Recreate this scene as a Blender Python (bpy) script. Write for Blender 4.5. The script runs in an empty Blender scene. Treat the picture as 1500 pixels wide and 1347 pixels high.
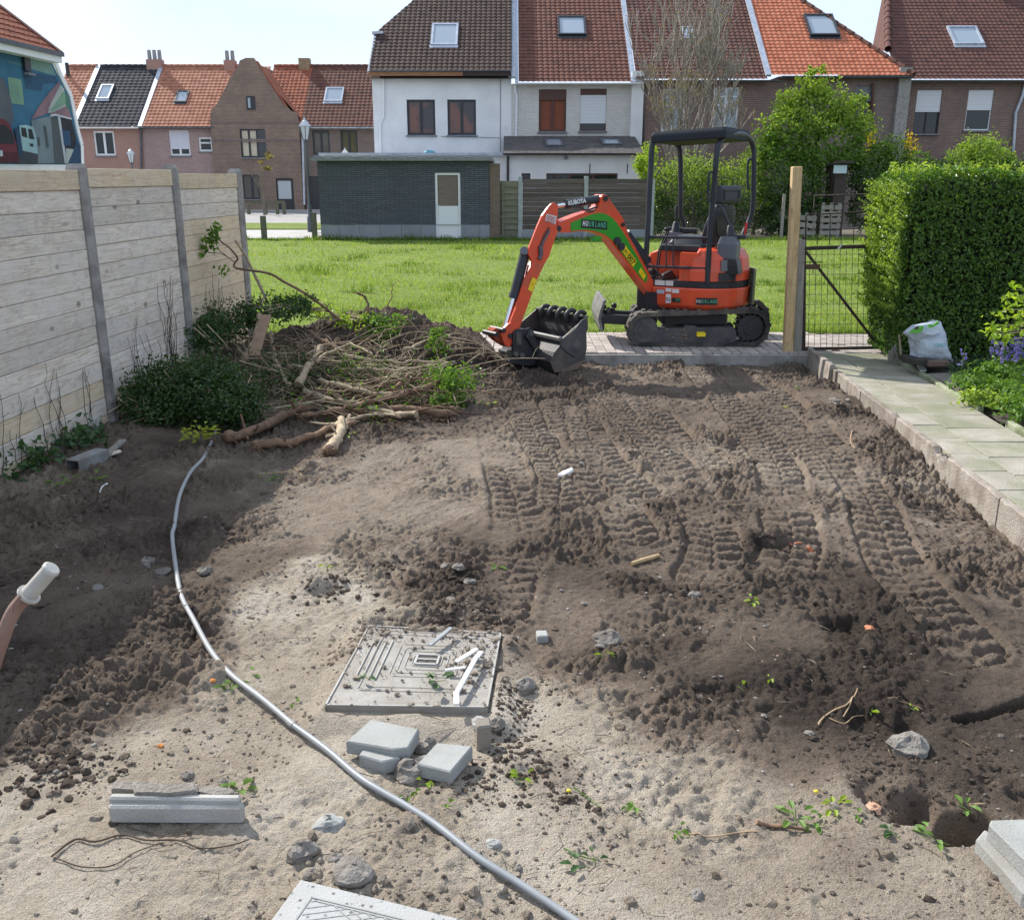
import bpy, math, random
import numpy as np
from mathutils import Vector, Matrix, Euler

R = math.radians
scene = bpy.context.scene
COL = scene.collection
random.seed(7)
RNG = np.random.default_rng(11)

# -- camera
F, CX, CY, H, TH = 1380.0, 750.0, 673.5, 1.87, R(16.7)
CT, ST = math.cos(TH), math.sin(TH)
cam = bpy.data.objects.new('camera', bpy.data.cameras.new('camera'))
COL.objects.link(cam)
cam.location = (0, 0, H)
cam.rotation_euler = (R(90) - TH, 0, 0)
cam.data.sensor_width = 36
cam.data.lens = 36 * F / 1500
cam.data.clip_start = 0.05
cam.data.clip_end = 2000
scene.camera = cam

# -- light
SUN_AZ, SUN_EL = R(44), R(40)          # azimuth counted from +Y towards -X
SUN_DIR = Vector((-math.sin(SUN_AZ) * math.cos(SUN_EL), math.cos(SUN_AZ) * math.cos(SUN_EL), math.sin(SUN_EL)))
world = bpy.data.worlds.new("World")
scene.world = world
world.use_nodes = True
wn, wl = world.node_tree.nodes, world.node_tree.links
wn.clear()
w_out = wn.new('ShaderNodeOutputWorld')
w_bg = wn.new('ShaderNodeBackground')
w_bg.inputs['Strength'].default_value = 0.15
w_sky = wn.new('ShaderNodeTexSky')
w_sky.sky_type = 'NISHITA'
w_sky.sun_disc = False
w_sky.sun_elevation = SUN_EL
w_sky.sun_rotation = -SUN_AZ
w_sky.altitude = 10
w_sky.air_density = 1.0
w_sky.dust_density = 1.2
w_sky.ozone_density = 1.5
# thin high cloud: whitens the blue unevenly over the whole sky
w_tc = wn.new('ShaderNodeTexCoord')
w_map = wn.new('ShaderNodeMapping')
w_map.inputs['Scale'].default_value = (1.2, 1.2, 3.5)
w_no = wn.new('ShaderNodeTexNoise')
w_no.inputs['Scale'].default_value = 1.6
w_no.inputs['Detail'].default_value = 6
w_no.inputs['Roughness'].default_value = 0.55
w_rmp = wn.new('ShaderNodeValToRGB')
w_rmp.color_ramp.elements[0].position = 0.30
w_rmp.color_ramp.elements[0].color = (0.84, 0.84, 0.84, 1)
w_rmp.color_ramp.elements[1].position = 0.72
w_rmp.color_ramp.elements[1].color = (1, 1, 1, 1)
w_bw = wn.new('ShaderNodeRGBToBW')
w_gain = wn.new('ShaderNodeMath')
w_gain.operation = 'MULTIPLY_ADD'
w_gain.inputs[1].default_value = 0.05
w_gain.inputs[2].default_value = 2.45
w_cl = wn.new('ShaderNodeCombineColor')
w_tint = wn.new('ShaderNodeMix')
w_tint.data_type = 'RGBA'
w_tint.blend_type = 'MULTIPLY'
w_tint.inputs['Factor'].default_value = 1.0
w_tint.inputs['B'].default_value = (0.78, 0.91, 1.13, 1)
w_mix = wn.new('ShaderNodeMix')
w_mix.data_type = 'RGBA'
wl.new(w_tc.outputs['Generated'], w_map.inputs['Vector'])
wl.new(w_map.outputs['Vector'], w_no.inputs['Vector'])
wl.new(w_no.outputs['Fac'], w_rmp.inputs['Fac'])
wl.new(w_sky.outputs['Color'], w_bw.inputs['Color'])
wl.new(w_bw.outputs['Val'], w_gain.inputs[0])
for k in ('Red', 'Green', 'Blue'):
    wl.new(w_gain.outputs['Value'], w_cl.inputs[k])
wl.new(w_cl.outputs['Color'], w_tint.inputs['A'])
wl.new(w_rmp.outputs['Color'], w_mix.inputs['Factor'])
wl.new(w_sky.outputs['Color'], w_mix.inputs['A'])
wl.new(w_tint.outputs['Result'], w_mix.inputs['B'])
wl.new(w_mix.outputs['Result'], w_bg.inputs['Color'])
wl.new(w_bg.outputs['Background'], w_out.inputs['Surface'])

sun = bpy.data.objects.new('sun', bpy.data.lights.new('sun', 'SUN'))
COL.objects.link(sun)
sun.location = (-10, 10, 20)
sun.data.energy = 2.7
sun.data.angle = R(0.55)
sun.data.color = (1.0, 0.955, 0.88)
sun.rotation_euler = SUN_DIR.to_track_quat('Z', 'Y').to_euler()

vs = scene.view_settings
vs.view_transform = 'Standard'
vs.look = 'None'
vs.exposure = 1.36
vs.gamma = 1.0
vs.use_curve_mapping = False
scene.cycles.max_bounces = 6
scene.cycles.transparent_max_bounces = 8

# -- pixel of the photograph -> point of the place
def ray(u, v):
    x, y = (u - CX) / F, (CY - v) / F
    return Vector((x, CT + y * ST, -ST + y * CT))
def G(u, v, z=-0.1):                     # on the level z
    d = ray(u, v); t = (z - H) / d.z
    return Vector((d.x * t, d.y * t, z))
def PY(u, v, Y):                         # on the upright plane y = Y
    d = ray(u, v); t = Y / d.y
    return Vector((d.x * t, Y, H + d.z * t))
def PPL(u, v, p0, dr):                   # on the upright plane through p0 along dr
    n = Vector((dr[1], -dr[0], 0)); d = ray(u, v)
    t = (n.x * p0[0] + n.y * p0[1]) / (n.x * d.x + n.y * d.y)
    return Vector((d.x * t, d.y * t, H + d.z * t))
SK = 0.0694                              # the garden runs slightly to the right of straight ahead
def gx(g, y, z=0.0):                     # garden coordinates -> world
    return Vector((g + SK * y, y, z))

# -- objects
ORG = {}
def tag(o, label=None, cat=None, group=None, kind=None):
    if label: o['label'] = label
    if cat: o['category'] = cat
    if group: o['group'] = group
    if kind: o['kind'] = kind
    return o
def empty(name, loc, label=None, cat=None, group=None, kind=None):
    o = bpy.data.objects.new(name, None)
    COL.objects.link(o)
    o.empty_display_size = 0.2
    o.location = loc
    ORG[o.name] = Vector(loc)
    return tag(o, label, cat, group, kind)
def put(name, me, org, parent):
    o = bpy.data.objects.new(name, me)
    COL.objects.link(o)
    ORG[o.name] = Vector(org)
    if parent is not None:
        o.parent = parent
        o.location = Vector(org) - ORG[parent.name]
    else:
        o.location = org
    return o
def kids(o):
    return [c for c in COL.objects if c.parent == o]
def copy_tree(o, parent=None, loc=None):
    ch = [(c, kids(c)) for c in kids(o)]
    c0 = o.copy(); COL.objects.link(c0); c0.parent = parent
    if loc is not None: c0.location = loc
    ORG[c0.name] = Vector(c0.location)
    for c, sub in ch:
        c1 = c.copy(); COL.objects.link(c1); c1.parent = c0
        for s in sub:
            c2 = s.copy(); COL.objects.link(c2); c2.parent = c1
    return c0

def fastmesh(name, V, faces, mats, k=None, parent=None, org=None, smooth=False, mi=None, attr=None):
    """V (n,3) array; faces (m,k) array."""
    V = np.asarray(V, dtype=np.float32); faces = np.asarray(faces, dtype=np.int32)
    if org is None:
        mn, mx = V.min(0), V.max(0)
        org = ((mn[0] + mx[0]) / 2, (mn[1] + mx[1]) / 2, mn[2])
    W = V - np.array(org, dtype=np.float32)
    me = bpy.data.meshes.new(name)
    n, (m, k) = len(V), faces.shape
    me.vertices.add(n); me.vertices.foreach_set('co', W.ravel())
    me.loops.add(m * k); me.loops.foreach_set('vertex_index', faces.ravel())
    me.polygons.add(m)
    me.polygons.foreach_set('loop_start', np.arange(0, m * k, k, dtype=np.int32))
    me.polygons.foreach_set('loop_total', np.full(m, k, dtype=np.int32))
    me.polygons.foreach_set('use_smooth', np.full(m, smooth, dtype=bool))
    for mt in (mats if isinstance(mats, (list, tuple)) else [mats]):
        me.materials.append(mt)
    if mi is not None:
        me.polygons.foreach_set('material_index', np.asarray(mi, dtype=np.int32))
    if attr is not None:
        for an, av in attr.items():
            a = me.attributes.new(an, 'FLOAT', 'POINT')
            a.data.foreach_set('value', np.asarray(av, dtype=np.float32))
    me.update(calc_edges=True)
    me.validate()
    return put(name, me, org, parent)

def basis(d, up=Vector((0, 0, 1))):
    d = Vector(d).normalized()
    a = Vector(up)
    if abs(d.dot(a)) > 0.98: a = Vector((1, 0, 0))
    s = d.cross(a).normalized()
    return s, s.cross(d).normalized()

class MB:
    def __init__(s): s.v, s.f, s.m, s.sm = [], [], [], []
    def add(s, vs, fs, mi=0, smooth=False):
        b = len(s.v)
        s.v += [tuple(p) for p in vs]
        for f in fs:
            s.f.append([b + i for i in f]); s.m.append(mi); s.sm.append(smooth)
        return s
    def obox(s, c, ax, ay, az, ch=0.0, mi=0):
        """box about c with half-axis vectors; ch chamfers all edges (metres)"""
        c, ax, ay, az = Vector(c), Vector(ax), Vector(ay), Vector(az)
        if ch <= 0:
            vs = [c + ax * i + ay * j + az * k for k in (-1, 1) for j in (-1, 1) for i in (-1, 1)]
            return s.add(vs, [(0, 2, 3, 1), (4, 5, 7, 6), (0, 1, 5, 4), (2, 6, 7, 3), (0, 4, 6, 2), (1, 3, 7, 5)], mi)
        L = [ax.length, ay.length, az.length]; U = [ax / L[0], ay / L[1], az / L[2]]
        ch = min(ch, 0.45 * min(L))
        vs, idx = [], {}
        for i in (-1, 1):
            for j in (-1, 1):
                for k in (-1, 1):
                    for w in range(3):
                        q = [i * L[0], j * L[1], k * L[2]]
                        for z in range(3):
                            if z != w: q[z] -= (i, j, k)[z] * ch
                        idx[(i, j, k, w)] = len(vs)
                        vs.append(c + U[0] * q[0] + U[1] * q[1] + U[2] * q[2])
        fs = []
        B = (-1, 1)
        for sg in B:
            for w in range(3):
                a, b = (w + 1) % 3, (w + 2) % 3
                r = []
                for p, q in ((-1, -1), (1, -1), (1, 1), (-1, 1)):
                    t = [0, 0, 0]; t[w] = sg; t[a] = p; t[b] = q
                    r.append(idx[(t[0], t[1], t[2], w)])
                fs.append(r if sg > 0 else r[::-1])
        for w in range(3):                 # edges along axis w
            a, b = (w + 1) % 3, (w + 2) % 3
            for p in B:
                for q in B:
                    r = []
                    for e, face in ((-1, a), (1, a), (1, b), (-1, b)):
                        t = [0, 0, 0]; t[w] = e; t[a] = p; t[b] = q
                        r.append(idx[(t[0], t[1], t[2], face)])
                    fs.append(r if p * q < 0 else r[::-1])
        for i in B:
            for j in B:
                for k in B:
                    r = [idx[(i, j, k, w)] for w in range(3)]
                    fs.append(r if i * j * k > 0 else r[::-1])
        return s.add(vs, fs, mi)
    def box(s, c, size, rz=0.0, ch=0.0, mi=0, rot=None):
        m = rot if rot is not None else Matrix.Rotation(rz, 3, 'Z')
        return s.obox(c, m @ Vector((size[0] / 2, 0, 0)), m @ Vector((0, size[1] / 2, 0)), m @ Vector((0, 0, size[2] / 2)), ch, mi)
    def bar(s, p0, p1, w, h, up=(0, 0, 1), ch=0.0, mi=0):
        p0, p1 = Vector(p0), Vector(p1)
        d = p1 - p0; a, b = basis(d, Vector(up))
        return s.obox((p0 + p1) / 2, d / 2, a * (w / 2), b * (h / 2), ch, mi)
    def tube(s, pts, rad, n=8, caps=True, mi=0, smooth=True, jit=0.0):
        pts = [Vector(p) for p in pts]
        if not isinstance(rad, (list, tuple)): rad = [rad] * len(pts)
        vs, fs, a = [], [], None
        for i, p in enumerate(pts):
            d = (pts[min(i + 1, len(pts) - 1)] - pts[max(i - 1, 0)])
            if d.length < 1e-9: d = Vector((0, 0, 1))
            d.normalize()
            if a is None: a, b = basis(d)
            else:
                a = (a - d * a.dot(d))
                if a.length < 1e-6: a, b = basis(d)
                a.normalize(); b = a.cross(d)
            for k in range(n):
                t = 2 * math.pi * k / n
                r = rad[i] * (1 + (random.uniform(-jit, jit) if jit else 0))
                vs.append(p + (a * math.cos(t) + b * math.sin(t)) * r)
        for i in range(len(pts) - 1):
            for k in range(n):
                k2 = (k + 1) % n
                fs.append((i * n + k, (i + 1) * n + k, (i + 1) * n + k2, i * n + k2))
        s.add(vs, fs, mi, smooth)
        if caps:
            s.add(vs[:n], [tuple(range(n))], mi); s.add(vs[-n:], [tuple(range(n - 1, -1, -1))], mi)
        return s
    def cyl(s, p0, p1, r, n=12, mi=0, r1=None):
        return s.tube([p0, p1], [r, r if r1 is None else r1], n, True, mi)
    def prism(s, poly, ext, mi=0, mside=None, smooth=False):
        poly = [Vector(p) for p in poly]; ext = Vector(ext); n = len(poly)
        nrm = Vector((0, 0, 0))
        for i in range(n):
            a, b = poly[i], poly[(i + 1) % n]
            nrm += a.cross(b)
        if nrm.dot(ext) > 0: poly = poly[::-1]      # first ring faces away from ext
        vs = poly + [p + ext for p in poly]
        s.add(vs, [tuple(range(n)), tuple(range(2 * n - 1, n - 1, -1))], mi)
        s.add(vs, [(i, i + n, (i + 1) % n + n, (i + 1) % n) for i in range(n)], mi if mside is None else mside, smooth)
        return s
    def loft(s, rings, mi=0, smooth=True, caps=True):
        n = len(rings[0]); vs = [Vector(p) for r in rings for p in r]
        fs = []
        for i in range(len(rings) - 1):
            for k in range(n):
                k2 = (k + 1) % n
                fs.append((i * n + k, i * n + k2, (i + 1) * n + k2, (i + 1) * n + k))
        s.add(vs, fs, mi, smooth)
        if caps:
            s.add(vs[:n], [tuple(range(n - 1, -1, -1))], mi); s.add(vs[-n:], [tuple(range(n))], mi)
        return s
    def ball(s, c, r, seg=10, rings=6, mi=0, sc=(1, 1, 1)):
        c = Vector(c); rr = []
        for i in range(rings + 1):
            t = math.pi * i / rings
            q = max(math.sin(t), 0.02)
            rr.append([c + Vector((r * q * math.cos(2 * math.pi * k / seg) * sc[0], r * q * math.sin(2 * math.pi * k / seg) * sc[1], -r * math.cos(t) * sc[2])) for k in range(seg)])
        return s.loft(rr, mi)
    def build(s, name, mats, parent=None, org=None, bevel=0.0, seg=2):
        V = np.array(s.v, dtype=np.float64)
        if org is None:
            mn, mx = V.min(0), V.max(0)
            org = ((mn[0] + mx[0]) / 2, (mn[1] + mx[1]) / 2, mn[2])
        me = bpy.data.meshes.new(name)
        me.from_pydata([tuple(p) for p in (V - np.array(org))], [], s.f)
        for mt in (mats if isinstance(mats, (list, tuple)) else [mats]): me.materials.append(mt)
        me.polygons.foreach_set('material_index', s.m)
        me.polygons.foreach_set('use_smooth', s.sm)
        me.update()
        o = put(name, me, org, parent)
        if bevel:
            b = o.modifiers.new('bevel', 'BEVEL'); b.width = bevel; b.segments = seg; b.limit_method = 'ANGLE'; b.angle_limit = R(35)
        return o

def text(name, body, p, xd, yd, size, mt, parent, bold=0.0, width=1.0):
    cu = bpy.data.curves.new(name, 'FONT')
    cu.body = body; cu.size = size; cu.align_x = 'CENTER'; cu.align_y = 'CENTER'; cu.offset = bold; cu.resolution_u = 3
    x = Vector(xd).normalized(); y = Vector(yd); y = (y - x * y.dot(x)).normalized(); z = x.cross(y)
    tmp = bpy.data.objects.new(name + '_tmp', cu); COL.objects.link(tmp)
    me = bpy.data.meshes.new_from_object(tmp.evaluated_get(bpy.context.evaluated_depsgraph_get()))
    bpy.data.objects.remove(tmp)
    mm = Matrix((x, y, z)).transposed().to_4x4() @ Matrix.Diagonal((width, 1, 1, 1))
    me.transform(mm)
    me.materials.clear(); me.materials.append(mt); me.name = name
    return put(name, me, p, parent)

# -- smooth noise in numpy
def vnoise2(x, y, seed=0):
    tab = np.random.default_rng(seed + 100).random((256, 256)).astype(np.float32)
    xi, yi = np.floor(x).astype(np.int64), np.floor(y).astype(np.int64)
    fx, fy = (x - xi).astype(np.float32), (y - yi).astype(np.float32)
    fx, fy = fx * fx * fx * (fx * (fx * 6 - 15) + 10), fy * fy * fy * (fy * (fy * 6 - 15) + 10)
    a, b = tab[xi & 255, yi & 255], tab[(xi + 1) & 255, yi & 255]
    c, d = tab[xi & 255, (yi + 1) & 255], tab[(xi + 1) & 255, (yi + 1) & 255]
    return (a + (b - a) * fx) * (1 - fy) + (c + (d - c) * fx) * fy
def fbm2(x, y, oct=4, seed=0, gain=0.5):
    s, a, t, f = 0, 1, 0, 1
    for i in range(oct):
        c, sn = math.cos(i * 1.3 + .4), math.sin(i * 1.3 + .4)
        s = s + a * (vnoise2((x * c - y * sn) * f + 17 * i, (x * sn + y * c) * f + 9 * i, seed + i) - .5)
        t += a; a *= gain; f *= 2.03
    return s / t * 2
def sstep(a, b, x):
    t = np.clip((x - a) / (b - a), 0, 1)
    return t * t * (3 - 2 * t)

# -- materials
def S(r, g, b, k=1.0):
    f = lambda c: ((c / 255 + 0.055) / 1.055) ** 2.4 if c > 10 else c / 255 / 12.92
    return (f(r) * k, f(g) * k, f(b) * k, 1)
def c4(c): return tuple(c) if len(c) == 4 else (c[0], c[1], c[2], 1)
class NT:
    def __init__(s, name):
        s.m = bpy.data.materials.new(name); s.m.use_nodes = True
        s.n, s.l = s.m.node_tree.nodes, s.m.node_tree.links
        s.n.clear()
        s.out = s.n.new('ShaderNodeOutputMaterial')
    def new(s, t, **kw):
        n = s.n.new(t)
        for k, v in kw.items(): setattr(n, k, v)
        return n
    def link(s, a, b): s.l.new(a, b)
    def math(s, op, a, b=None):
        n = s.new('ShaderNodeMath', operation=op)
        for i, x in enumerate((a, b)):
            if x is None: continue
            if isinstance(x, (int, float)): n.inputs[i].default_value = x
            else: s.link(x, n.inputs[i])
        return n.outputs[0]
    def mix(s, fac, a, b, mode='MIX'):
        n = s.new('ShaderNodeMix', data_type='RGBA', blend_type=mode)
        for nm, x in (('Factor', fac), ('A', a), ('B', b)):
            if isinstance(x, (int, float)): n.inputs[nm].default_value = x
            elif isinstance(x, tuple): n.inputs[nm].default_value = c4(x)
            else: s.link(x, n.inputs[nm])
        return n.outputs['Result']
    def coord(s, scale=(1, 1, 1), rnd=True, kind='Object'):
        tc = s.new('ShaderNodeTexCoord')
        mp = s.new('ShaderNodeMapping'); mp.inputs['Scale'].default_value = scale
        s.link(tc.outputs[kind], mp.inputs['Vector'])
        if rnd:
            oi = s.new('ShaderNodeObjectInfo')
            k = s.math('MULTIPLY', oi.outputs['Random'], 37.0)
            cb = s.new('ShaderNodeCombineXYZ')
            for i in range(3): s.link(k, cb.inputs[i])
            s.link(cb.outputs[0], mp.inputs['Location'])
        return mp.outputs[0]
    def noise(s, vec, scale, det=5, rough=.55, dist=0.0):
        n = s.new('ShaderNodeTexNoise')
        n.inputs['Scale'].default_value = scale; n.inputs['Detail'].default_value = det
        n.inputs['Roughness'].default_value = rough; n.inputs['Distortion'].default_value = dist
        s.link(vec, n.inputs['Vector']); return n.outputs['Fac']
    def ramp(s, fac, stops):
        n = s.new('ShaderNodeValToRGB'); e = n.color_ramp.elements
        while len(e) < len(stops): e.new(.5)
        for i, (p, c) in enumerate(stops): e[i].position = p; e[i].color = c4(c) if not isinstance(c, (int, float)) else (c, c, c, 1)
        s.link(fac, n.inputs['Fac']); return n.outputs['Color']
    def objvar(s, col, amt):
        oi = s.new('ShaderNodeObjectInfo')
        hs = s.new('ShaderNodeHueSaturation')
        v = s.math('ADD', s.math('MULTIPLY', oi.outputs['Random'], amt), 1 - amt / 2)
        s.link(v, hs.inputs['Value'])
        if isinstance(col, tuple): hs.inputs['Color'].default_value = c4(col)
        else: s.link(col, hs.inputs['Color'])
        return hs.outputs['Color']
    def bump(s, h, dist=.01, strength=1.0, prev=None):
        b = s.new('ShaderNodeBump'); b.inputs['Strength'].default_value = strength; b.inputs['Distance'].default_value = dist
        s.link(h, b.inputs['Height'])
        if prev is not None: s.link(prev, b.inputs['Normal'])
        return b.outputs['Normal']
    def done(s, col, rough=.7, metal=0.0, normal=None, spec=.5, coat=0.0, trans=0.0):
        p = s.new('ShaderNodeBsdfPrincipled')
        if isinstance(col, tuple): p.inputs['Base Color'].default_value = c4(col)
        else: s.link(col, p.inputs['Base Color'])
        if isinstance(rough, (int, float)): p.inputs['Roughness'].default_value = rough
        else: s.link(rough, p.inputs['Roughness'])
        p.inputs['Metallic'].default_value = metal
        p.inputs['Specular IOR Level'].default_value = spec
        p.inputs['Coat Weight'].default_value = coat
        if normal is not None: s.link(normal, p.inputs['Normal'])
        s.link(p.outputs[0], s.out.inputs['Surface'])
        return s.m

def mat(name, col, col2=None, rough=.7, nscale=6, det=6, bump=0.0, bscale=60, metal=0.0, spec=.4, stretch=(1, 1, 1), var=0.0, dirt=None, dscale=3, dlo=.5, dhi=.7, coat=0.0, lo=.35, hi=.65):
    t = NT(name); vec = t.coord(stretch)
    c = t.ramp(t.noise(vec, nscale, det), [(lo, col), (hi, col2 if col2 else tuple(x * .8 for x in col[:3]))])
    if dirt: c = t.mix(t.ramp(t.noise(vec, dscale, 8, .65), [(dlo, 0.0), (dhi, 1.0)]), c, dirt)
    if var: c = t.objvar(c, var)
    nm = t.bump(t.noise(vec, bscale, 4, .6), bump) if bump else None
    return t.done(c, rough, metal, nm, spec, coat)
def plain(name, col, rough=.5, metal=0.0, spec=.5, coat=0.0):
    return NT(name).done(c4(col), rough, metal, None, spec, coat)

def leafmat(name, dark, light, trans=.35, rough=.45, spec=.35, third=None):
    """each leaf picks its own tone; thin leaves pass light"""
    t = NT(name)
    g = t.new('ShaderNodeNewGeometry')
    st = [(0.0, dark), (.8, light)]
    if third: st.append((1.0, third))
    c = t.ramp(g.outputs['Random Per Island'], st)
    p = t.new('ShaderNodeBsdfPrincipled'); t.link(c, p.inputs['Base Color'])
    p.inputs['Roughness'].default_value = rough; p.inputs['Specular IOR Level'].default_value = spec
    tr = t.new('ShaderNodeBsdfTranslucent')
    t.link(t.mix(1.0, c, (1.5, 1.45, .5, 1), 'MULTIPLY'), tr.inputs['Color'])
    mx = t.new('ShaderNodeMixShader'); mx.inputs['Fac'].default_value = trans
    t.link(p.outputs[0], mx.inputs[1]); t.link(tr.outputs[0], mx.inputs[2])
    t.link(mx.outputs[0], t.out.inputs['Surface'])
    return t.m

def brickmat(name, c1, c2, mortar, bw=.22, bh=.068, msize=.008, mott=None, bump=.006, white=0.0, rough=.85):
    t = NT(name)
    tc = t.new('ShaderNodeTexCoord'); sp = t.new('ShaderNodeSeparateXYZ'); t.link(tc.outputs['Object'], sp.inputs[0])
    cb = t.new('ShaderNodeCombineXYZ')
    t.link(t.math('ADD', sp.outputs[0], sp.outputs[1]), cb.inputs[0]); t.link(sp.outputs[2], cb.inputs[1])
    b = t.new('ShaderNodeTexBrick'); t.link(cb.outputs[0], b.inputs['Vector'])
    b.inputs['Scale'].default_value = 1.0; b.inputs['Brick Width'].default_value = bw; b.inputs['Row Height'].default_value = bh
    b.inputs['Mortar Size'].default_value = msize; b.inputs['Mortar Smooth'].default_value = .3; b.inputs['Bias'].default_value = 0
    b.inputs['Color1'].default_value = c4(c1); b.inputs['Color2'].default_value = c4(c2); b.inputs['Mortar'].default_value = c4(mortar)
    big = t.noise(tc.outputs['Object'], 1.3, 8, .65)
    c = t.mix(t.ramp(big, [(.35, 0.0), (.7, .55)]), b.outputs['Color'], c4(mott) if mott else tuple(x * .6 for x in c1[:3]))
    fine = t.noise(tc.outputs['Object'], 30, 4)
    c = t.mix(t.math('MULTIPLY', fine, .35), c, mortar)
    nm = t.bump(t.math('SUBTRACT', t.math('MULTIPLY', fine, .4), b.outputs['Fac']), bump)
    return t.done(c, rough, 0, nm, .25)

def tilemat(name, c1, c2, c3, tw=.22, tl=.2, moss=None):
    t = NT(name)
    tc = t.new('ShaderNodeTexCoord'); sp = t.new('ShaderNodeSeparateXYZ'); t.link(tc.outputs['Object'], sp.inputs[0])
    cb = t.new('ShaderNodeCombineXYZ')
    t.link(t.math('FLOOR', t.math('DIVIDE', sp.outputs[0], tw)), cb.inputs[0]); t.link(t.math('FLOOR', t.math('DIVIDE', sp.outputs[1], tl)), cb.inputs[1])
    w = t.new('ShaderNodeTexWhiteNoise'); t.link(cb.outputs[0], w.inputs['Vector'])
    c = t.ramp(w.outputs['Value'], [(0, c1), (.6, c2), (1, c3)])
    n = t.noise(tc.outputs['Object'], 1.1, 9, .7)
    c = t.mix(t.ramp(n, [(.5, 0.0), (.75, .6)]), c, c4(moss) if moss else tuple(x * .5 for x in c1[:3]))
    f = t.noise(tc.outputs['Object'], 22, 5, .7)
    c = t.mix(t.ramp(f, [(.55, 0.0), (.8, .5)]), c, (.25, .23, .2))
    return t.done(c, .85, 0, t.bump(f, .01), .18)
# == ground, lawn, roads
M = {}
def grassmat(name, a, b, c):
    t = NT(name); tc = t.new('ShaderNodeTexCoord')
    n1 = t.noise(tc.outputs['Object'], .35, 8, .6); n2 = t.noise(tc.outputs['Object'], 6, 6, .7)
    col = t.ramp(n1, [(.3, a), (.55, b), (.75, c)])
    col = t.mix(t.ramp(n2, [(.4, 0.0), (.65, .65)]), col, tuple(x * .55 for x in a[:3]))
    return t.done(col, .9, 0, t.bump(n2, .05), .1)
M['lawn'] = grassmat('lawn_earth', (.14, .19, .040), (.19, .245, .062), (.24, .28, .085))
M['earth'] = mat('earth', (.16, .14, .11), (.1, .085, .07), .95, 3, 8, .02, 30)
M['road'] = mat('road_asphalt', (.30, .29, .28), (.24, .23, .22), .9, 2, 8, .004, 80)
M['footpath'] = mat('footpath_concrete', (.44, .42, .40), (.36, .35, .33), .9, 2, 8, .004, 60)

def sheet(name, x0, x1, y0, y1, z, m, zb=None):
    b = MB()
    b.box(((x0 + x1) / 2, (y0 + y1) / 2, z - .15), (x1 - x0, y1 - y0, .3))
    o = b.build(name, m); return tag(o, kind='structure')
g_ = MB(); g_.add([(-900, -300, -.62), (900, -300, -.62), (900, 1500, -.62), (-900, 1500, -.62)], [(0, 1, 2, 3)])
tag(g_.build('ground', M['earth']), kind='structure')
sheet('terrain', -140, 140, 30.2, 160, -.012, M['earth'])
sheet('lawn', -60, 60, 11.74, 30.2, 0.0, M['lawn'])
# street beyond the left end of the lawn
sheet('street', -70, -6.2, 41.0, 55.5, 0.004, M['road'])
sheet('verge', -70, -6.4, 36.0, 40.8, 0.03, M['lawn'])
sheet('footpath', -70, -6.3, 30.6, 35.6, 0.015, M['footpath'])
sheet('pavement_strip', -70, 30, 55.6, 57.4, .06, M['footpath'])

# == garden soil
def soil_field():
    nx = 700
    ys = [1.0]
    while ys[-1] < 11.75:
        ys.append(ys[-1] + .0072 + .0009 * (ys[-1] - 1.0))
    ys = np.array(ys); g = np.linspace(-3.95, 2.60, nx)
    Gx, Y = np.meshgrid(g, ys)
    X = Gx + SK * Y
    return g, ys, Gx, X, Y
SG, SY, SGX, SX, SYY = soil_field()

def seg_dist(poly, X, Y, step=.02):
    """distance to a polyline, and the arc length and signed side there"""
    P = np.array([(p[0], p[1]) for p in poly]); d = np.hypot(*np.diff(P, axis=0).T); L = np.concatenate([[0], np.cumsum(d)])
    # smooth the polyline
    from_s = np.arange(0, L[-1], step)
    px, py = np.interp(from_s, L, P[:, 0]), np.interp(from_s, L, P[:, 1])
    k = max(3, int(.5 / step)) | 1
    if len(px) > k:
        pad = k // 2; ker = np.ones(k) / k
        px = np.convolve(np.pad(px, pad, 'reflect', reflect_type='odd'), ker, 'valid'); py = np.convolve(np.pad(py, pad, 'reflect', reflect_type='odd'), ker, 'valid')
    tx, ty = np.gradient(px), np.gradient(py); q = np.hypot(tx, ty); tx /= q; ty /= q
    s = np.concatenate([[0], np.cumsum(np.hypot(np.diff(px), np.diff(py)))])
    D = np.full(X.shape, 9.0); Sx = np.zeros(X.shape); W = np.full(X.shape, 9.0)
    m = (X > px.min() - .4) & (X < px.max() + .4) & (Y > py.min() - .4) & (Y < py.max() + .4)
    xs, yv = X[m], Y[m]
    best = np.full(xs.shape, 81.0); bi = np.zeros(xs.shape, int)
    for i in range(0, len(px), 2):
        dd = (xs - px[i]) ** 2 + (yv - py[i]) ** 2
        w = dd < best; best[w] = dd[w]; bi[w] = i
    ex, ey = xs - px[bi], yv - py[bi]
    al = ex * tx[bi] + ey * ty[bi]
    D[m] = np.sqrt(best); Sx[m] = s[bi] + al; W[m] = ex * ty[bi] - ey * tx[bi]
    endd = (bi == 0) & (al < 0) | (bi >= len(px) - 2) & (al > 0)
    W2 = W[m]; W2[endd] = np.sign(W2[endd]) * np.sqrt(best[endd]); W[m] = W2
    return D, Sx, W

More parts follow.
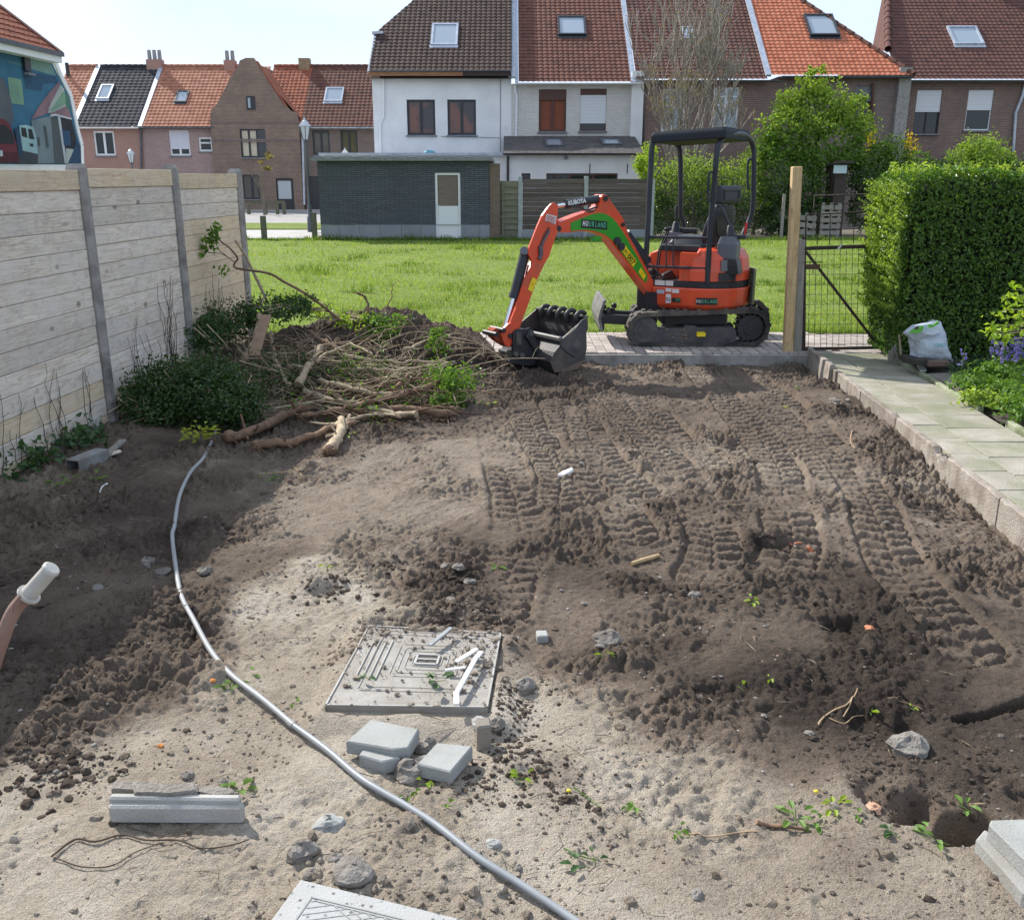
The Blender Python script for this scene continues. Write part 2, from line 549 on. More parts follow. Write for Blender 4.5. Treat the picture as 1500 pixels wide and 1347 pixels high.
def pxl(lst, z=-.12): return [G(u, v, z) for u, v in lst]
def gauss(X, Y, c, rx, ry=None, ang=0):
    ry = ry or rx; dx, dy = X - c[0], Y - c[1]
    ca, sa = math.cos(ang), math.sin(ang)
    return np.exp(-(((dx * ca + dy * sa) / rx) ** 2 + ((-dx * sa + dy * ca) / ry) ** 2))
def polymask(poly, X, Y, soft=.06):
    """1 inside a polygon, falling to 0 over soft metres outside"""
    P = np.array([(p[0], p[1]) for p in poly]); n = len(P)
    inside = np.zeros(X.shape, bool); dist = np.full(X.shape, 1e9)
    for i in range(n):
        (x0, y0), (x1, y1) = P[i], P[(i + 1) % n]
        c = ((y0 > Y) != (y1 > Y)) & (X < (x1 - x0) * (Y - y0) / (y1 - y0 + 1e-12) + x0)
        inside ^= c
        l2 = (x1 - x0) ** 2 + (y1 - y0) ** 2
        t = np.clip(((X - x0) * (x1 - x0) + (Y - y0) * (y1 - y0)) / l2, 0, 1)
        dist = np.minimum(dist, np.hypot(X - x0 - t * (x1 - x0), Y - y0 - t * (y1 - y0)))
    return np.where(inside, 1.0, 1 - sstep(0, soft, dist))

TRACKS = [
    [(722, 600), (733, 650), (741, 690), (754, 730), (762, 765), (760, 800), (752, 835), (735, 872), (728, 905)],
    [(770, 610), (800, 660), (822, 700), (820, 740)],
    [(812, 590), (828, 625), (842, 660), (868, 700), (905, 740), (930, 790)],
    [(872, 548), (895, 580), (935, 625), (975, 670), (1010, 715), (1035, 760), (1050, 815), (1030, 850)],
    [(905, 545), (930, 575), (960, 610), (1000, 650), (1050, 690), (1085, 740)],
    [(1020, 540), (1045, 570), (1080, 605), (1120, 650), (1145, 700), (1150, 750), (1165, 800), (1150, 830)],
    [(1075, 545), (1110, 580), (1155, 625), (1200, 670), (1230, 705)],
    [(1110, 560), (1170, 610), (1215, 655), (1255, 700), (1280, 750), (1300, 800), (1330, 850), (1375, 905), (1420, 950)],
    [(960, 700), (925, 735), (880, 752), (845, 760)],
    [(850, 600), (862, 640), (900, 690), (935, 720)],
]
COVER_PX = [(540, 915), (734, 926), (714, 1036), (476, 1032)]

def build_soil():
    g, ys, Gx, X, Y = SG, SY, SGX, SX, SYY
    # ---- large shape
    h = -.115 + .030 * fbm2(X * .8, Y * .8, 3, 1) + .026 * fbm2(X * 2.4, Y * 2.4, 3, 5)
    h += .07 * (1 - sstep(-3.85, -2.7, Gx)) * sstep(2, 6, Y)                       # banked up along the fence
    edge = sstep(1.75, 2.45, Gx)
    h -= .045 * edge * sstep(3.0, 4.5, Y) * (1 - sstep(6.2, 7.6, Y))                # trench beside the path
    h += edge * (.055 * sstep(6.0, 7.4, Y) * (1 - sstep(9.0, 9.6, Y))) + .035 * fbm2(X * 3, Y * 3, 3, 31) * edge
    h -= .03 * sstep(2.40, 2.56, Gx)
    # soil heap behind the brushwood
    hp = G(565, 470, .3)
    heap = gauss(X, Y, (-1.45, 10.45), 1.15, .75) * .50 + gauss(X, Y, (-.75, 10.2), .55, .55) * .16 + gauss(X, Y, (-2.4, 9.6), .8, .8) * .22
    h += heap * (1 + .35 * fbm2(X * 2.2, Y * 2.2, 4, 8))
    # ---- masks
    loose = .75 + .5 * fbm2(X * .9, Y * .9, 4, 12)
    dry = .40 + .42 * fbm2(X * .75, Y * .75, 5, 21) + .22 * fbm2(X * 3.5, Y * 3.5, 4, 25)
    sandp = pxl([(-60, 1215), (60, 1130), (180, 1110), (330, 1060), (370, 960), (400, 860), (450, 830), (500, 880), (560, 905), (480, 960), (470, 1035), (640, 1040), (760, 1000), (800, 1035), (900, 1085), (1060, 1120),
                 (1180, 1180), (1300, 1200), (1420, 1240), (1600, 1280), (1700, 1500), (800, 1700), (-300, 1600)], -.1)
    sand = polymask(sandp, X + .10 * fbm2(X * 2.5, Y * 2.5, 4, 41), Y + .12 * fbm2(X * 2.5, Y * 2.5, 4, 44), .30)
    sand = np.clip(sand * (.92 + .35 * fbm2(X * 2.2, Y * 2.2, 5, 47)), 0, 1)
    rough = np.clip(1 - .55 * sand, .3, 1)
    loose = loose * rough
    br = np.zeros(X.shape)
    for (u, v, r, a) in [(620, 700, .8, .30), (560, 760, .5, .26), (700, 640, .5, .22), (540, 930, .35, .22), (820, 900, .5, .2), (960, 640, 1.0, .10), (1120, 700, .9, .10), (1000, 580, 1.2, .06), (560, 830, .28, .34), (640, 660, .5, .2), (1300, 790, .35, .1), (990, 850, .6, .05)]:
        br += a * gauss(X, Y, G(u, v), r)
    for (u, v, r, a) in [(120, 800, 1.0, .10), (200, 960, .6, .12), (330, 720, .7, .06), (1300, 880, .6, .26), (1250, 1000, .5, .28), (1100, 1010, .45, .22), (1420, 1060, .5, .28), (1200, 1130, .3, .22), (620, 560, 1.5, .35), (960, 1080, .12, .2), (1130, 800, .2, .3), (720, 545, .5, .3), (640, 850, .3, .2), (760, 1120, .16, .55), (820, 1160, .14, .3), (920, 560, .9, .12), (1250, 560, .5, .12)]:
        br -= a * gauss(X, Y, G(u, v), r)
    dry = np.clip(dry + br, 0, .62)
    # scraped streaks left of the wheel marks: smooth, lighter
    scr = polymask(pxl([(500, 690), (620, 640), (715, 600), (725, 760), (700, 800), (520, 800), (440, 770)]), X, Y, .3)
    ang = .55
    q = X * math.cos(ang) - Y * math.sin(ang)
    h += scr * .010 * fbm2(q * 14, (X * math.sin(ang) + Y * math.cos(ang)) * 1.8, 3, 60)
    loose *= 1 - .6 * scr
    # broad ruts in the sandy foreground
    q2 = Y + .16 * X
    h += .012 * sand * fbm2(X * .9, q2 * 7, 3, 66) * sstep(2.3, 2.8, Y)
    # ---- crumbs
    big = fbm2(X * 5, Y * 5, 3, 71)
    bil = np.abs(fbm2(X * 11, Y * 11, 3, 75)); bil2 = np.abs(fbm2(X * 26, Y * 26, 2, 79)); fin = fbm2(X * 55, Y * 55, 2, 83)
    clod = sstep(.05, .35, fbm2(X * 8.5, Y * 8.5, 2, 91))
    crumbs = .030 * big + .050 * (bil - .2) + .036 * (bil2 - .16) + .022 * fin + .018 * clod
    h += crumbs * (.20 + .78 * np.clip(loose, 0, 1.3)) * (.35 + 1.3 * sstep(-.30, .35, fbm2(X * 1.9, Y * 1.9, 4, 95))) * (1 - .60 * sand)
    # ---- crawler marks
    sm = -.118 + .030 * fbm2(X * .8, Y * .8, 3, 1) + .015 * fbm2(X * 2.4, Y * 2.4, 2, 5)
    allm = np.zeros(X.shape)
    for i, tp in enumerate(TRACKS):
        D, s, w = seg_dist(pxl(tp, -.12), X, Y)
        hw = .155 if i not in (8,) else .13
        wob = .012 * fbm2(X * 6, Y * 6, 2, 200 + i)
        aw = np.abs(w + wob)
        m = 1 - sstep(hw - .02, hw + .03, aw)
        if not m.any(): continue
        col = np.where(w + wob > 0, .5, 0.0)
        pit = (.112, .105, .118, .108, .112, .12, .108, .115, .10, .105)[i]
        ph = s / pit + col + .25 * fbm2(X * 3, Y * 3, 2, 220 + i) - .10 * np.cos(np.clip(aw / hw, 0, 1) * 3.0)
        lug = .5 + .5 * np.cos(2 * math.pi * ph)
        lug = sstep(.18, .80, lug)
        lug = lug * (.35 + .65 * sstep(.002, .014, aw)) * (1 - sstep(hw - .022, hw - .002, aw))
        wear = np.clip(.95 + 2.0 * fbm2(X * 1.5 + 5 * i, Y * 1.5, 4, 240 + i), .05, 1.1)
        a = np.clip(m * wear * 1.4, 0, 1)
        hh = sm - .022 + .036 * lug * .9 * wear + .010 * fin + .012 * (bil2 - .16) + .008 * (bil - .2)
        h = h * (1 - a) + hh * a
        berm = np.exp(-((aw - hw - .035) / .028) ** 2) * .012 * wear
        h += berm * (1 - m)
        allm = np.maximum(allm, a)
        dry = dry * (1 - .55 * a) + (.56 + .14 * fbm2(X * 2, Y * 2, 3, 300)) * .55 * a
    loose *= 1 - .7 * allm
    # blade marks: shallow steps across the right foreground
    for (c, r, d) in [((1418, 1212), .062, .15), ((1340, 1188), .05, .06), ((1128, 797), .06, .06), ((1240, 914), .055, .05), ((1300, 1060), .07, .05), ((1310, 1180), .06, .05), ((480, 866), .05, .03)]:
        p = G(*c); h -= d * sstep(.22, .75, gauss(X + .07 * big + .03 * bil, Y + .06 * fbm2(X * 7, Y * 7, 3, 98), p, r * 1.7, r * 1.2))
        dry -= .25 * gauss(X, Y, p, r * 1.8)
    for (c, rx, ry, d) in [((1330, 1140), .3, .12, .035), ((1130, 785), .14, .08, .05), ((480, 855), .10, .06, .07), ((690, 880), .16, .10, .04), ((660, 905), .25, .07, .035), ((540, 915), .15, .08, .05), ((270, 985), .35, .12, .06), ((60, 1030), .4, .25, .05), ((720, 1010), .10, .2, .03), ((1090, 985), .2, .12, .03), ((1360, 900), .25, .2, .03), ((650, 900), .2, .06, .03), ((760, 1120), .12, .08, .05)]:
        p = G(*c); h += d * gauss(X, Y, p, rx, ry) * (1 + .6 * fbm2(X * 9, Y * 9, 3, 400))
    # slit left by a cable
    D, s, w = seg_dist(pxl([(1405, 1062), (1450, 1046), (1520, 1022)]), X, Y)
    h -= .06 * (1 - sstep(.012, .035, D))
    # ---- around the cover: soil falls away from the raised slab
    cov = [G(u, v, -.03) for u, v in COVER_PX]
    cm = polymask(cov, X, Y, .02); cs = polymask(cov, X, Y, .20)
    h = np.where(cs > .02, np.maximum(h, -.125 + .072 * cs + .03 * cs * big), h)
    h = np.where(cm > .5, -.076, h)
    tl = cov[0]
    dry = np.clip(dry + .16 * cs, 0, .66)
    # the pipe presses into the ground, the ground ends under the brick strip
    out = sstep(10.20, 10.27, Y) * (1 - sstep(.10, .22, heap))
    h = h * (1 - out) - .20 * out
    h = np.where((heap > .05) & (Y > 10.1), np.where(heap > .1, h, h), h)
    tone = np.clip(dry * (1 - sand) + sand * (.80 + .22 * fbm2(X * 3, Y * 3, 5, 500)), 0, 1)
    return h, tone, sand, loose
SH, S_TONE, S_SAND, S_LOOSE = build_soil()

def soil_at(x, y):
    x = np.asarray(x, float); y = np.asarray(y, float)
    gq = x - SK * y
    i = np.clip(np.interp(y, SY, np.arange(len(SY))), 0, len(SY) - 1.001); j = np.clip((gq - SG[0]) / (SG[1] - SG[0]), 0, len(SG) - 1.001)
    i0, j0 = i.astype(int), j.astype(int); a, b = i - i0, j - j0
    f = lambda A: (A[i0, j0] * (1 - a) * (1 - b) + A[i0 + 1, j0] * a * (1 - b) + A[i0, j0 + 1] * (1 - a) * b + A[i0 + 1, j0 + 1] * a * b)
    return f(SH), f(S_TONE), f(S_LOOSE), f(S_SAND)
def sz(x, y): return float(soil_at(x, y)[0])
def GS(u, v, up=0.0):
    """the point of the soil seen at a pixel"""
    z = -.1
    for _ in range(6):
        p = G(u, v, z); z = .5 * z + .5 * sz(p.x, p.y)
    p = G(u, v, z); p.z = sz(p.x, p.y) + up
    return p

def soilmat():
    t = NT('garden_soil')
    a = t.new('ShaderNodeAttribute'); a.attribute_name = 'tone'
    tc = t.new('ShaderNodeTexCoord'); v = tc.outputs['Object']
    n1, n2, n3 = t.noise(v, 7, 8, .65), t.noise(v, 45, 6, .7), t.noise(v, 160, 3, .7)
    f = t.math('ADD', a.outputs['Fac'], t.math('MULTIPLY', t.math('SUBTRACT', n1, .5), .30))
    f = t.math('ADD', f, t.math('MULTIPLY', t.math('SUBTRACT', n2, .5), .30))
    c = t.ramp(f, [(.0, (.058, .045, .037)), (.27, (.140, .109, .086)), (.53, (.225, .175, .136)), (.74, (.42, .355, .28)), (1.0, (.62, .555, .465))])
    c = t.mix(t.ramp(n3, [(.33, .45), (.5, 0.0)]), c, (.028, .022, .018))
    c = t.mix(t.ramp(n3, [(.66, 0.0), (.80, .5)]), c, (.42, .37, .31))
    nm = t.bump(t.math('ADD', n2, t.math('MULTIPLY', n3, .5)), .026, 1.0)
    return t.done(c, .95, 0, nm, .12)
M['soil'] = soilmat()

def soil_mesh():
    ny, nx = SX.shape
    V = np.stack([SX.ravel(), SYY.ravel(), SH.ravel()], 1)
    idx = np.arange(ny * nx).reshape(ny, nx)
    Fq = np.stack([idx[:-1, :-1].ravel(), idx[:-1, 1:].ravel(), idx[1:, 1:].ravel(), idx[1:, :-1].ravel()], 1)
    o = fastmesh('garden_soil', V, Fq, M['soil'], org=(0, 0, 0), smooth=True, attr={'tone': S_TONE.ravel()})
    return tag(o, kind='structure')
soil_mesh()

# -- clods and stones lying in it
def rotmats(n, rng):
    q = rng.normal(size=(n, 4)); q /= np.linalg.norm(q, axis=1)[:, None]
    w, x, y, z = q.T
    return np.stack([np.stack([1 - 2 * (y * y + z * z), 2 * (x * y - z * w), 2 * (x * z + y * w)], 1),
                     np.stack([2 * (x * y + z * w), 1 - 2 * (x * x + z * z), 2 * (y * z - x * w)], 1),
                     np.stack([2 * (x * z - y * w), 2 * (y * z + x * w), 1 - 2 * (x * x + y * y)], 1)], 1)
_t = (1 + 5 ** .5) / 2
ICO_V = np.array([(-1, _t, 0), (1, _t, 0), (-1, -_t, 0), (1, -_t, 0), (0, -1, _t), (0, 1, _t), (0, -1, -_t), (0, 1, -_t), (_t, 0, -1), (_t, 0, 1), (-_t, 0, -1), (-_t, 0, 1)]) / 1.9
ICO_F = np.array([(0, 11, 5), (0, 5, 1), (0, 1, 7), (0, 7, 10), (0, 10, 11), (1, 5, 9), (5, 11, 4), (11, 10, 2), (10, 7, 6), (7, 1, 8), (3, 9, 4), (3, 4, 2), (3, 2, 6), (3, 6, 8), (3, 8, 9), (4, 9, 5), (2, 4, 11), (6, 2, 10), (8, 6, 7), (9, 8, 1)])
def rocks(name, P, size, m, flat=.75, jit=.28, rng=RNG, smooth=False, kind='stuff', tone=None):
    n = len(P)
    base = ICO_V[None] * (1 + rng.uniform(-jit, jit, (n, 12, 1)))
    sc = rng.uniform(.7, 1.25, (n, 1, 3)); sc[:, :, 2] *= flat
    V = np.einsum('nij,nkj->nki', rotmats(n, rng), base) * sc * size[:, None, None] + P[:, None, :]
    Fq = (ICO_F[None] + 12 * np.arange(n)[:, None, None]).reshape(-1, 3)
    o = fastmesh(name, V.reshape(-1, 3), Fq, m, org=(0, 0, 0), smooth=smooth, attr=None if tone is None else {'tone': np.repeat(tone, 12)})
    return tag(o, kind=kind)
def cluster_scatter(n, wfun, rng, y0=1.4, y1=10.2):
    out = []
    tot = 0
    while tot < n:
        y = y0 + (y1 - y0) * rng.random(n * 2) ** 1.5; gq = rng.uniform(-3.7, 2.52, n * 2); x = gq + SK * y
        z, tn, lo, sa = soil_at(x, y)
        k = rng.random(n * 2) < wfun(x, y, tn, lo, sa)
        q = np.stack([x, y, z], 1)[k]; out.append(q); tot += len(q)
    return np.concatenate(out)[:n]
def stonemat(name, stops, rough=.9):
    t = NT(name); g = t.new('ShaderNodeNewGeometry'); c = t.ramp(g.outputs['Random Per Island'], stops)
    tc = t.new('ShaderNodeTexCoord'); n = t.noise(tc.outputs['Object'], 90, 4, .7)
    c = t.mix(t.ramp(n, [(.4, .5), (.65, 0.0)]), c, (.05, .04, .033))
    return t.done(c, rough, 0, t.bump(n, .004), .15)
M['clod'] = stonemat('soil_clods', [(0, (.045, .036, .030)), (.6, (.085, .067, .053)), (1, (.13, .104, .082))])
M['sandclod'] = stonemat('sandy_crumbs', [(0, (.20, .17, .135)), (.6, (.30, .265, .22)), (1, (.40, .37, .32))])
M['pebble'] = stonemat('pebbles', [(0, (.14, .125, .11)), (.6, (.26, .24, .215)), (.9, (.38, .36, .33)), (.96, (.40, .17, .09)), (1, (.50, .48, .45))])
rg = np.random.default_rng(3)
P = cluster_scatter(15000, lambda x, y, tn, lo, sa: np.clip((lo - .35) * 1.3, .02, 1) * (1 - sa) * np.clip(.45 + 1.6 * fbm2(x * 1.7, y * 1.7, 3, 600), .03, 1), rg)
s = .0035 + .009 * rg.random(len(P)) ** 2.5 + .022 * rg.random(len(P)) ** 16
P[:, 2] -= s * .05
rocks('soil_crumbs', P, s, M['soil'], rng=rg, tone=soil_at(P[:, 0], P[:, 1])[1] * .95 - .02 + rg.normal(0, .06, len(P)))
P = cluster_scatter(4200, lambda x, y, tn, lo, sa: sa * np.clip(.35 + 1.8 * fbm2(x * 2.4, y * 2.4, 3, 640), .04, 1), rg, 1.4, 5.0)
s = .003 + .006 * rg.random(len(P)) ** 2 + .016 * rg.random(len(P)) ** 16
P[:, 2] += s * .1
rocks('sand_crumbs', P, s, M['soil'], rng=rg, tone=np.clip(soil_at(P[:, 0], P[:, 1])[1] - .05 + rg.normal(0, .10, len(P)), 0, 1))
P = cluster_scatter(1500, lambda x, y, tn, lo, sa: np.clip(.25 + 1.2 * fbm2(x * 1.3, y * 1.3, 3, 660), .05, 1), rg)
s = .0035 + .007 * rg.random(len(P)) ** 2.5 + .018 * rg.random(len(P)) ** 20
P[:, 2] += s * .2
rocks('pebbles', P, s, M['pebble'], .6, rng=rg)
# dark crumbs thrown over the sand, and the heaped rubble round the cover and the pit
def heap_of(px, r, n, smin, smax, tn, name, rgs):
    c = [GS(*p) for p in px]; k = rgs.integers(0, len(c), n)
    q = np.array([(p.x, p.y) for p in c])[k] + rgs.normal(0, r, (n, 2)) * (.35 + 1.3 * rgs.random((n, 1)))
    z = soil_at(q[:, 0], q[:, 1])[0]; sz_ = smin * .7 + (smax * .8 - smin) * rgs.random(n) ** 4
    rocks(name, np.column_stack([q, z - sz_ * .05]), sz_, M['soil'], rng=rgs, tone=np.full(n, tn) + rgs.normal(0, .07, n))
heap_of([(560, 912), (530, 930), (500, 960), (640, 905), (700, 900)], .07, 700, .004, .022, .60, 'cover_rubble', rg)
heap_of([(680, 890), (640, 880), (660, 905), (720, 900), (700, 850), (570, 830), (480, 865)], .08, 700, .005, .03, .20, 'loose_clods', rg)
heap_of([(60, 1110), (40, 1150), (30, 1090), (90, 1130), (130, 1120)], .08, 420, .005, .032, .20, 'dark_clods', rg)
heap_of([(740, 1010), (760, 1040), (740, 1110), (790, 1120), (700, 1150), (840, 1170), (760, 1080)], .07, 900, .004, .020, .20, 'dug_crumbs', rg)
heap_of([(1380, 1150), (1300, 1130), (1440, 1100), (1250, 1090), (1130, 790), (1350, 900)], .12, 900, .005, .026, .20, 'pit_crumbs', rg)
heap_of([(1230, 560), (1250, 600), (1290, 650), (1330, 700), (1370, 750), (1200, 550)], .10, 600, .008, .04, .20, 'bank_clods', rg)

# short straws, rootlets and bits of leaf
def straws(name, n, m, lmin, lmax, wd, wfun, rgs, y1=9.5):
    P = cluster_scatter(n, wfun, rgs, 1.4, y1)
    a = rgs.uniform(0, 2 * math.pi, n); L = rgs.uniform(lmin, lmax, n) / 2
    d = np.stack([np.cos(a) * L, np.sin(a) * L, rgs.normal(0, .12, n) * L], 1); sdir = np.stack([-np.sin(a), np.cos(a), 0 * a], 1) * wd
    up = np.array([0, 0, wd * 1.2]); P[:, 2] += .006
    bend = sdir * rgs.normal(0, 6, (n, 1))
    V = np.stack([P - d, P - d + up, P + bend + sdir, P + bend + up * 1.5, P + d, P + d + up], 1).reshape(-1, 3)
    Fq = (np.array([(0, 2, 3, 1), (2, 4, 5, 3)])[None] + 6 * np.arange(n)[:, None, None]).reshape(-1, 4)
    return tag(fastmesh(name, V, Fq, m, org=(0, 0, 0)), kind='stuff')
M['straw'] = stonemat('straw', [(0, (.16, .11, .07)), (.5, (.34, .26, .17)), (1, (.50, .43, .32))])
straws('straw_litter', 1500, M['straw'], .02, .11, .0016, lambda x, y, tn, lo, sa: np.clip(.3 + 1.3 * fbm2(x * 1.1, y * 1.1, 3, 680), .03, 1), rg)
# == leaves
def leafcloud(name, P, N, L, W, m, parent=None, rng=RNG, up=.25, fold=.25, kind=None, lvar=.45, org=None):
    """many single leaves: P points, N the way each leaf faces"""
    n = len(P); P = np.asarray(P, float)
    N = np.asarray(N, float) + rng.normal(0, .55, (n, 3)) + np.array([0, 0, up])
    N /= np.linalg.norm(N, axis=1)[:, None] + 1e-9
    a = rng.normal(size=(n, 3)); a -= N * np.sum(a * N, 1)[:, None]; a /= np.linalg.norm(a, axis=1)[:, None] + 1e-9
    b = np.cross(N, a)
    l = L * (1 - lvar + 2 * lvar * rng.random(n))[:, None]; w = W * (1 - lvar + 2 * lvar * rng.random(n))[:, None]
    V = np.stack([P - a * l * .5, P + b * w * .5 + N * w * fold, P + a * l * .5 - N * l * .12, P - b * w * .5 + N * w * fold], 1).reshape(-1, 3)
    Fq = np.arange(4 * n).reshape(n, 4)
    o = fastmesh(name, V, Fq, m, parent=parent, org=org)
    return tag(o, kind=kind) if kind else o
def blob_pts(blobs, n, rng, clump=.16, per=40, shell=.5):
    """leaf points in clumps spread through ellipsoids (centre, radii)"""
    vol = np.array([b[1][0] * b[1][1] * b[1][2] for b in blobs]) ** .7; pick = rng.choice(len(blobs), n // per + 1, p=vol / vol.sum())
    C = np.array([b[0] for b in blobs], float)[pick]; Rr = np.array([b[1] for b in blobs], float)[pick]
    d = rng.normal(size=(len(pick), 3)); d /= np.linalg.norm(d, axis=1)[:, None]
    rad = (shell + (1 - shell) * rng.random(len(pick)))[:, None]
    cc = C + d * Rr * rad
    rs = clump * Rr.mean(1) * rng.uniform(.5, 1.3, len(pick))
    k = np.repeat(np.arange(len(pick)), per)[:n]
    P = cc[k] + rng.normal(size=(len(k), 3)) * rs[k][:, None] * np.array([1, 1, .75])
    N = d[k] * .8 + rng.normal(0, .3, (len(k), 3))
    return P, N

M['leaf_hedge'] = leafmat('hedge_leaves', (.038, .095, .016), (.11, .21, .032), .38, .38, .5, (.19, .30, .06))
M['leaf_dark'] = leafmat('dark_leaves', (.018, .045, .012), (.055, .11, .025), .25, .35, .5)
M['leaf_mid'] = leafmat('mid_leaves', (.06, .135, .02), (.155, .275, .05), .4, .5, .3)
M['leaf_spring'] = leafmat('spring_leaves', (.13, .22, .03), (.30, .41, .085), .45, .5, .3)
M['leaf_ivy'] = leafmat('ivy_leaves', (.022, .06, .018), (.06, .12, .035), .25, .45, .4)
M['leaf_lime'] = leafmat('lime_leaves', (.15, .27, .02), (.34, .46, .05), .5, .5, .3)
M['leaf_dry'] = leafmat('withered_leaves', (.10, .06, .03), (.24, .16, .08), .2, .7, .1)
M['bark_pale'] = mat('pale_bark', (.43, .35, .235), (.28, .21, .14), .85, 14, 6, .006, 60, stretch=(1, 1, 1), var=.35)
M['bark_brown'] = mat('brown_bark', (.26, .16, .10), (.14, .085, .055), .9, 14, 7, .01, 50, var=.3, dirt=(.07, .05, .04))
M['bark_grey'] = mat('grey_bark', (.20, .175, .145), (.13, .11, .09), .9, 10, 6, .01, 40, var=.2)

# == left: board fence between concrete posts
def plankmat(name, a, b, grey, knots=.9, along='Y', var=.16):
    t = NT(name)
    st = (26, 1.3, 26) if along == 'Y' else ((1.3, 26, 26) if along == 'X' else (26, 26, 1.3))
    vec = t.coord(st); base = t.coord((1, 1, 1))
    gr = t.noise(vec, 1.0, 8, .7, 2.2)
    c = t.ramp(gr, [(.30, tuple(x * .62 for x in a[:3])), (.42, a), (.55, b), (.72, tuple(x * 1.12 for x in b[:3]))])
    c = t.mix(t.ramp(t.noise(base, 2.2, 6, .6), [(.36, 0.0), (.66, .65)]), c, grey)
    ks = tuple(x * y for x, y in zip(st, (.16, 2.2, .16) if along == 'Y' else ((2.2, .16, .16) if along == 'X' else (.16, .16, 2.2))))
    v = t.new('ShaderNodeTexVoronoi'); v.inputs['Scale'].default_value = 1.0; t.link(t.coord(ks), v.inputs['Vector'])
    c = t.mix(t.ramp(v.outputs['Distance'], [(.05, knots), (.13, 0.0)]), c, tuple(x * .38 for x in a[:3]))
    c = t.mix(t.ramp(t.noise(base, 9, 8, .75), [(.52, 0.0), (.74, .6)]), c, tuple(x * .42 for x in grey[:3]))
    c = t.objvar(c, var)
    return t.done(c, .85, 0, t.bump(gr, .004), .2)
M['fence_plank'] = plankmat('weathered_pine', (.57, .485, .38), (.72, .65, .55), (.645, .60, .54), var=.2)
M['fence_new'] = plankmat('yellow_pine', (.60, .465, .30), (.70, .575, .41), (.62, .54, .43), var=.15)
M['post_conc'] = mat('concrete_post', (.37, .355, .33), (.24, .23, .21), .95, 9, 8, .006, 90, var=.1, dirt=(.11, .10, .09), dlo=.55, dhi=.75)
AX = Vector((SK, 1, 0)).normalized(); PX = Vector((1, -SK, 0)).normalized()
FG = -3.83
root = empty('board_fence', gx(FG, 6.0, -.1), 'weathered pale timber board fence between concrete posts along the left of the plot', 'fence')
posts_y = [.7, 2.4, 4.1, 5.8, 7.5, 9.2, 10.93]
for y in posts_y:
    p = gx(FG, y); b = MB()
    hw, dp = .052, .065; zt = 1.97 + .012 * math.sin(y * 5)
    pts = [p + PX * (-dp) - AX * hw, p + PX * dp * .6 - AX * hw, p + PX * dp - AX * hw * .55, p + PX * dp + AX * hw * .55, p + PX * dp * .6 + AX * hw, p + PX * (-dp) + AX * hw]
    r1 = [q + Vector((0, 0, -.5)) for q in pts]; r2 = [q + Vector((0, 0, zt - .03)) for q in pts]
    c = p + Vector((0, 0, zt)); r3 = [c + (q - p) * .72 for q in pts]
    b.loft([r1, r2, r3], smooth=False); b.build('post', M['post_conc'], root)
np_, ph = 14, .1465
for i in range(len(posts_y) - 1):
    y0, y1 = posts_y[i] + .052, posts_y[i + 1] - .052
    off = [0, 0, .008, -.004, .012, -.02][i]
    for k in range(np_):
        zt = 1.925 + off - k * ph
        top = k == 0
        b = MB(); c = gx(FG, (y0 + y1) / 2, zt - ph / 2) + PX * (.010 + random.uniform(-.003, .003) + (.008 if top else 0))
        tw = random.uniform(-.0025, .0025)
        b.obox(c, AX * ((y1 - y0) / 2 - .001), PX * (.014 if not top else .019), Vector((0, tw, ph / 2 - .002)), .004)
        b.obox(c - Vector((0, 0, ph / 2)) - PX * .004, AX * ((y1 - y0) / 2 - .001), PX * .004, Vector((0, 0, .006)))
        b.build('plank', M['fence_new'] if (top or (i == 5 and (k > 2)) or (k > 10 and i > 2 and (k + i) % 3 != 0)) else M['fence_plank'], root)
# dead creeper still clinging to the boards
def creeper(y0, y1, z0, z1, n, name, label):
    b = MB(); rg_ = random.Random(int(y0 * 100))
    for _ in range(n):
        y = rg_.uniform(y0, y1); z = z0; p = [gx(FG, y, z) + PX * .036]
        L = rg_.uniform(.3, 1) * (z1 - z0); k = max(4, int(L / .07)); dy = rg_.uniform(-.012, .012)
        for j in range(k):
            y += dy + rg_.uniform(-.045, .045); z += L / k
            p.append(gx(FG, y, z) + PX * rg_.uniform(.031, .044))
        b.tube(p, [.0035 * (1 - .6 * j / len(p)) for j in range(len(p))], 4, False)
        if rg_.random() < .6:
            for j in range(2, len(p), 3):
                q = p[j] + Vector((.015, rg_.uniform(-.08, .08), rg_.uniform(-.02, .09))); b.tube([p[j], q], [.0022, .001], 3, False)
    o = b.build(name, M['creeper']); return tag(o, label, 'creeper')
M['creeper'] = mat('dead_creeper', (.085, .065, .05), (.05, .04, .03), .95, 20)
creeper(7.95, 8.35, .05, .85, 9, 'dead_creeper', 'dead brown creeper stems on the middle panel of the board fence nearer the first post')
creeper(8.55, 8.95, .1, 1.0, 14, 'dead_creeper', 'thick dark dead creeper on the board fence just before the second post')
creeper(9.75, 10.3, .3, .9, 12, 'dead_creeper', 'withered creeper clump on the last yellowish fence panel')
creeper(5.9, 7.2, -.05, .6, 16, 'dead_creeper', 'thin dead creeper stems low on the left fence panel by the soil')
rgq = np.random.default_rng(5)
def low_leaves(name, pts, r, n, L, m, label, cat, h=.06):
    P = []
    for (x, y) in pts:
        q = rgq.normal(0, r, (n, 2)) + np.array([x, y]); z = soil_at(q[:, 0], q[:, 1])[0] + np.abs(rgq.normal(0, h, n)) + .01
        P.append(np.column_stack([q, z]))
    P = np.concatenate(P)
    o = empty(name, (pts[0][0], pts[0][1], sz(*pts[0])), label, cat)
    tag(leafcloud('foliage', P, np.tile([.3, -.3, .8], (len(P), 1)), L, L * .8, m, o, rgq), kind='stuff')
    return o
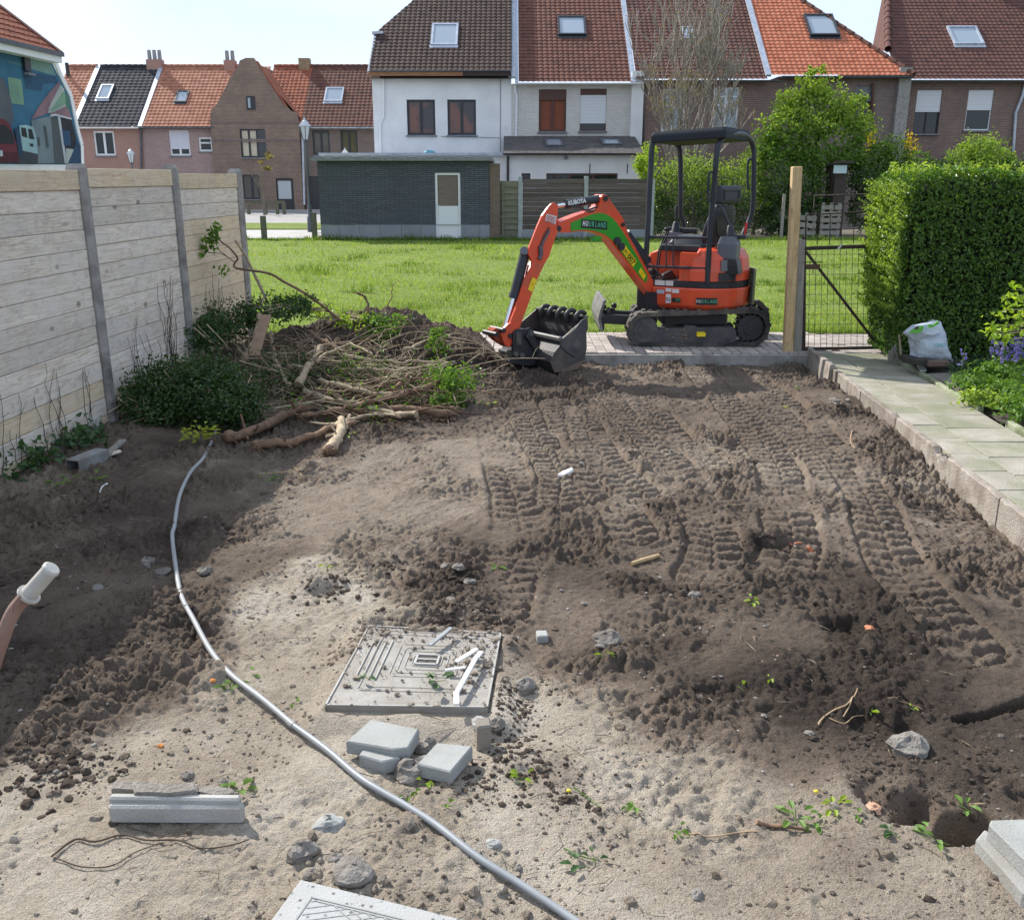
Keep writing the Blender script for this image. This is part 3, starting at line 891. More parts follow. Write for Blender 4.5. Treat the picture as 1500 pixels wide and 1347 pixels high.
low_leaves('ivy_plant', [tuple(gx(FG + .12, 6.3)[:2]), tuple(gx(FG + .15, 6.7)[:2]), tuple(gx(FG + .1, 6.9)[:2])], .08, 70, .055, M['leaf_ivy'], 'low dull ivy at the foot of the left fence panel', 'ivy')
low_leaves('ivy_plant', [tuple(gx(FG + .1, 6.05)[:2])], .07, 40, .05, M['leaf_ivy'], 'few ivy leaves at the left edge of the fence foot', 'ivy', .12)

# == right: garden path
M['path_tile'] = mat('mossy_concrete_tile', (.355, .325, .275), (.27, .255, .195), .9, 4.2, 10, .008, 70, var=.10, dirt=(.155, .17, .085), dscale=1.7, dlo=.42, dhi=.74, lo=.38, hi=.62)
M['path_bed'] = mat('joint_sand', (.25, .25, .17), (.19, .2, .12), .95, 10, 6, .01, 60)
M['kerb_conc'] = mat('kerb_concrete', (.37, .325, .28), (.27, .23, .19), .95, 6, 9, .012, 70, var=.14, dirt=(.19, .15, .12), dlo=.45, dhi=.7)
M['kerb_moss'] = mat('mossy_kerb', (.33, .34, .25), (.22, .26, .14), .92, 7, 9, .01, 70, var=.15, dirt=(.13, .14, .07))
PE = 2.57
def strip(name, g0, g1, y0, y1, z0, z1, m, kind='structure'):
    b = MB(); c = gx((g0 + g1) / 2, (y0 + y1) / 2, (z0 + z1) / 2)
    b.obox(c, Vector((SK, 1, 0)) * (y1 - y0) / 2, Vector(((g1 - g0) / 2, 0, 0)), Vector((0, 0, (z1 - z0) / 2)))
    o = b.build(name, m)
    return tag(o, kind=kind) if kind else o
path = strip('garden_path', PE + .055, 3.34, -1.0, 10.34, -.3, -.012, M['path_bed'])
y = 10.33; k = 0
while y > .4:
    for ca, (ga, gb) in enumerate(((PE + .058, 2.86), (2.866, 3.335))):
        ln = .40
        yy = y - (.09 if ca else 0)
        b = MB(); c = gx((ga + gb) / 2, yy - ln / 2, -.006 + random.uniform(-.0015, .0015))
        tl = Vector((0, 0, random.uniform(-.003, .003)))
        b.obox(c, Vector((SK, 1, 0)) * (ln / 2 - .002) + tl, Vector(((gb - ga) / 2 - .001, 0, random.uniform(-.002, .002))), Vector((0, 0, .022)), .004)
        b.build('paving_tile', M['path_tile'], path)
    y -= .40
# the edging slabs beside the dug soil, broken here and there
def edging(y0, y1, top, zb, dx, notch, lab, leanx=0.0):
    rg_ = random.Random(int(y1 * 31))
    n = max(6, int((y1 - y0) / .045)); b = MB()
    ring_prev = None; rings = []
    for i in range(n + 1):
        t = i / n; yy = y0 + (y1 - y0) * t
        zt = top
        for (nt, nw, nd) in notch:
            q = (yy - nt) / nw
            if abs(q) < 1: zt -= nd * (1 - q * q) * rg_.uniform(.75, 1.1)
        j = rg_.uniform(-.004, .004); e = rg_.uniform(-.003, .003)
        rings.append([gx(PE + dx + j + leanx, yy, zb), gx(PE + dx + .052 + leanx, yy, zb), gx(PE + dx + .052, yy, zt - .004 + e), gx(PE + dx + .046, yy, zt + e), gx(PE + dx + .008 + j, yy, zt + e), gx(PE + dx + j, yy, zt - .008 + e)])
    b.loft(rings, smooth=False)
    o = b.build('edging_slab', M['kerb_conc'])
    return tag(o, lab, 'edging slab', 'edging slabs along the dug soil')
edging(9.30, 10.28, .075, -.40, -.03, [(9.35, .05, .02)], 'leaning reddish edging slab at the gate end of the path', -.03)
edging(8.32, 9.295, .035, -.40, -.004, [(8.35, .05, .015)], 'concrete edging slab with soil banked against it, second from the gate')
edging(7.34, 8.315, .028, -.40, .0, [(7.4, .06, .02)], 'concrete edging slab nearly buried by the soil bank, third from the gate')
edging(6.36, 7.335, .028, -.42, .0, [(6.42, .08, .06)], 'concrete edging slab broken away at its near end, pale mortar showing')
edging(5.38, 6.355, .022, -.42, -.005, [(6.30, .08, .05)], 'concrete edging slab with a broken far corner and exposed face')
edging(4.40, 5.375, .020, -.42, -.002, [(5.3, .03, .012)], 'concrete edging slab at the right edge of the photo with its bare face exposed')
edging(3.42, 4.395, .020, -.42, 0, [], 'concrete edging slab nearest the house')
b = MB(); b.ball(gx(PE + .012, 6.36, -.07), .035, 9, 6, sc=(.5, 1.2, 1.2)); tag(b.build('mortar_lump', mat('white_mortar', (.48, .44, .38), (.36, .32, .27), .95, 20, 6, .02)), 'pale mortar lump in the broken joint of the edging', 'mortar')
# low kerb on the garden-bed side
for (a, c, dz, dx, lab) in [(4.1, 5.1, .05, .0, 'green stained bed kerb at the right photo edge'), (5.12, 6.1, .05, .0, 'green bed kerb under the leafy plants near the right photo edge'), (6.12, 7.12, .055, .01, 'green bed kerb ending at the leafy plants'), (7.6, 8.58, .05, -.01, 'mossy bed kerb in front of the flat soil'), (8.6, 9.56, .05, .0, 'mossy bed kerb beside the compost bag'), (9.58, 10.3, .045, .01, 'mossy bed kerb at the foot of the hedge')]:
    b = MB(); m = gx(3.37 + dx, (a + c) / 2, -.08 + dz / 2)
    b.obox(m, Vector((SK, 1, 0)) * (c - a) / 2, Vector((.026, 0, 0)), Vector((0, 0, .08 + dz / 2)), .006)
    tag(b.build('bed_kerb', M['kerb_moss']), lab, 'kerb', 'kerb stones of the flower bed')
# flower bed earth
def bed():
    n, m = 90, 60
    ys = np.linspace(1.0, 10.6, n); g = np.linspace(3.40, 7.5, m); A, B = np.meshgrid(g, ys)
    X = A + SK * B; Z = .01 + .06 * sstep(3.4, 4.0, A) + .05 * fbm2(X * 2, B * 2, 5, 700) + .03 * fbm2(X * 9, B * 9, 4, 705)
    idx = np.arange(n * m).reshape(n, m)
    o = fastmesh('flower_bed', np.stack([X.ravel(), B.ravel(), Z.ravel()], 1), np.stack([idx[:-1, :-1].ravel(), idx[:-1, 1:].ravel(), idx[1:, 1:].ravel(), idx[1:, :-1].ravel()], 1),
                 mat('bed_soil', (.075, .06, .048), (.042, .034, .028), .95, 12, 8, .02, 50), org=(0, 0, 0), smooth=True)
    tag(o, kind='structure')
bed()
b = MB(); c = gx(3.75, 8.55, .035)
b.obox(c, Vector((.31, .02, .01)), Vector((-.03, .42, .01)), Vector((0, 0, .022)), .008)
tag(b.build('paving_slab', mat('dirty_slab', (.22, .2, .17), (.15, .135, .115), .95, 5, 8, .006, 60)), 'flat soil-stained slab in the bed in front of the compost bag', 'slab')

# == the brick pavement behind the plot
M['paver'] = mat('grey_pink_paver', (.42, .37, .33), (.33, .285, .255), .92, 7, 8, .004, 90, var=.28, dirt=(.22, .19, .165), dlo=.55, dhi=.75)
M['paver_joint'] = mat('paver_joint', (.20, .175, .14), (.14, .125, .10), .95, 14)
pv = MB(); pv.box((1.6, 11.0, -.17), (12.8, 1.44, .3)); pav = tag(pv.build('pavement', M['paver_joint']), kind='structure')
pw, pl = .105, .205
pm = None; n_p = 0; rest = MB()
cells = []
for r in range(7):
    for c in range(-44, 78):
        cells.append((c * pw + 1.0, 11.70 - (r + .5) * pl, r))
cells.sort(key=lambda q: (q[0] < -1.0 or q[0] > 4.6, -q[1] * 0 + abs(q[0] - 1.4)))
for (x, y_, r) in cells:
    if not (-4.4 < x < 7.9): continue
    dz = random.uniform(-.003, .003)
    if n_p < 300:
        if pm is None:
            q = MB(); q.obox((0, 0, 0), (pw / 2 - .004, 0, 0), (0, pl / 2 - .004, 0), (0, 0, .02), .004)
            o = q.build('paver', M['paver'], pav, org=(0, 0, -.02)); pm = o.data
            o.location = Vector((x, y_, -.018 + dz)) - ORG[pav.name]
        else:
            o = bpy.data.objects.new('paver', pm); COL.objects.link(o); o.parent = pav; o.location = Vector((x, y_, -.018 + dz)) - ORG[pav.name]
        o.rotation_euler = (random.uniform(-.008, .008), random.uniform(-.012, .012), 0)
        n_p += 1
    else:
        rest.obox((x, y_, -.018 + dz), (pw / 2 - .004, 0, 0), (0, pl / 2 - .004, 0), (0, 0, .02))
tag(rest.build('outer_pavers', M['paver'], pav), kind='stuff')
b = MB(); b.box((1.6, 10.245, -.09), (12.0, .05, .19), ch=.006); tag(b.build('pavement_kerb', M['post_conc']), kind='structure')

# == gate and posts
M['rust_black'] = mat('rusty_dark_iron', (.035, .030, .026), (.075, .05, .036), .75, 14, 7, .003, 90, metal=.3)
M['galv'] = mat('weathered_wire', (.13, .125, .115), (.09, .07, .055), .6, 20, 5, metal=.5)
M['post_grey'] = plankmat('grey_oak', (.22, .20, .165), (.32, .295, .25), (.26, .245, .22), .5, 'Z')
M['post_new'] = plankmat('fresh_pine_post', (.50, .33, .16), (.62, .45, .24), (.55, .42, .25), .5, 'Z', .05)
YG = 10.38
p0, p1 = PY(1155, 517, YG), PY(1167, 244, YG - .02)
p0.z = -.25
b = MB(); b.bar(p0, p1, .10, .10, (0, 1, 0), .008)
tag(b.build('wooden_post', M['post_new']), 'tall fresh yellow pine post leaning at the gate', 'post')
b = MB(); q0, q1 = PY(1167, 518, YG + .03), PY(1171, 350, YG + .03); q0.z = -.3
b.bar(q0, q1, .12, .10, (0, 1, 0), .01); b.tube([q1 + Vector((0, 0, -.25)) + Vector((.02, -.055, 0)), q1 + Vector((.02, -.062, -.25))], .008, 6)
tag(b.build('gate_post', M['post_grey']), 'short weathered grey gate post beside the pine post', 'post')
gate = empty('garden_gate', PY(1235, 514, YG), 'dark rusty iron garden gate with square wire mesh and a diagonal brace', 'gate')
gp = lambda u, v, dy=0: PY(u, v, YG + dy)
gl, gr_, gt, gb = 1178, 1290, 361, 512
b = MB(); b.bar(gp(gl - 1, gb + 2), gp(gl, 347), .035, .035, (0, 1, 0)); b.bar(gp(gr_, gb), gp(gr_, 367), .03, .03, (0, 1, 0))
b.bar(gp(gl, gb - 1), gp(gr_ - 3, gb - 3), .03, .03, (0, 1, 0)); b.bar(gp(gl, gt + 3), gp(gr_ + 1, gt - 1), .038, .045, (0, 1, 0))
b.bar(gp(gr_ + 1, gt), gp(gr_ + 7, gt + 12), .03, .03, (0, 1, 0))
b.build('gate_frame', M['rust_black'], gate)
b = MB(); b.bar(gp(1180, 368, -.028), gp(1287, 507, -.028), .028, .018, (0, 1, 0)); b.build('brace', M['rust_black'], gate)
b = MB(); b.bar(gp(1180, 391, -.03), gp(1201, 391, -.03), .05, .02, (0, 1, 0)); b.tube([gp(1177, 384, -.04), gp(1205, 384, -.04)], .006, 6); b.tube([gp(1191, 395, -.04), gp(1191, 400, -.04)], .005, 6); b.build('latch', mat('rusty_latch', (.12, .06, .035), (.06, .04, .03), .8, 14), gate)
b = MB()
for i in range(12):
    u = gl + 7 + i * 8.9
    b.tube([gp(u + 1.5, gt + 3, .004), gp(u - 1, gb - 2, .004)], .0028, 4, False)
for i in range(10):
    v = gt + 11 + i * 14.6
    b.tube([gp(gl, v + 1, .009), gp(gr_ + 1, v, .009)], .0028, 4, False)
b.build('wire_mesh', M['galv'], gate)
b = MB()
b.tube([gp(1180, 361), gp(1181, 317), gp(1183, 314.5), gp(1197, 314), gp(1290, 309)], .008, 5); b.tube([gp(1192, 313), gp(1193, 287), gp(1290, 284)], .009, 5)
b.tube([gp(1193, 301), gp(1230, 297.5), gp(1290, 299)], .004, 4, False)
for u, va in ((1197, 360), (1215, 359), (1232, 358), (1250, 357), (1268, 357), (1284, 357)):
    b.tube([gp(u, va), gp(u + 1.5, 313)], .0045, 4, False)
for u in (1222, 1261): b.tube([gp(u, 310), gp(u, 285)], .005, 4, False)
for i in range(14): b.tube([gp(1196 + i * 7, 285), gp(1196 + i * 7, 279)], .003, 3, False)
b.tube([gp(1182, 338), gp(1287, 334)], .004, 4, False)
b.build('top_rails', M['rust_black'], gate)
b = MB(); b.prism([gp(1226, 364, -.03), gp(1232, 357, -.03), gp(1234, 359, -.03), gp(1228, 367, -.03)], Vector((0, -.006, 0))); b.build('tag', mat('white_tag', (.6, .6, .52), (.5, .5, .45), .6), gate)

# == hedge
def hedge():
    root = empty('hedge', (5.4, 10.0, .05), 'tall clipped green privet hedge right of the garden gate', 'hedge')
    rg_ = np.random.default_rng(21)
    x0, x1, y0, y1, zt = 3.93, 7.6, 9.52, 10.5, 1.88
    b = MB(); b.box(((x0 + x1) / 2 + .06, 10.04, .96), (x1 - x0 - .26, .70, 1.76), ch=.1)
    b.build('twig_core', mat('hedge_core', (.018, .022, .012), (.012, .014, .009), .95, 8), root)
    # lumpy faces: front, left, top
    def face(n, f):
        a, c = rg_.random(n), rg_.random(n)
        P, N = f(a, c)
        lump = .05 * fbm2(P[:, 0] * 3 + P[:, 1] * 3, P[:, 2] * 3 + P[:, 1] * 2, 3, 31)
        P = P + N * (lump - .10 * rg_.random(n) ** 1.5 + .02)[:, None]
        return P, N
    fr = lambda a, c: (np.stack([x0 + .03 + (x1 - x0) * a, y0 + .05 * np.sin(a * 9) + 0 * a, .12 + (zt - .12) * c], 1), np.tile([0, -1., 0], (len(a), 1)))
    lf = lambda a, c: (np.stack([x0 - .08 * np.sin(c * 2.6) + .03 + .05 * (c < .25), y0 + (y1 - y0) * a, .08 + (zt - .1) * c], 1), np.tile([-1., 0, 0], (len(a), 1)))
    tp = lambda a, c: (np.stack([x0 - .02 + (x1 - x0) * a, y0 + (y1 - y0) * c, zt + .04 * np.sin(a * 14) + .02 * np.sin(c * 6) + .06 * a], 1), np.tile([0, 0, 1.], (len(a), 1)))
    PS, NS = zip(face(23000, fr), face(11000, lf), face(9000, tp))
    P, N = np.concatenate(PS), np.concatenate(NS)
    tag(leafcloud('foliage', P, N, .041, .024, M['leaf_hedge'], root, rg_, .15), kind='stuff')
    # young shoots on top and left; extra pale ones paint sunlight onto the left
    P, N = [], []
    for _ in range(900):
        t = rg_.random()
        if t < .45: p = np.array([x0 + (x1 - x0) * rg_.random() ** 1.2, y0 + .1 + .8 * rg_.random(), zt]); d = np.array([rg_.normal(0, .25), rg_.normal(0, .25), 1])
        else: p = np.array([x0 - .06, y0 + rg_.random(), .5 + 1.3 * rg_.random()]); d = np.array([-1, rg_.normal(0, .3), .6])
        L = rg_.uniform(.03, .14)
        for k in range(6):
            P.append(p + d * L * k / 5); N.append(d + rg_.normal(0, .7, 3))
    tag(leafcloud('sunlit_young_shoots', np.array(P), np.array(N), .040, .022, M['leaf_spring'], root, rg_, .1), kind='stuff')
    b = MB()
    for _ in range(26):
        x = x0 + .05 + 1.2 * random.random(); yb = y0 + .1 + .5 * random.random()
        b.tube([(x, yb, -.02), (x + random.uniform(-.05, .05), yb, .25), (x + random.uniform(-.12, .1), yb + .05, .6)], [.016, .012, .007], 5, False)
    b.build('stems', M['bark_grey'], root)
hedge()

# == compost bag and the things round it
def bag():
    YB = 9.26
    root = empty('compost_bag', PY(1362, 526, YB), 'crumpled white plastic compost bag with green print leaning on the hedge', 'bag')
    t = NT('bag_plastic'); v = t.coord((1, 1, 1), False)
    c = t.ramp(t.noise(v, 7, 5), [(.35, (.42, .49, .56)), (.65, (.55, .60, .66))])
    c = t.mix(t.ramp(t.noise(v, 12, 6, .7), [(.6, 0.0), (.8, .6)]), c, (.30, .27, .22))
    m = t.done(c, .32, 0, t.bump(t.noise(v, 14, 4, .6, 1.5), .02, .8), .5)
    # outline rows from the foot up: left u, right u, v, half depth
    rows = [(1329, 1396, 529, .05), (1334, 1393, 524, .13), (1337, 1387, 515, .16), (1335, 1384, 505, .17), (1334, 1383, 496, .16), (1330, 1384, 489, .12), (1328, 1383, 485, .09), (1334, 1380, 480, .07), (1342, 1379, 475, .045), (1366, 1378, 471, .015)]
    rings = []; n = 26
    for (a, c_, v_, dp) in rows:
        A, B = PY(a, v_, YB), PY(c_, v_, YB); mid = (A + B) / 2; hw = (B - A).length / 2
        rg_ = []
        for k in range(n):
            th = 2 * math.pi * k / n; ex = 2 / 3.0
            cx, sy = math.cos(th), math.sin(th)
            wr = 1 + .05 * math.sin(th * 5 + v_ * .35) + random.uniform(-.012, .012)
            rg_.append(mid + Vector((hw * math.copysign(abs(cx) ** ex, cx), dp * math.copysign(abs(sy) ** ex, sy) * wr, 0)))
        rings.append(rg_)
    b = MB(); b.loft(rings); o = b.build('sack', m, root)
    sub = o.modifiers.new('sub', 'SUBSURF'); sub.levels = 1; sub.render_levels = 2
    tx = bpy.data.textures.new('crumple', 'CLOUDS'); tx.noise_scale = .07; tx.noise_depth = 3
    d = o.modifiers.new('crumple', 'DISPLACE'); d.texture = tx; d.strength = .03; d.mid_level = .5
    b = MB()     # folded-over top flap
    F_ = [(1328, 489), (1335, 483), (1343, 477), (1352, 476), (1362, 474), (1373, 469), (1379, 473), (1381, 482), (1374, 488), (1364, 491), (1354, 495), (1345, 499), (1336, 496)]
    b.prism([PY(u, v_, YB - .165 - .03 * math.sin(i)) for i, (u, v_) in enumerate(F_)], Vector((0, .10, -.005)), smooth=True)
    f = b.build('folded_top', m, root, bevel=.012)
    g = plain('bag_green_print', (.12, .40, .06), .35)
    b = MB()
    for poly in ([(1331, 488), (1338, 482), (1353, 477), (1352, 484), (1343, 489), (1336, 487)], [(1360, 480), (1360, 475), (1367, 476), (1374, 470), (1376, 474), (1366, 479)]):
        b.prism([PY(u, v_, YB - .200) for u, v_ in poly], Vector((0, .012, 0)))
    b.build('green_print', g, root)
    b = MB(); b.prism([PY(u, v_, YB - .202) for u, v_ in [(1340, 481), (1344, 478), (1346, 481), (1342, 483)]], Vector((0, .01, 0))); b.build('hole', plain('dark_hole', (.05, .04, .035), .8), root)
    text('lettering', 'ote', PY(1377, 504.5, YB - .185), (1, .05, -.02), (0, .1, 1), .075, plain('bag_teal_print', (.10, .42, .45), .4), root)
bag()
def brick(name, u0, u1, v, Y, h, d, m, label, cat='brick', rz=0):
    a, c = PY(u0, v, Y), PY(u1, v, Y); b = MB(); mid = (a + c) / 2
    b.box((mid.x, Y + d / 2, mid.z + h / 2), ((c - a).length, d, h), rz, .006); o = b.build(name, m); return tag(o, label, cat)
M['old_brick'] = mat('old_brick', (.20, .13, .105), (.13, .09, .075), .95, 12, 7, .008, 60, dirt=(.08, .07, .06))
brick('timber_block', 1335, 1361, 535, 9.02, .055, .3, mat('black_timber', (.05, .042, .036), (.03, .026, .022), .9, 8), 'dark timber block under the left of the compost bag', 'block')
brick('brick', 1360, 1391, 537, 8.98, .05, .11, M['old_brick'], 'dirty old brick lying in front of the compost bag')
b = MB(); b.prism([G(1343, 536, .05), G(1352, 535, .05), G(1357, 544, .05), G(1348, 544, .05)], Vector((0, 0, .012))); tag(b.build('tile_shard', plain('white_glaze', (.75, .75, .73), .3)), 'white tile shard lying on the mossy kerb before the bag', 'tile')
b = MB(); b.tube([PY(1321, 528, 9.5), PY(1319, 510, 9.5), PY(1317, 490, 9.5)], [.012, .011, .009], 6); tag(b.build('stick', M['bark_pale']), 'pale upright stick at the hedge foot beside the bag', 'stick')
for k, (u, h) in enumerate(((1307, .16), (1311, .19), (1315, .14), (1303, .12))):
    a = PY(u, 521, 9.62); b = MB(); b.box((a.x, a.y, .04 + h / 2), (.03, .012, h), ch=.003)
    tag(b.build('slat_stake', M['post_grey']), ('second from the left', 'tallest', 'rightmost', 'leftmost')[k] + ' of the four short grey stakes at the hedge foot', 'stake', 'stakes at the hedge foot')

# == planting in the bed
rgb = np.random.default_rng(33)
def low_plant(name, cx, cy, r, h, n, L, m, label, cat='plant'):
    P, N = blob_pts([((cx, cy, .05 + h * .45), (r, r, h * .55))], n, rgb, .2, 12, .45)
    o = empty(name, (cx, cy, .05), label, cat)
    tag(leafcloud('foliage', P, N + np.array([0, 0, .6]), L, L * .72, m, o, rgb), kind='stuff')
    b = MB()
    for k in range(9):
        a = k * .7; b.tube([(cx, cy, .03), (cx + r * .4 * math.cos(a), cy + r * .4 * math.sin(a), h * .6), (cx + r * .75 * math.cos(a), cy + r * .75 * math.sin(a), h * .9)], [.005, .004, .002], 4, False)
    b.build('stems', M['leaf_mid'], o)
    return o
for (u, v, r, h, n, m, lab) in [(1425, 572, .22, .16, 520, 'leaf_mid', 'low leafy green plant at the edge of the bed by the kerb gap'), (1460, 560, .26, .22, 800, 'leaf_mid', 'bushy green leafy plant behind the kerb gap'), (1490, 585, .26, .2, 800, 'leaf_mid', 'leafy green plant spilling towards the green kerb'),
                             (1440, 590, .2, .12, 420, 'leaf_spring', 'bright low leaves in the gap between two bed kerbs'), (1510, 610, .3, .2, 700, 'leaf_mid', 'leafy plant at the right photo edge over the kerb'), (1500, 545, .28, .26, 700, 'leaf_spring', 'light green plant among the bluebells at the right edge')]:
    p = G(u, v, .05); low_plant('leafy_plant', p.x, p.y, r, h * .8, n, .042, M[m], lab)
b = MB(); P = []
for _ in range(190):
    u, v = rgb.uniform(1392, 1500), rgb.uniform(535, 556); p = G(u, v, .05); a = rgb.uniform(0, 6.28); L = rgb.uniform(.12, .26)
    q = p + Vector((math.cos(a) * L * .7, math.sin(a) * L * .7, L * .55)); e = q + Vector((math.cos(a) * L * .35, math.sin(a) * L * .35, -L * .12)); s_ = Vector((-math.sin(a), math.cos(a), 0)) * .007
    b.add([p - s_, p + s_, q + s_, q - s_, e], [(0, 1, 2, 3), (3, 2, 4)])
tag(b.build('bluebell_leaves', M['leaf_ivy']), 'tuft of dark strap-like bluebell leaves in the bed', 'plant')
M['bluebell'] = leafmat('bluebell_petals', (.16, .14, .50), (.36, .32, .78), .3, .6, .2)
def bluebell(u, v, lean, n, lab):
    p = G(u, v + 26, .05); root = empty('bluebell', p, lab, 'flower', 'bluebells in the bed'); t = p + Vector((lean, -.02, .35)); b = MB()
    b.tube([p, (p + t) / 2 + Vector((0, 0, .01)), t, t + Vector((lean * .7, -.02, .03))], [.004, .0035, .003, .002], 5, False); b.build('stem', M['leaf_mid'], root)
    Q = np.array([list(p.lerp(t, .55 + .5 * k / n) + Vector((random.uniform(-.03, .03), random.uniform(-.03, .03), random.uniform(-.01, .02)))) for k in range(n)])
    leafcloud('petals', np.repeat(Q, 4, 0), np.tile([0, -.5, .2], (n * 4, 1)), .032, .022, M['bluebell'], root, rgb, 0)
for i, (u, v, ln) in enumerate([(1462, 530, -.05), (1470, 527, .02), (1476, 522, .03), (1483, 528, .05), (1467, 535, -.03), (1495, 524, .03), (1488, 517, .0), (1479, 535, .02), (1499, 530, .05), (1456, 527, -.06), (1497, 555, .02), (1504, 560, .04)]):
    bluebell(u, v, ln, 16, 'violet bluebell nodding over the leafy plants at the right photo edge')
bluebell(1404, 541, .0, 7, 'single pale bluebell standing apart in front of the dark hedge')
# branch of a light green shrub reaching in from the right
sh = empty('light_shrub', (4.9, 7.75, .05), 'shrub with fresh lime green leaves reaching in at the right photo edge', 'shrub')
b = MB(); tips = []
for (u, v) in [(1452, 478), (1458, 487), (1470, 455), (1478, 435), (1466, 490), (1490, 425), (1485, 480), (1475, 497), (1497, 440), (1500, 470), (1505, 490), (1488, 462)]:
    t = PY(u, v, 7.6 + random.uniform(-.15, .15)); tips.append(t)
    b.tube([(4.9, 7.75, .05), (4.75, 7.7, .5), t.lerp(Vector((4.7, 7.7, t.z + .05)), .4), t], [.014, .01, .006, .003], 5, False)
b.build('branches', M['bark_pale'], sh)
P = np.concatenate([np.array(t)[None] + rgb.normal(0, .04, (15, 3)) for t in tips])
tag(leafcloud('foliage', P, np.tile([-.3, -.4, .7], (len(P), 1)), .052, .036, M['leaf_lime'], sh, rgb), kind='stuff')
P, N = blob_pts([((5.1, 7.8, .75), (.30, .4, .30))], 160, rgb, .2, 14); tag(leafcloud('inner_foliage', P, N, .055, .04, M['leaf_lime'], sh, rgb), kind='stuff')

# == grass on the lawn
def lawn_grass():
    rg_ = np.random.default_rng(8)
    def blades(name, P, Hh, Wd, m, spread=.5):
        n = len(P); a = rg_.uniform(0, 2 * math.pi, n); ln = rg_.normal(0, spread, (n, 2)) * Hh[:, None]
        s_ = np.stack([np.cos(a), np.sin(a), 0 * a], 1) * Wd[:, None]
        tip = P + np.column_stack([ln, Hh])
        V = np.stack([P - s_, P + s_, tip], 1).reshape(-1, 3)
        return tag(fastmesh(name, V, np.arange(3 * n).reshape(n, 3), m, org=(0, 0, 0)), kind='stuff')
    n = 110000
    y = 11.76 + 18.6 * rg_.random(n) ** 1.7; x = (rg_.random(n) - .5) * (y * 1.2 + 2) ; x = x + .03 * y
    P = np.stack([x, y, 0 * x], 1)
    den = fbm2(x * .8, y * .8, 4, 900); Hh = (.030 + .05 * rg_.random(n) ** 2) * (1 + 1.2 * np.clip(den, -.5, .6)); Wd = .0035 + .00045 * (y - 11)
    blades('grass', P, Hh, Wd, M['grass'])
    # taller darker tufts
    cs = [(PY(u, v, 1)[0] / PY(u, v, 1)[1], v) for u, v in []]
    tu = [(690, 461), (500, 382), (525, 378), (600, 452), (575, 462), (640, 470), (1185, 480), (1215, 500), (580, 356), (730, 352), (660, 354), (1120, 356), (470, 402), (450, 395), (605, 400), (940, 470), (1145, 470)]
    tu += [(rg_.uniform(380, 1290), rg_.uniform(352, 480)) for _ in range(70)]
    Q, Hq = [], []
    for u, v in tu:
        g_ = G(u, v, 0)
        k = int(rg_.uniform(30, 120)); r = rg_.uniform(.08, .28)
        q = rg_.normal(0, r, (k, 2)) * np.array([1.3, .8]) + np.array([g_.x, g_.y]); k2 = (q[:, 1] > 11.75) & (q[:, 1] < 30.2)
        Q.append(np.column_stack([q, np.zeros(k)])[k2]); Hq.append((rg_.uniform(.05, .15) * rg_.random(k) + .04)[k2])
    # the unmown edges along the bricks and the garage
    for (ya, yb, k, h) in ((11.74, 11.86, 5200, .085), (29.7, 30.2, 5200, .16)):
        yy = rg_.uniform(ya, yb, k); xx = rg_.uniform(-9, 9, k) * (1 if ya < 20 else 1.2)
        Q.append(np.stack([xx, yy, 0 * xx], 1)); Hq.append(h * rg_.random(k) * (1 + .9 * fbm2(xx * 1.2, yy, 3, 910)) + .02)
    Q, Hq = np.concatenate(Q), np.concatenate(Hq)
    blades('grass_tufts', Q, Hq, .004 + .0005 * (Q[:, 1] - 11), M['grass_dark'], .45)
    # dandelions and daisies
    for nm, m, k, sz_ in (('dandelions', plain('dandelion_yellow', (.75, .55, .03), .7), 190, .016), ('daisies', plain('daisy_white', (.75, .75, .72), .7), 110, .011)):
        y = 11.9 + 17 * rg_.random(k) ** 1.4; x = (rg_.random(k) - .4) * y * 1.05
        P = np.stack([x, y, .035 + .03 * rg_.random(k)], 1)
        rocks(nm, P, np.full(k, sz_), m, .4, .1, rg_)
M['grass'] = leafmat('grass_blades', (.150, .245, .042), (.27, .37, .082), .4, .6, .15, (.38, .40, .17))
M['grass_dark'] = leafmat('grass_tuft_blades', (.062, .125, .02), (.14, .22, .042), .4, .6, .15)
lawn_grass()
# == buildings
M['glass'] = NT('window_glass').done((.018, .021, .026, 1), .03, 0, None, .5, 0)
M['glass_sky'] = NT('roof_glass').done((.30, .36, .42, 1), .08, 0, None, .9, 0)
M['white_frame'] = plain('white_window_frame', (.75, .76, .77), .4)
M['black_frame'] = plain('black_window_frame', (.022, .024, .032), .4)
M['brown_frame'] = plain('brown_window_frame', (.09, .035, .022), .5)
M['shutter'] = plain('white_roller_shutter', (.74, .76, .79), .5)
M['shutter_lilac'] = plain('grey_roller_shutter', (.66, .66, .74), .5)
M['sill'] = mat('bluestone_sill', (.24, .25, .26), (.17, .18, .19), .8, 8)
M['zinc'] = mat('zinc', (.52, .56, .62), (.38, .42, .49), .45, 4, 6, .004, 30, metal=.35, var=.1)
M['zinc_dark'] = mat('dark_zinc', (.13, .14, .16), (.09, .095, .11), .5, 4, metal=.3)
M['render_white'] = mat('white_painted_brick', (.80, .80, .79), (.72, .72, .71), .85, 1.2, 9, .01, 18, dirt=(.52, .50, .46), dscale=1.4, dlo=.60, dhi=.85)
M['white_brick'] = brickmat('whitewashed_brick', (.78, .77, .74), (.68, .66, .62), (.60, .58, .54), .22, .07, .010, (.55, .5, .44), .008)
M['brick_purple'] = brickmat('purple_brown_brick', (.235, .125, .10), (.13, .076, .068), (.33, .27, .235), .23, .075, .012, (.10, .072, .062))
M['brick_pink'] = brickmat('pink_brick', (.44, .235, .185), (.38, .20, .16), (.42, .30, .26), .21, .065, .009, (.3, .17, .14))
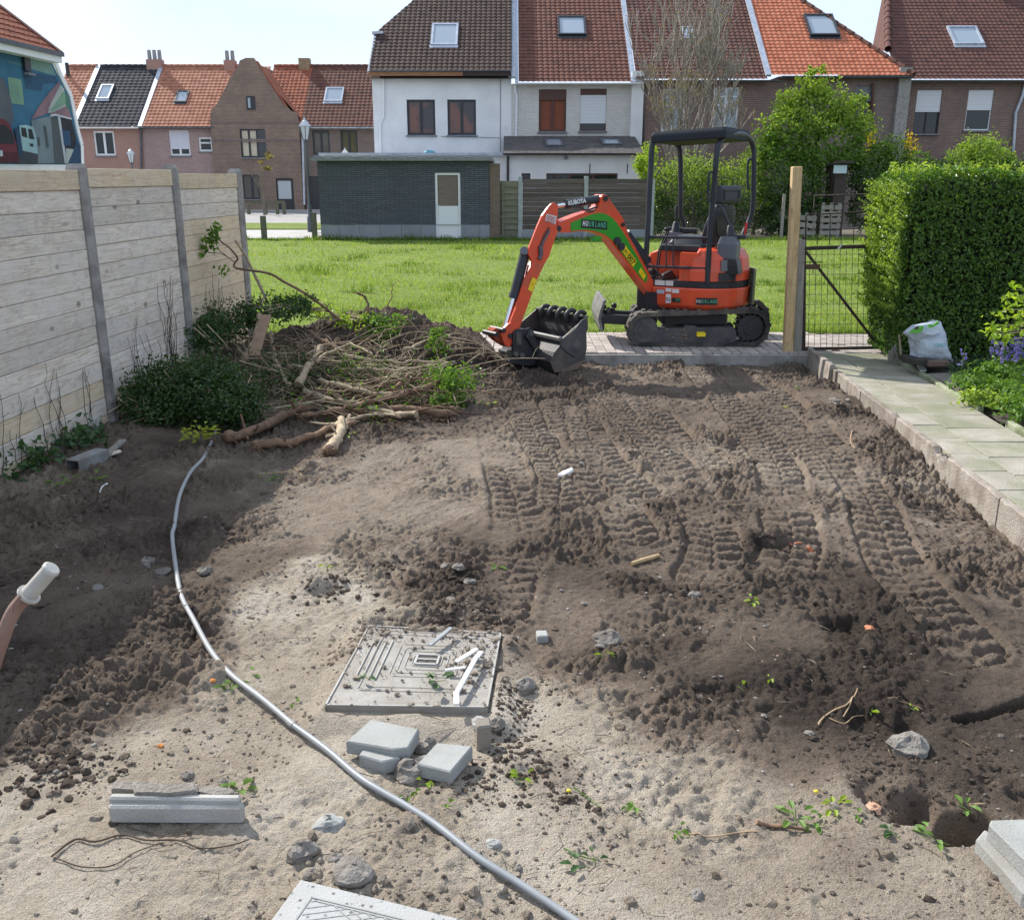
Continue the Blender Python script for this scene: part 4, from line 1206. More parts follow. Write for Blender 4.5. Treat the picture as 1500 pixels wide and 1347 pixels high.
M['brick_rose'] = brickmat('mottled_rose_brick', (.42, .27, .24), (.30, .19, .18), (.46, .38, .36), .21, .068, .009, (.26, .165, .16))
M['brick_old'] = brickmat('old_brown_brick', (.25, .135, .10), (.14, .080, .064), (.34, .28, .23), .22, .07, .014, (.10, .075, .065))
M['brick_dark'] = brickmat('dark_brown_brick', (.22, .155, .14), (.145, .11, .10), (.32, .27, .24), .21, .066, .009, (.10, .075, .07))
M['brick_grey'] = brickmat('long_grey_brick', (.105, .114, .132), (.150, .160, .178), (.050, .052, .058), .29, .062, .010, (.08, .088, .10))
M['plinth'] = mat('grey_plinth_block', (.27, .285, .31), (.23, .245, .27), .9, 3, 8, .004, 60, var=.12)
M['tile_black'] = tilemat('black_roof_tile', (.030, .031, .036), (.045, .046, .052), (.062, .062, .068), .30, .2)
M['tile_orange'] = tilemat('orange_roof_tile', (.34, .145, .09), (.42, .195, .125), (.28, .115, .072), .25, .2, (.22, .11, .07))
M['tile_red'] = tilemat('faded_red_roof_tile', (.26, .085, .05), (.34, .115, .065), (.20, .07, .045), .25, .2, (.14, .075, .05))
M['tile_brown'] = tilemat('brown_roof_tile', (.115, .055, .042), (.16, .072, .052), (.085, .045, .038), .25, .2, (.07, .045, .035))
M['tile_choc'] = tilemat('dark_brown_roof_tile', (.060, .040, .036), (.085, .055, .046), (.048, .034, .032), .22, .2, (.10, .085, .05))
M['tile_wine'] = tilemat('wine_brown_roof_tile', (.135, .058, .044), (.175, .078, .056), (.105, .048, .038), .22, .2, (.08, .045, .036))
M['tile_purp'] = tilemat('purple_brown_roof_tile', (.115, .055, .046), (.15, .070, .056), (.09, .046, .04), .22, .2, (.075, .045, .04))
M['tile_bright'] = tilemat('bright_orange_roof_tile', (.44, .14, .075), (.52, .185, .105), (.37, .115, .062), .22, .2, (.28, .10, .055))
M['slate'] = tilemat('slate_shingle', (.10, .095, .095), (.14, .125, .12), (.075, .072, .074), .3, .2, (.08, .07, .065))
M['copper_board'] = mat('bare_timber_board', (.34, .17, .09), (.24, .115, .06), .8, 3, stretch=(1, 8, 8))
M['board_brown'] = mat('dark_brown_board', (.055, .038, .034), (.04, .028, .026), .7, 5)
M['white_paint'] = plain('white_paint', (.78, .79, .80), .5)
M['black_plastic'] = plain('black_rainpipe', (.028, .03, .034), .45)
M['curtain'] = mat('pale_curtain', (.62, .56, .44), (.5, .44, .34), .9, 6, stretch=(8, 1, .5))
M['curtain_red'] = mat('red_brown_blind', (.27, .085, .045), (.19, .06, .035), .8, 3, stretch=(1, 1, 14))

def facade(name, x0, x1, z0, z1, Y, holes, m, parent, depth=7.0, reveal=.14, top=None):
    """front wall facing the garden with real openings, its sides and back; top: gable outline points above z1"""
    xs = sorted(set([x0, x1] + [h[0] for h in holes] + [h[1] for h in holes])); zs = sorted(set([z0, z1] + [h[2] for h in holes] + [h[3] for h in holes]))
    b = MB()
    for i in range(len(xs) - 1):
        for j in range(len(zs) - 1):
            cx, cz = (xs[i] + xs[i + 1]) / 2, (zs[j] + zs[j + 1]) / 2
            if any(h[0] < cx < h[1] and h[2] < cz < h[3] for h in holes): continue
            b.add([(xs[i], Y, zs[j]), (xs[i + 1], Y, zs[j]), (xs[i + 1], Y, zs[j + 1]), (xs[i], Y, zs[j + 1])], [(0, 1, 2, 3)])
    for (a, c, d, e) in holes:
        q = [(a, Y, d), (c, Y, d), (c, Y, e), (a, Y, e)]; k = [(p[0], Y + reveal + .1, p[2]) for p in q]
        b.add(q + k, [(0, 4, 5, 1), (1, 5, 6, 2), (2, 6, 7, 3), (3, 7, 4, 0)])
    yb = Y + depth
    b.add([(x0, Y, z0), (x0, yb, z0), (x0, yb, z1), (x0, Y, z1)], [(0, 3, 2, 1)]); b.add([(x1, Y, z0), (x1, yb, z0), (x1, yb, z1), (x1, Y, z1)], [(0, 1, 2, 3)])
    b.add([(x0, yb, z0), (x1, yb, z0), (x1, yb, z1), (x0, yb, z1)], [(1, 0, 3, 2)])
    if top: b.prism([(x0, Y, z1)] + [(px, Y, pz) for px, pz in top] + [(x1, Y, z1)], (0, .28, 0))
    return b.build(name, m, parent)

def window(a, c, d, e, Y, parent, fm, mull=(.5,), bars=(), fw=.06, shutter=0.0, sm=None, sill=True, inner=None, rec=.09, name='window', hd=0.0, box_m=None):
    """frame with sub-parts pane, shutter, sill; sizes in metres on the wall plane"""
    y = Y + rec; b = MB(); t = .05
    ha = lambda p0, p1, w: b.bar(p0, p1, t, w, (0, 0, 1)) if abs(p0[2] - p1[2]) < 1e-6 else b.bar(p0, p1, t, w, (1, 0, 0))
    b.box(((a + c) / 2, y, e - fw / 2), (c - a, t, fw)); b.box(((a + c) / 2, y, d + fw / 2), (c - a, t, fw))
    b.box((a + fw / 2, y, (d + e) / 2), (fw, t * .98, e - d - 2 * fw)); b.box((c - fw / 2, y, (d + e) / 2), (fw, t * .98, e - d - 2 * fw))
    for q in mull: b.box((a + (c - a) * q, y - .003, (d + e) / 2), (fw * 1.25, t, e - d - 2 * fw + .01))
    for q in bars: b.box(((a + c) / 2, y - .001, d + (e - d) * q), (c - a - fw * 2, t * .9, fw * .8))
    f = b.build(name, fm, parent)
    g = MB(); g.box(((a + c) / 2, y + .025, (d + e) / 2), (c - a - .02, .012, e - d - .02)); g.build('pane', inner or M['glass'], f)
    if shutter:
        s_ = MB(); zt = e - .01; zb = e - (e - d) * shutter; n = max(3, int((zt - zb) / .055))
        for k in range(n):
            z = zb + (zt - zb) * (k + .5) / n
            s_.box(((a + c) / 2, y - .045, z), (c - a - .02, .014, (zt - zb) / n * .93), ch=.004)
        s_.build('shutter', sm or M['shutter'], f)
    if hd:
        q = MB(); q.box(((a + c) / 2, y - .035, e - hd / 2), (c - a - .01, .05, hd)); q.build('shutter_box', box_m or M['brown_frame'], f)
    if sill:
        q = MB(); q.box(((a + c) / 2, Y - .01, d - .035), (c - a + .12, .16, .065), ch=.006); q.build('sill', M['sill'], f)
    return f
def rect(u0, v0, u1, v1, Y):
    p, q = PY(u0, v1, Y), PY(u1, v0, Y); return (p.x, q.x, p.z, q.z)

def slope(name, x0, x1, ye, ze, yr, zr, m, parent, xl=None, xr=None, tw=.22, gauge=.26, wave=.028, step=.03, flat=False, n_sub=5):
    """pantiled roof plane from eave (ye, ze) to ridge (yr, zr); xl / xr give its sides at height fraction t"""
    L = math.hypot(yr - ye, zr - ze); rows = max(2, round(L / gauge)); es = np.array([0, (yr - ye) / L, (zr - ze) / L]); en = np.array([0, -es[2], es[1]])
    if en[2] < 0: en = -en
    nx = int((x1 - x0) / tw * n_sub) + 2; xs = np.linspace(x0, x1, nx)
    lines = []
    for j in range(rows):
        g_ = L / rows
        lines += [(j * g_ - .015, step), ((j + 1) * g_ - .018, .006)]
    Vs = []
    for (s_, o) in lines:
        t = min(max(s_ / L, 0), 1); a = xl(t) if xl else x0; c = xr(t) if xr else x1
        xx = np.clip(xs, a, max(a, c)); ph = (xx / tw) % 1.0
        pr = (np.abs(np.sin(math.pi * ph)) ** .8 if not flat else np.where(ph > .06, 1.0, .3)) * wave
        Vs.append(np.stack([xx, 0 * xx + ye + es[1] * s_ + en[1] * (o + pr), ze + es[2] * s_ + en[2] * (o + pr)], 1))
    V = np.concatenate(Vs); k = len(lines); idx = np.arange(k * nx).reshape(k, nx)
    Fq = np.stack([idx[:-1, :-1].ravel(), idx[:-1, 1:].ravel(), idx[1:, 1:].ravel(), idx[1:, :-1].ravel()], 1)
    ar = np.abs(V[Fq[:, 1], 0] - V[Fq[:, 0], 0]) + np.abs(V[Fq[:, 2], 0] - V[Fq[:, 3], 0]); Fq = Fq[ar > 1e-5]
    if yr < ye: Fq = Fq[:, ::-1]
    return tag(fastmesh(name, V, Fq, m, parent=parent, org=((x0 + x1) / 2, ye, ze)), kind='stuff')

def on_slope(u, v, ye, ze, yr, zr):
    d = ray(u, v); k = (zr - ze) / (yr - ye); t = (ze - H - k * ye) / (d.z - k * d.y)
    return Vector((d.x * t, d.y * t, H + d.z * t))
def skylight(u0, v0, u1, v1, pl, parent, fm, lift=.07, glass=None, skirt=True):
    ye, ze, yr, zr = pl; es = Vector((0, yr - ye, zr - ze)).normalized(); en = Vector((0, -es.z, es.y))
    A, B, C, D = [on_slope(u, v, *pl) for u, v in ((u0, v1), (u1, v1), (u1, v0), (u0, v0))]
    x0, x1 = (A.x + D.x) / 2, (B.x + C.x) / 2; c = (A + C) / 2; c.x = (x0 + x1) / 2; hx = (x1 - x0) / 2; hs = (D - A).length / 2
    b = MB(); w = .09; ex = Vector((1, 0, 0)); ln = en * (lift / 2 + .03); cc = c + en * (lift / 2)
    b.obox(cc + es * (hs - w / 2), ex * hx, es * (w / 2), ln); b.obox(cc - es * (hs - w / 2), ex * hx, es * (w / 2), ln)
    b.obox(cc + ex * (hx - w / 2), ex * (w / 2), es * (hs - w), ln * .97); b.obox(cc - ex * (hx - w / 2), ex * (w / 2), es * (hs - w), ln * .97)
    if skirt: b.obox(c - es * (hs + .09) + en * .05, ex * (hx + .03), es * .10, en * .008)
    f = b.build('skylight', fm, parent)
    g = MB(); g.obox(cc + en * .02, ex * (hx - w), es * (hs - w), en * .012); g.build('pane', glass or M['glass_sky'], f)
def gutter(x0, x1, y, z, m, parent, r=.07, name='gutter'):
    b = MB(); n = 7; ring = lambda x: [Vector((x, y + r * math.cos(math.pi * k / (n - 1)), z - r * math.sin(math.pi * k / (n - 1)))) for k in range(n)] + [Vector((x, y - r * .8, z + .005)), Vector((x, y + r * .8, z + .005))]
    b.loft([ring(x0), ring(x1)], smooth=False); return b.build(name, m, parent)
def pipe(pts, r, m, parent, name='downpipe'):
    b = MB(); b.tube(pts, r, 8); return b.build(name, m, parent)
def chimney(u0, u1, v0, v1, Y, m, parent, pots=0, cap=None, dep=.55):
    a, c = PY(u0, v1, Y), PY(u1, v0, Y); b = MB(); b.box(((a.x + c.x) / 2, Y, (a.z + c.z) / 2 - .3), (c.x - a.x, dep, c.z - a.z + .6)); ch = b.build('chimney', m, parent)
    for k in range(pots):
        x = a.x + (c.x - a.x) * (k + .5) / pots; p = MB(); p.tube([(x, Y, c.z - .02), (x, Y, c.z + .55)], [.13, .11], 8); p.build('chimney_pot', cap, ch)
def ridge(x0, x1, y, z, m, parent):
    b = MB(); n = max(2, int((x1 - x0) / .35))
    for k in range(n):
        a, c = x0 + (x1 - x0) * k / n, x0 + (x1 - x0) * (k + 1) / n
        b.tube([(a, y, z + .02), (c + .02, y, z + .035)], [.11, .125], 8, False)
    return tag(b.build('ridge_tiles', m, parent), kind='stuff')

# -- the row of gabled houses behind the lawn (white pair, brown and orange ones)
YH = 42.0; YE = YH - .35
def px_x(u, v, Y): return PY(u, v, Y).x
ZE_A = PY(650, 104, YE).z
k_ = .76
def roofpl(ze, rise=5.6): return (YE, ze, YE + rise / k_, ze + rise)
# -- house A: white with black windows
hA = empty('white_house', (px_x(648, 225, YH), YH, 0), 'white painted house with two black framed windows and a dark brown tiled roof', 'house')
xA0, xA1 = px_x(548, 200, YH), px_x(749, 200, YH); zA = PY(650, 109, YH).z
wA = [rect(597, 146, 637, 198, YH), rect(656, 146, 697, 198, YH)]
facade('wall', xA0, xA1, -.1, zA, YH, wA, M['render_white'], hA)
M['glass_red'] = mat('painted_roof_reflection', (.17, .060, .040), (.035, .030, .034), .06, 1.1, 3, spec=.6, stretch=(.8, 1, .9), lo=.42, hi=.58)  # reflection of orange roofs painted into the pane colour
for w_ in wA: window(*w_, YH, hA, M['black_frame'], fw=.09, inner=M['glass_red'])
plA = roofpl(ZE_A)
hA0, hA1 = on_slope(552, 50, *plA), on_slope(611, -1, *plA); hs_ = (hA1.x - hA0.x) / (hA1.z - hA0.z)
Lr = lambda t: xA0 - .05 + max(0.0, (plA[1] + t * 5.6) - hA0.z) * hs_
slope('roof_tiles', xA0 - .15, xA1 + .02, *plA, M['tile_choc'], hA, xl=Lr)
b = MB(); b.add([(xA0, YE, ZE_A - .3), (xA1, YE, ZE_A - .3), (xA1, plA[2], plA[3]), (Lr(1), plA[2], plA[3]), (xA0, hA0.y, hA0.z)], [(0, 1, 2, 3, 4)])
b.add([(xA0, YE, ZE_A - .3), (xA0, YH + 7, ZE_A - .3), (xA0, hA0.y, hA0.z)], [(0, 2, 1)]); b.build('roof_underside', M['board_brown'], hA)
b = MB(); b.bar((xA0 - .07, YE - .02, ZE_A - .05), (xA0 - .02, hA0.y, hA0.z), .10, .10); b.bar((xA0 - .16, hA0.y - .1, hA0.z + .02), (xA0 + .30, hA0.y, hA0.z + .05), .25, .10); b.build('verge_flashing', M['zinc'], hA)
sk = px_x(678, 108, YE)
b = MB(); b.box(((xA0 - .08 + sk) / 2, YE - .02, ZE_A - .10), (sk - xA0 + .08, .10, .19)); b.build('fascia', M['copper_board'], hA)
b = MB(); b.box(((xA1 + sk) / 2, YE - .02, ZE_A - .10), (xA1 - sk, .10, .20)); b.build('dark_fascia', M['board_brown'], hA)
gutter(xA0, xA1, YE - .10, ZE_A + .01, M['zinc_dark'], hA, .05)
skylight(632, 37, 671, 68, plA, hA, M['zinc'])
pipe([PY(562, 113, YH - .06), PY(562, 172, YH - .06), PY(557, 181, YH - .06), PY(558, 228, YH - .06)], .045, M['white_paint'], hA)
b = MB(); b.tube([PY(733, 116, YH - .02), PY(733, 222, YH - .02)], .012, 5); b.tube([PY(646, 200, YH - .02), PY(733, 202, YH - .02)], .010, 5); b.build('cable', M['sill'], hA)
# white flat annex seen above the garage
an = empty('white_annex', (px_x(640, 232, 39.5), 39.5, 0), 'low white flat roofed annex between the garage and the white house', 'annex')
a0, a1 = px_x(470, 230, 39.5), px_x(741, 240, 39.5); zan = PY(700, 228, 39.5).z
facade('wall', a0, a1, -.1, zan, 39.5, [], M['render_white'], an, 2.4)
b = MB(); b.box(((a0 + a1) / 2, 40.6, zan + .05), (a1 - a0 + .1, 2.6, .1)); b.build('roof_edge', M['zinc'], an)
b = MB(); q = PY(629, 226, 39.6); b.ball(q + Vector((0, 0, .05)), .2, 8, 5, sc=(1.2, 1, .55)); tag(b.build('bucket', plain('turquoise', (.10, .34, .42), .5)), 'turquoise tub on the flat roof of the white annex', 'tub')
# -- house B: white brick with lean-to
hB = empty('white_brick_house', (px_x(838, 225, YH), YH, 0), 'whitewashed brick house with a brown window, a closed white shutter and a lean-to', 'house')
xB0, xB1 = xA1 + .003, px_x(938, 200, YH); ZE_B = PY(835, 121, YE).z
wB = [rect(789, 131, 830, 193, YH), rect(849, 130, 889, 192, YH)]
facade('wall', xB0, xB1, -.1, ZE_B - .02, YH, wB, M['white_brick'], hB)
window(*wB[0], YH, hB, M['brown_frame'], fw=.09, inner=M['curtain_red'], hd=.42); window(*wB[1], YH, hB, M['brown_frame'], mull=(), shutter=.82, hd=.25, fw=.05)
plB = roofpl(ZE_B, 6.0); slope('roof_tiles', xB0 + .30, px_x(926, 120, YE), *plB, M['tile_wine'], hB)
b = MB(); b.bar((xB0 + .02, YE + .05, ZE_A - .25), (xB0 + .02, plB[2], plB[3] + .12), .30, .10); b.bar((xB0 + .22, YE, ZE_B), (xB0 + .22, plB[2], plB[3] + .06), .14, .06); b.build('parapet_flashing', M['zinc'], hB)
gutter(xB0 + .15, xB1, YE - .05, ZE_B - .02, M['white_paint'], hB, .06)
skylight(817, 27, 858, 54, plB, hB, M['black_frame'], .10)
pipe([PY(755, 125, YH - .06), PY(755, 134, YH - .06), PY(757, 140, YH - .06), PY(756, 200, YH - .06)], .05, M['white_paint'], hB)
# lean-to
YL = 38.6; zl = PY(835, 226, YL).z; lx0, lx1 = px_x(741, 230, YL), px_x(940, 230, YL)
wl_ = [rect(800, 254, 905, 275, YL), rect(764, 254, 777, 267, YL)]
facade('lean_to_wall', lx0, lx1, -.1, zl, YL, wl_, M['render_white'], hB, 3.3)
window(*wl_[0], YL, hB, M['brown_frame'], mull=(.33, .66), fw=.06, inner=M['glass'], sill=False); window(*wl_[1], YL, hB, M['black_frame'], mull=(), fw=.05, sill=False)
plL = (YL - .25, zl + .02, YH - .02, PY(835, 200, YH).z); slope('lean_to_shingles', lx0 - .1, lx1 + .1, *plL, M['slate'], hB, flat=True, wave=.012, step=.018, tw=.3, gauge=.19)
gutter(lx0 - .1, lx1, YL - .30, zl + .02, M['black_plastic'], hB, .06)
skylight(798, 206, 825, 216, plL, hB, M['zinc_dark'], .06, skirt=False); skylight(881, 206, 909, 214, plL, hB, M['zinc_dark'], .06, skirt=False)
pipe([PY(744, 228, YL - .06), PY(744, 268, YL - .06)], .05, M['black_plastic'], hB, 'black_downpipe')
b = MB(); q = PY(829, 231, YL); b.box((q.x, YL - .08, q.z), (.14, .2, .12), ch=.02); b.build('wall_lamp', M['sill'], hB)
b = MB(); b.box((px_x(864, 244, YL), YL - .02, PY(864, 247, YL).z), (.03, .03, .35)); b.box((px_x(919, 246, YL), YL - .02, PY(919, 247, YL).z), (.03, .03, .35)); b.build('wall_anchor', M['black_frame'], hB)
# -- house C: purple-brown brick behind the bare tree
hC = empty('purple_brick_house', (px_x(1032, 225, YH), YH, 0), 'purple brown brick house behind the bare tree with a tall white leaded window', 'house')
xC0, xC1 = xB1 + .003, px_x(1134, 200, YH); ZE_C = PY(1030, 117, YE).z
wC = [rect(1042, 128, 1084, 196, YH), rect(968, 130, 1005, 194, YH)]
facade('wall', xC0, xC1, -.1, ZE_C, YH, wC, M['brick_purple'], hC)
for w_ in wC: window(*w_, YH, hC, M['white_frame'], mull=(.5,), bars=(.62, .8), fw=.075, inner=M['glass_sky'])
plC = roofpl(ZE_C, 5.9); slope('roof_tiles', px_x(932, 117, YE), px_x(1124, 117, YE), *plC, M['tile_purp'], hC)
b = MB(); b.bar((px_x(928, 117, YE), YE, ZE_B), (px_x(928, 117, YE), plC[2], plC[3] + .1), .20, .10); b.build('parapet_flashing', M['zinc'], hC)
gutter(xC0, xC1, YE - .05, ZE_C - .02, M['zinc_dark'], hC, .07)
skylight(999, 41, 1016, 54, plC, hC, M['zinc'], .05)
pipe([PY(941, 122, YH - .08), PY(942, 225, YH - .08)], .06, M['black_plastic'], hC)
pt = MB(); pt.box((px_x(932, 170, YH) , YH - .1, 4.6), (.5, .2, 2.9)); pt.build('white_pilaster', M['render_white'], hC)
# -- house D: bright orange roof with a hipped end
hD = empty('orange_roof_house', (px_x(1230, 225, YH), YH, 0), 'brick house with a bright orange tiled hipped roof behind the leafy tree', 'house')
xD0, xD1 = xC1 + .003, px_x(1330, 150, YH); ZE_D = PY(1230, 111, YE).z
wD = [rect(1248, 126, 1279, 190, YH), rect(1172, 126, 1205, 190, YH)]
facade('wall', xD0, px_x(1312, 150, YH), -.1, ZE_D, YH, wD, M['brick_dark'], hD)
b = MB(); b.box((px_x(1320, 150, YH), YH + .9, 3.1), (.5, 2.2, 6.2)); b.build('rendered_pier', M['post_conc'], hD)
for w_ in wD: window(*w_, YH, hD, M['brown_frame'], fw=.07, shutter=.35, sm=M['sill'])
plD = roofpl(ZE_D, 5.8); xDe = px_x(1338, 111, YE)
slope('roof_tiles', px_x(1130, 111, YE), xDe, *plD, M['tile_bright'], hD, xr=lambda t: xDe - t * 5.8 * 1.00)
b = MB(); hip0, hip1 = Vector((xDe, YE, ZE_D + .03)), Vector((xDe - 5.8, plD[2], plD[3] + .03))
n = 22
for i in range(n): b.tube([hip0.lerp(hip1, i / n), hip0.lerp(hip1, (i + 1.1) / n)], [.13, .10], 7, False)
tag(b.build('hip_tiles', M['tile_brown'], hD), kind='stuff')
b = MB(); b.add([hip0, Vector((xDe, YH + 7, ZE_D)), hip1], [(0, 1, 2)]); b.add([Vector((xDe, YE, ZE_D - .02)), Vector((xD0, YE, ZE_D - .02)), Vector((xD0, YH + .3, ZE_D - .02)), Vector((xDe, YH + .3, ZE_D - .02))], [(0, 1, 2, 3)]); b.build('roof_side', M['tile_bright'], hD)
gutter(xD0, xDe, YE - .06, ZE_D - .02, M['zinc_dark'], hD, .08)
b = MB(); b.bar((px_x(1126, 111, YE), YE, ZE_D), (px_x(1126, 111, YE), plD[2], plD[3] + .1), .22, .10); b.build('parapet_flashing', M['zinc'], hD)
skylight(1181, 25, 1224, 55, plD, hD, M['black_frame'], .12)
pipe([PY(1279, 122, YH - .08), PY(1278, 190, YH - .08)], .06, M['brown_frame'], hD)
# -- house E: right end, brown tiles, brick with roller shutters
YH2 = 44.0; YE2 = YH2 - .35
hE = empty('brown_roof_house', (px_x(1420, 225, YH2), YH2, 0), 'brick house at the far right with two half closed white roller shutters', 'house')
xE0, xE1 = px_x(1316, 150, YH2), px_x(1760, 150, YH2); ZE_E = PY(1410, 117, YE2).z
wE = [rect(1337, 132, 1381, 196, YH2), rect(1412, 132, 1457, 191, YH2)]
facade('wall', xE0, xE1, -.1, ZE_E, YH2, wE, M['brick_purple'], hE)
window(*wE[0], YH2, hE, M['black_frame'], mull=(.5,), shutter=.50, fw=.05, hd=0); window(*wE[1], YH2, hE, M['white_frame'], mull=(), shutter=.5, fw=.05)
plE = (YE2, ZE_E, YE2 + 5.6 / .8, ZE_E + 5.6)
xEl = px_x(1297, 117, YE2)
hl0, hl1 = on_slope(1325, 70, *plE), on_slope(1331, 0, *plE)
slope('roof_tiles', xE0 - .3, xE1, *plE, M['tile_purp'], hE, xl=lambda t: (px_x(1322, 80, YE2) if t < 1.6 / 5.6 else px_x(1322, 80, YE2) + (t * 5.6 - 1.6) * .35))
e0 = Vector((px_x(1320, 70, YE2), YE2 + 1.5, ZE_E + 1.4)); e1 = Vector((px_x(1320, 70, YE2) + 1.6, plE[2], plE[3])); e2 = Vector((px_x(1283, 60, 49), 49.5, ZE_E + 1.6))
b = MB(); b.add([e0, e1, e2], [(0, 1, 2)]); b.build('hip_slope', M['tile_purp'], hE)
b = MB()
for i in range(14): b.tube([e0.lerp(e1, i / 14), e0.lerp(e1, (i + 1.1) / 14)], [.16, .13], 7, False)
tag(b.build('hip_tiles', M['tile_purp'], hE), kind='stuff')
gutter(xE0, xE1, YE2 - .05, ZE_E - .02, M['zinc_dark'], hE, .08)
skylight(1391, 42, 1435, 67, plE, hE, M['zinc'], .1)
pipe([PY(1502, 122, YH2 - .1), PY(1498, 140, YH2 - .1), PY(1488, 165, YH2 - .1), PY(1484, 222, YH2 - .1)], .07, M['zinc'], hE)
chimney(1456, 1479, -30, 14, YE2 + 5.2, M['brick_pink'], hE)
b = MB(); b.box((px_x(1430, 232, YH2), YH2 - .6, 1.2), (9, .3, 2.5)); b.build('garden_wall', brickmat('orange_brick', (.42, .13, .06), (.35, .11, .05), (.4, .3, .24)), hE)

# -- grey brick garage
YGA = 30.2
gar = empty('garage', (px_x(595, 345, YGA), YGA, 0), 'low flat roofed garage of dark grey brick with a white half glazed door', 'garage')
g0, g1 = px_x(468, 300, YGA), px_x(717, 300, YGA); zg = PY(590, 236, YGA).z; zp = PY(590, 329, YGA).z
dr = rect(639, 253, 674, 347, YGA); dr = (dr[0], dr[1], .04, dr[3])
facade('wall', g0, g1, zp, zg, YGA, [(dr[0], dr[1], zp, dr[3])], M['brick_grey'], gar, 5.5)
edges = [g0] + [px_x(u, 340, YGA) for u in (498, 527, 558, 588, 617)] + [dr[0]]
edges2 = [dr[1], px_x(703, 340, YGA), g1]
for es_ in (edges, edges2):
    for a, c in zip(es_[:-1], es_[1:]):
        b = MB(); b.box(((a + c) / 2, YGA + .10, zp / 2 - .01), (c - a - .006, .2, zp - .006), ch=.004); b.build('plinth_block', M['plinth'], gar)
b = MB(); n = 17
for k in range(n):
    x = dr[0] - .03 + (dr[1] - dr[0] + .06) * (k + .5) / n; b.box((x, YGA - .006, dr[3] + .10), (.045, .03, .19), ch=.004)
tag(b.build('soldier_course', M['brick_grey'], gar), kind='stuff')
b = MB(); y_ = YGA + .06; w = .07
b.box(((dr[0] + dr[1]) / 2, y_, dr[3] - w / 2), (dr[1] - dr[0], .07, w)); b.box((dr[0] + w / 2, y_, (dr[2] + dr[3] - w) / 2), (w, .068, dr[3] - dr[2] - w)); b.box((dr[1] - w / 2, y_, (dr[2] + dr[3] - w) / 2), (w, .068, dr[3] - dr[2] - w))
zm = PY(656, 304, YGA).z; b.box(((dr[0] + dr[1]) / 2, y_ + .01, (dr[2] + zm) / 2), (dr[1] - dr[0] - .15, .05, zm - dr[2])); b.box(((dr[0] + dr[1]) / 2, y_ + .012, zm), (dr[1] - dr[0] - .15, .06, .09))
d_ = b.build('door', M['white_frame'], gar)
b = MB(); b.box(((dr[0] + dr[1]) / 2, y_ + .02, (zm + dr[3]) / 2), (dr[1] - dr[0] - .16, .02, dr[3] - zm - .1)); b.build('pane', mat('wooden_blind', (.20, .155, .125), (.14, .105, .085), .3, 3, stretch=(1, 1, 22)), d_)
b = MB(); b.tube([(dr[0] + .05, YGA - .02, zm + .06), (dr[0] + .14, YGA - .03, zm + .06)], .012, 6); b.build('handle', M['zinc'], d_)
b = MB(); b.box(((g0 + g1) / 2 - .05, YGA + 2.6, zg + .05), (g1 - g0 + .25, 5.6, .09)); b.build('roof', M['sill'], gar)
n = 10; xs = np.linspace(g0 - .10, g1 + .35, n + 1); cp = None
for k in range(n):
    a, c = xs[k], xs[k + 1]
    b = MB(); b.bar((a, YGA - .05, zg + .105), (c + .03, YGA - .05, zg + .135), .26, .028, (0, 0, 1), .006); b.build('coping_tile', M['plinth'], gar)
b = MB(); b.box((g1 + .16, YGA + .7, zg / 2 - .02), (.31, 1.3, zg - .1)); b.build('side_wall', brickmat('brown_side_brick', (.2, .14, .1), (.15, .1, .08), (.25, .21, .17)), gar)

# -- fence and plank gate right of the garage
M['fence_far'] = plankmat('dark_weathered_board', (.095, .074, .063), (.14, .112, .095), (.115, .102, .096), .3, 'X', .35)
M['fence_moss'] = plankmat('mossy_board', (.17, .15, .115), (.24, .215, .17), (.17, .19, .125), .3, 'X', .2)
M['conc_far'] = mat('pale_concrete_post', (.36, .38, .38), (.28, .30, .30), .9, 6, var=.1)
YF = 30.45
pf = empty('plank_fence', (px_x(855, 345, YF), YF, 0), 'dark weathered horizontal plank fence with pale concrete posts right of the garage', 'fence')
for u in (762, 858, 955):
    a = px_x(u, 300, YF); b = MB(); b.box((a, YF, .92), (.13, .13, 1.95 if u < 950 else 1.8), ch=.015); b.build('post', M['conc_far'], pf)
for (ua, ub) in ((765.5, 855), (861, 952)):
    xa, xb = px_x(ua, 300, YF), px_x(ub, 300, YF)
    for k in range(11):
        b = MB(); b.box(((xa + xb) / 2, YF + random.uniform(-.008, .008), .30 + .138 * k + .069), (xb - xa, .03, .133), ch=.004, rot=Matrix.Rotation(random.uniform(-.004, .004), 3, 'Y')); b.build('plank', M['fence_far'], pf)
    b = MB(); b.box(((xa + xb) / 2, YF, .14), (xb - xa, .05, .30), ch=.006); b.build('gravel_board', M['plinth'], pf)
pg = empty('plank_gate', (px_x(741, 345, YF), YF, 0), 'mossy ledged plank gate between the garage and the plank fence', 'gate')
xa, xb = px_x(719, 300, YF), px_x(759, 300, YF)
for k in range(9):
    z = .22 + k * .182; b = MB(); b.box(((xa + xb) / 2, YF, z), (xb - xa, .03, .165), ch=.004, rot=Matrix.Rotation(random.uniform(-.006, .006), 3, 'Y')); b.build('plank', M['fence_moss'], pg)
    if k:
        b = MB(); b.box(((xa + xb) / 2, YF - .035, z - .09), (xb - xa, .03, .05), ch=.004); b.build('ledge', M['fence_moss'], pg)
b = MB(); b.box(((xa + xb) / 2 - .05, YF - .06, .9), (.06, .03, 1.7)); b.box((xa + .02, YF - .06, .9), (.06, .05, 1.72)); b.build('batten', M['fence_moss'], pg)

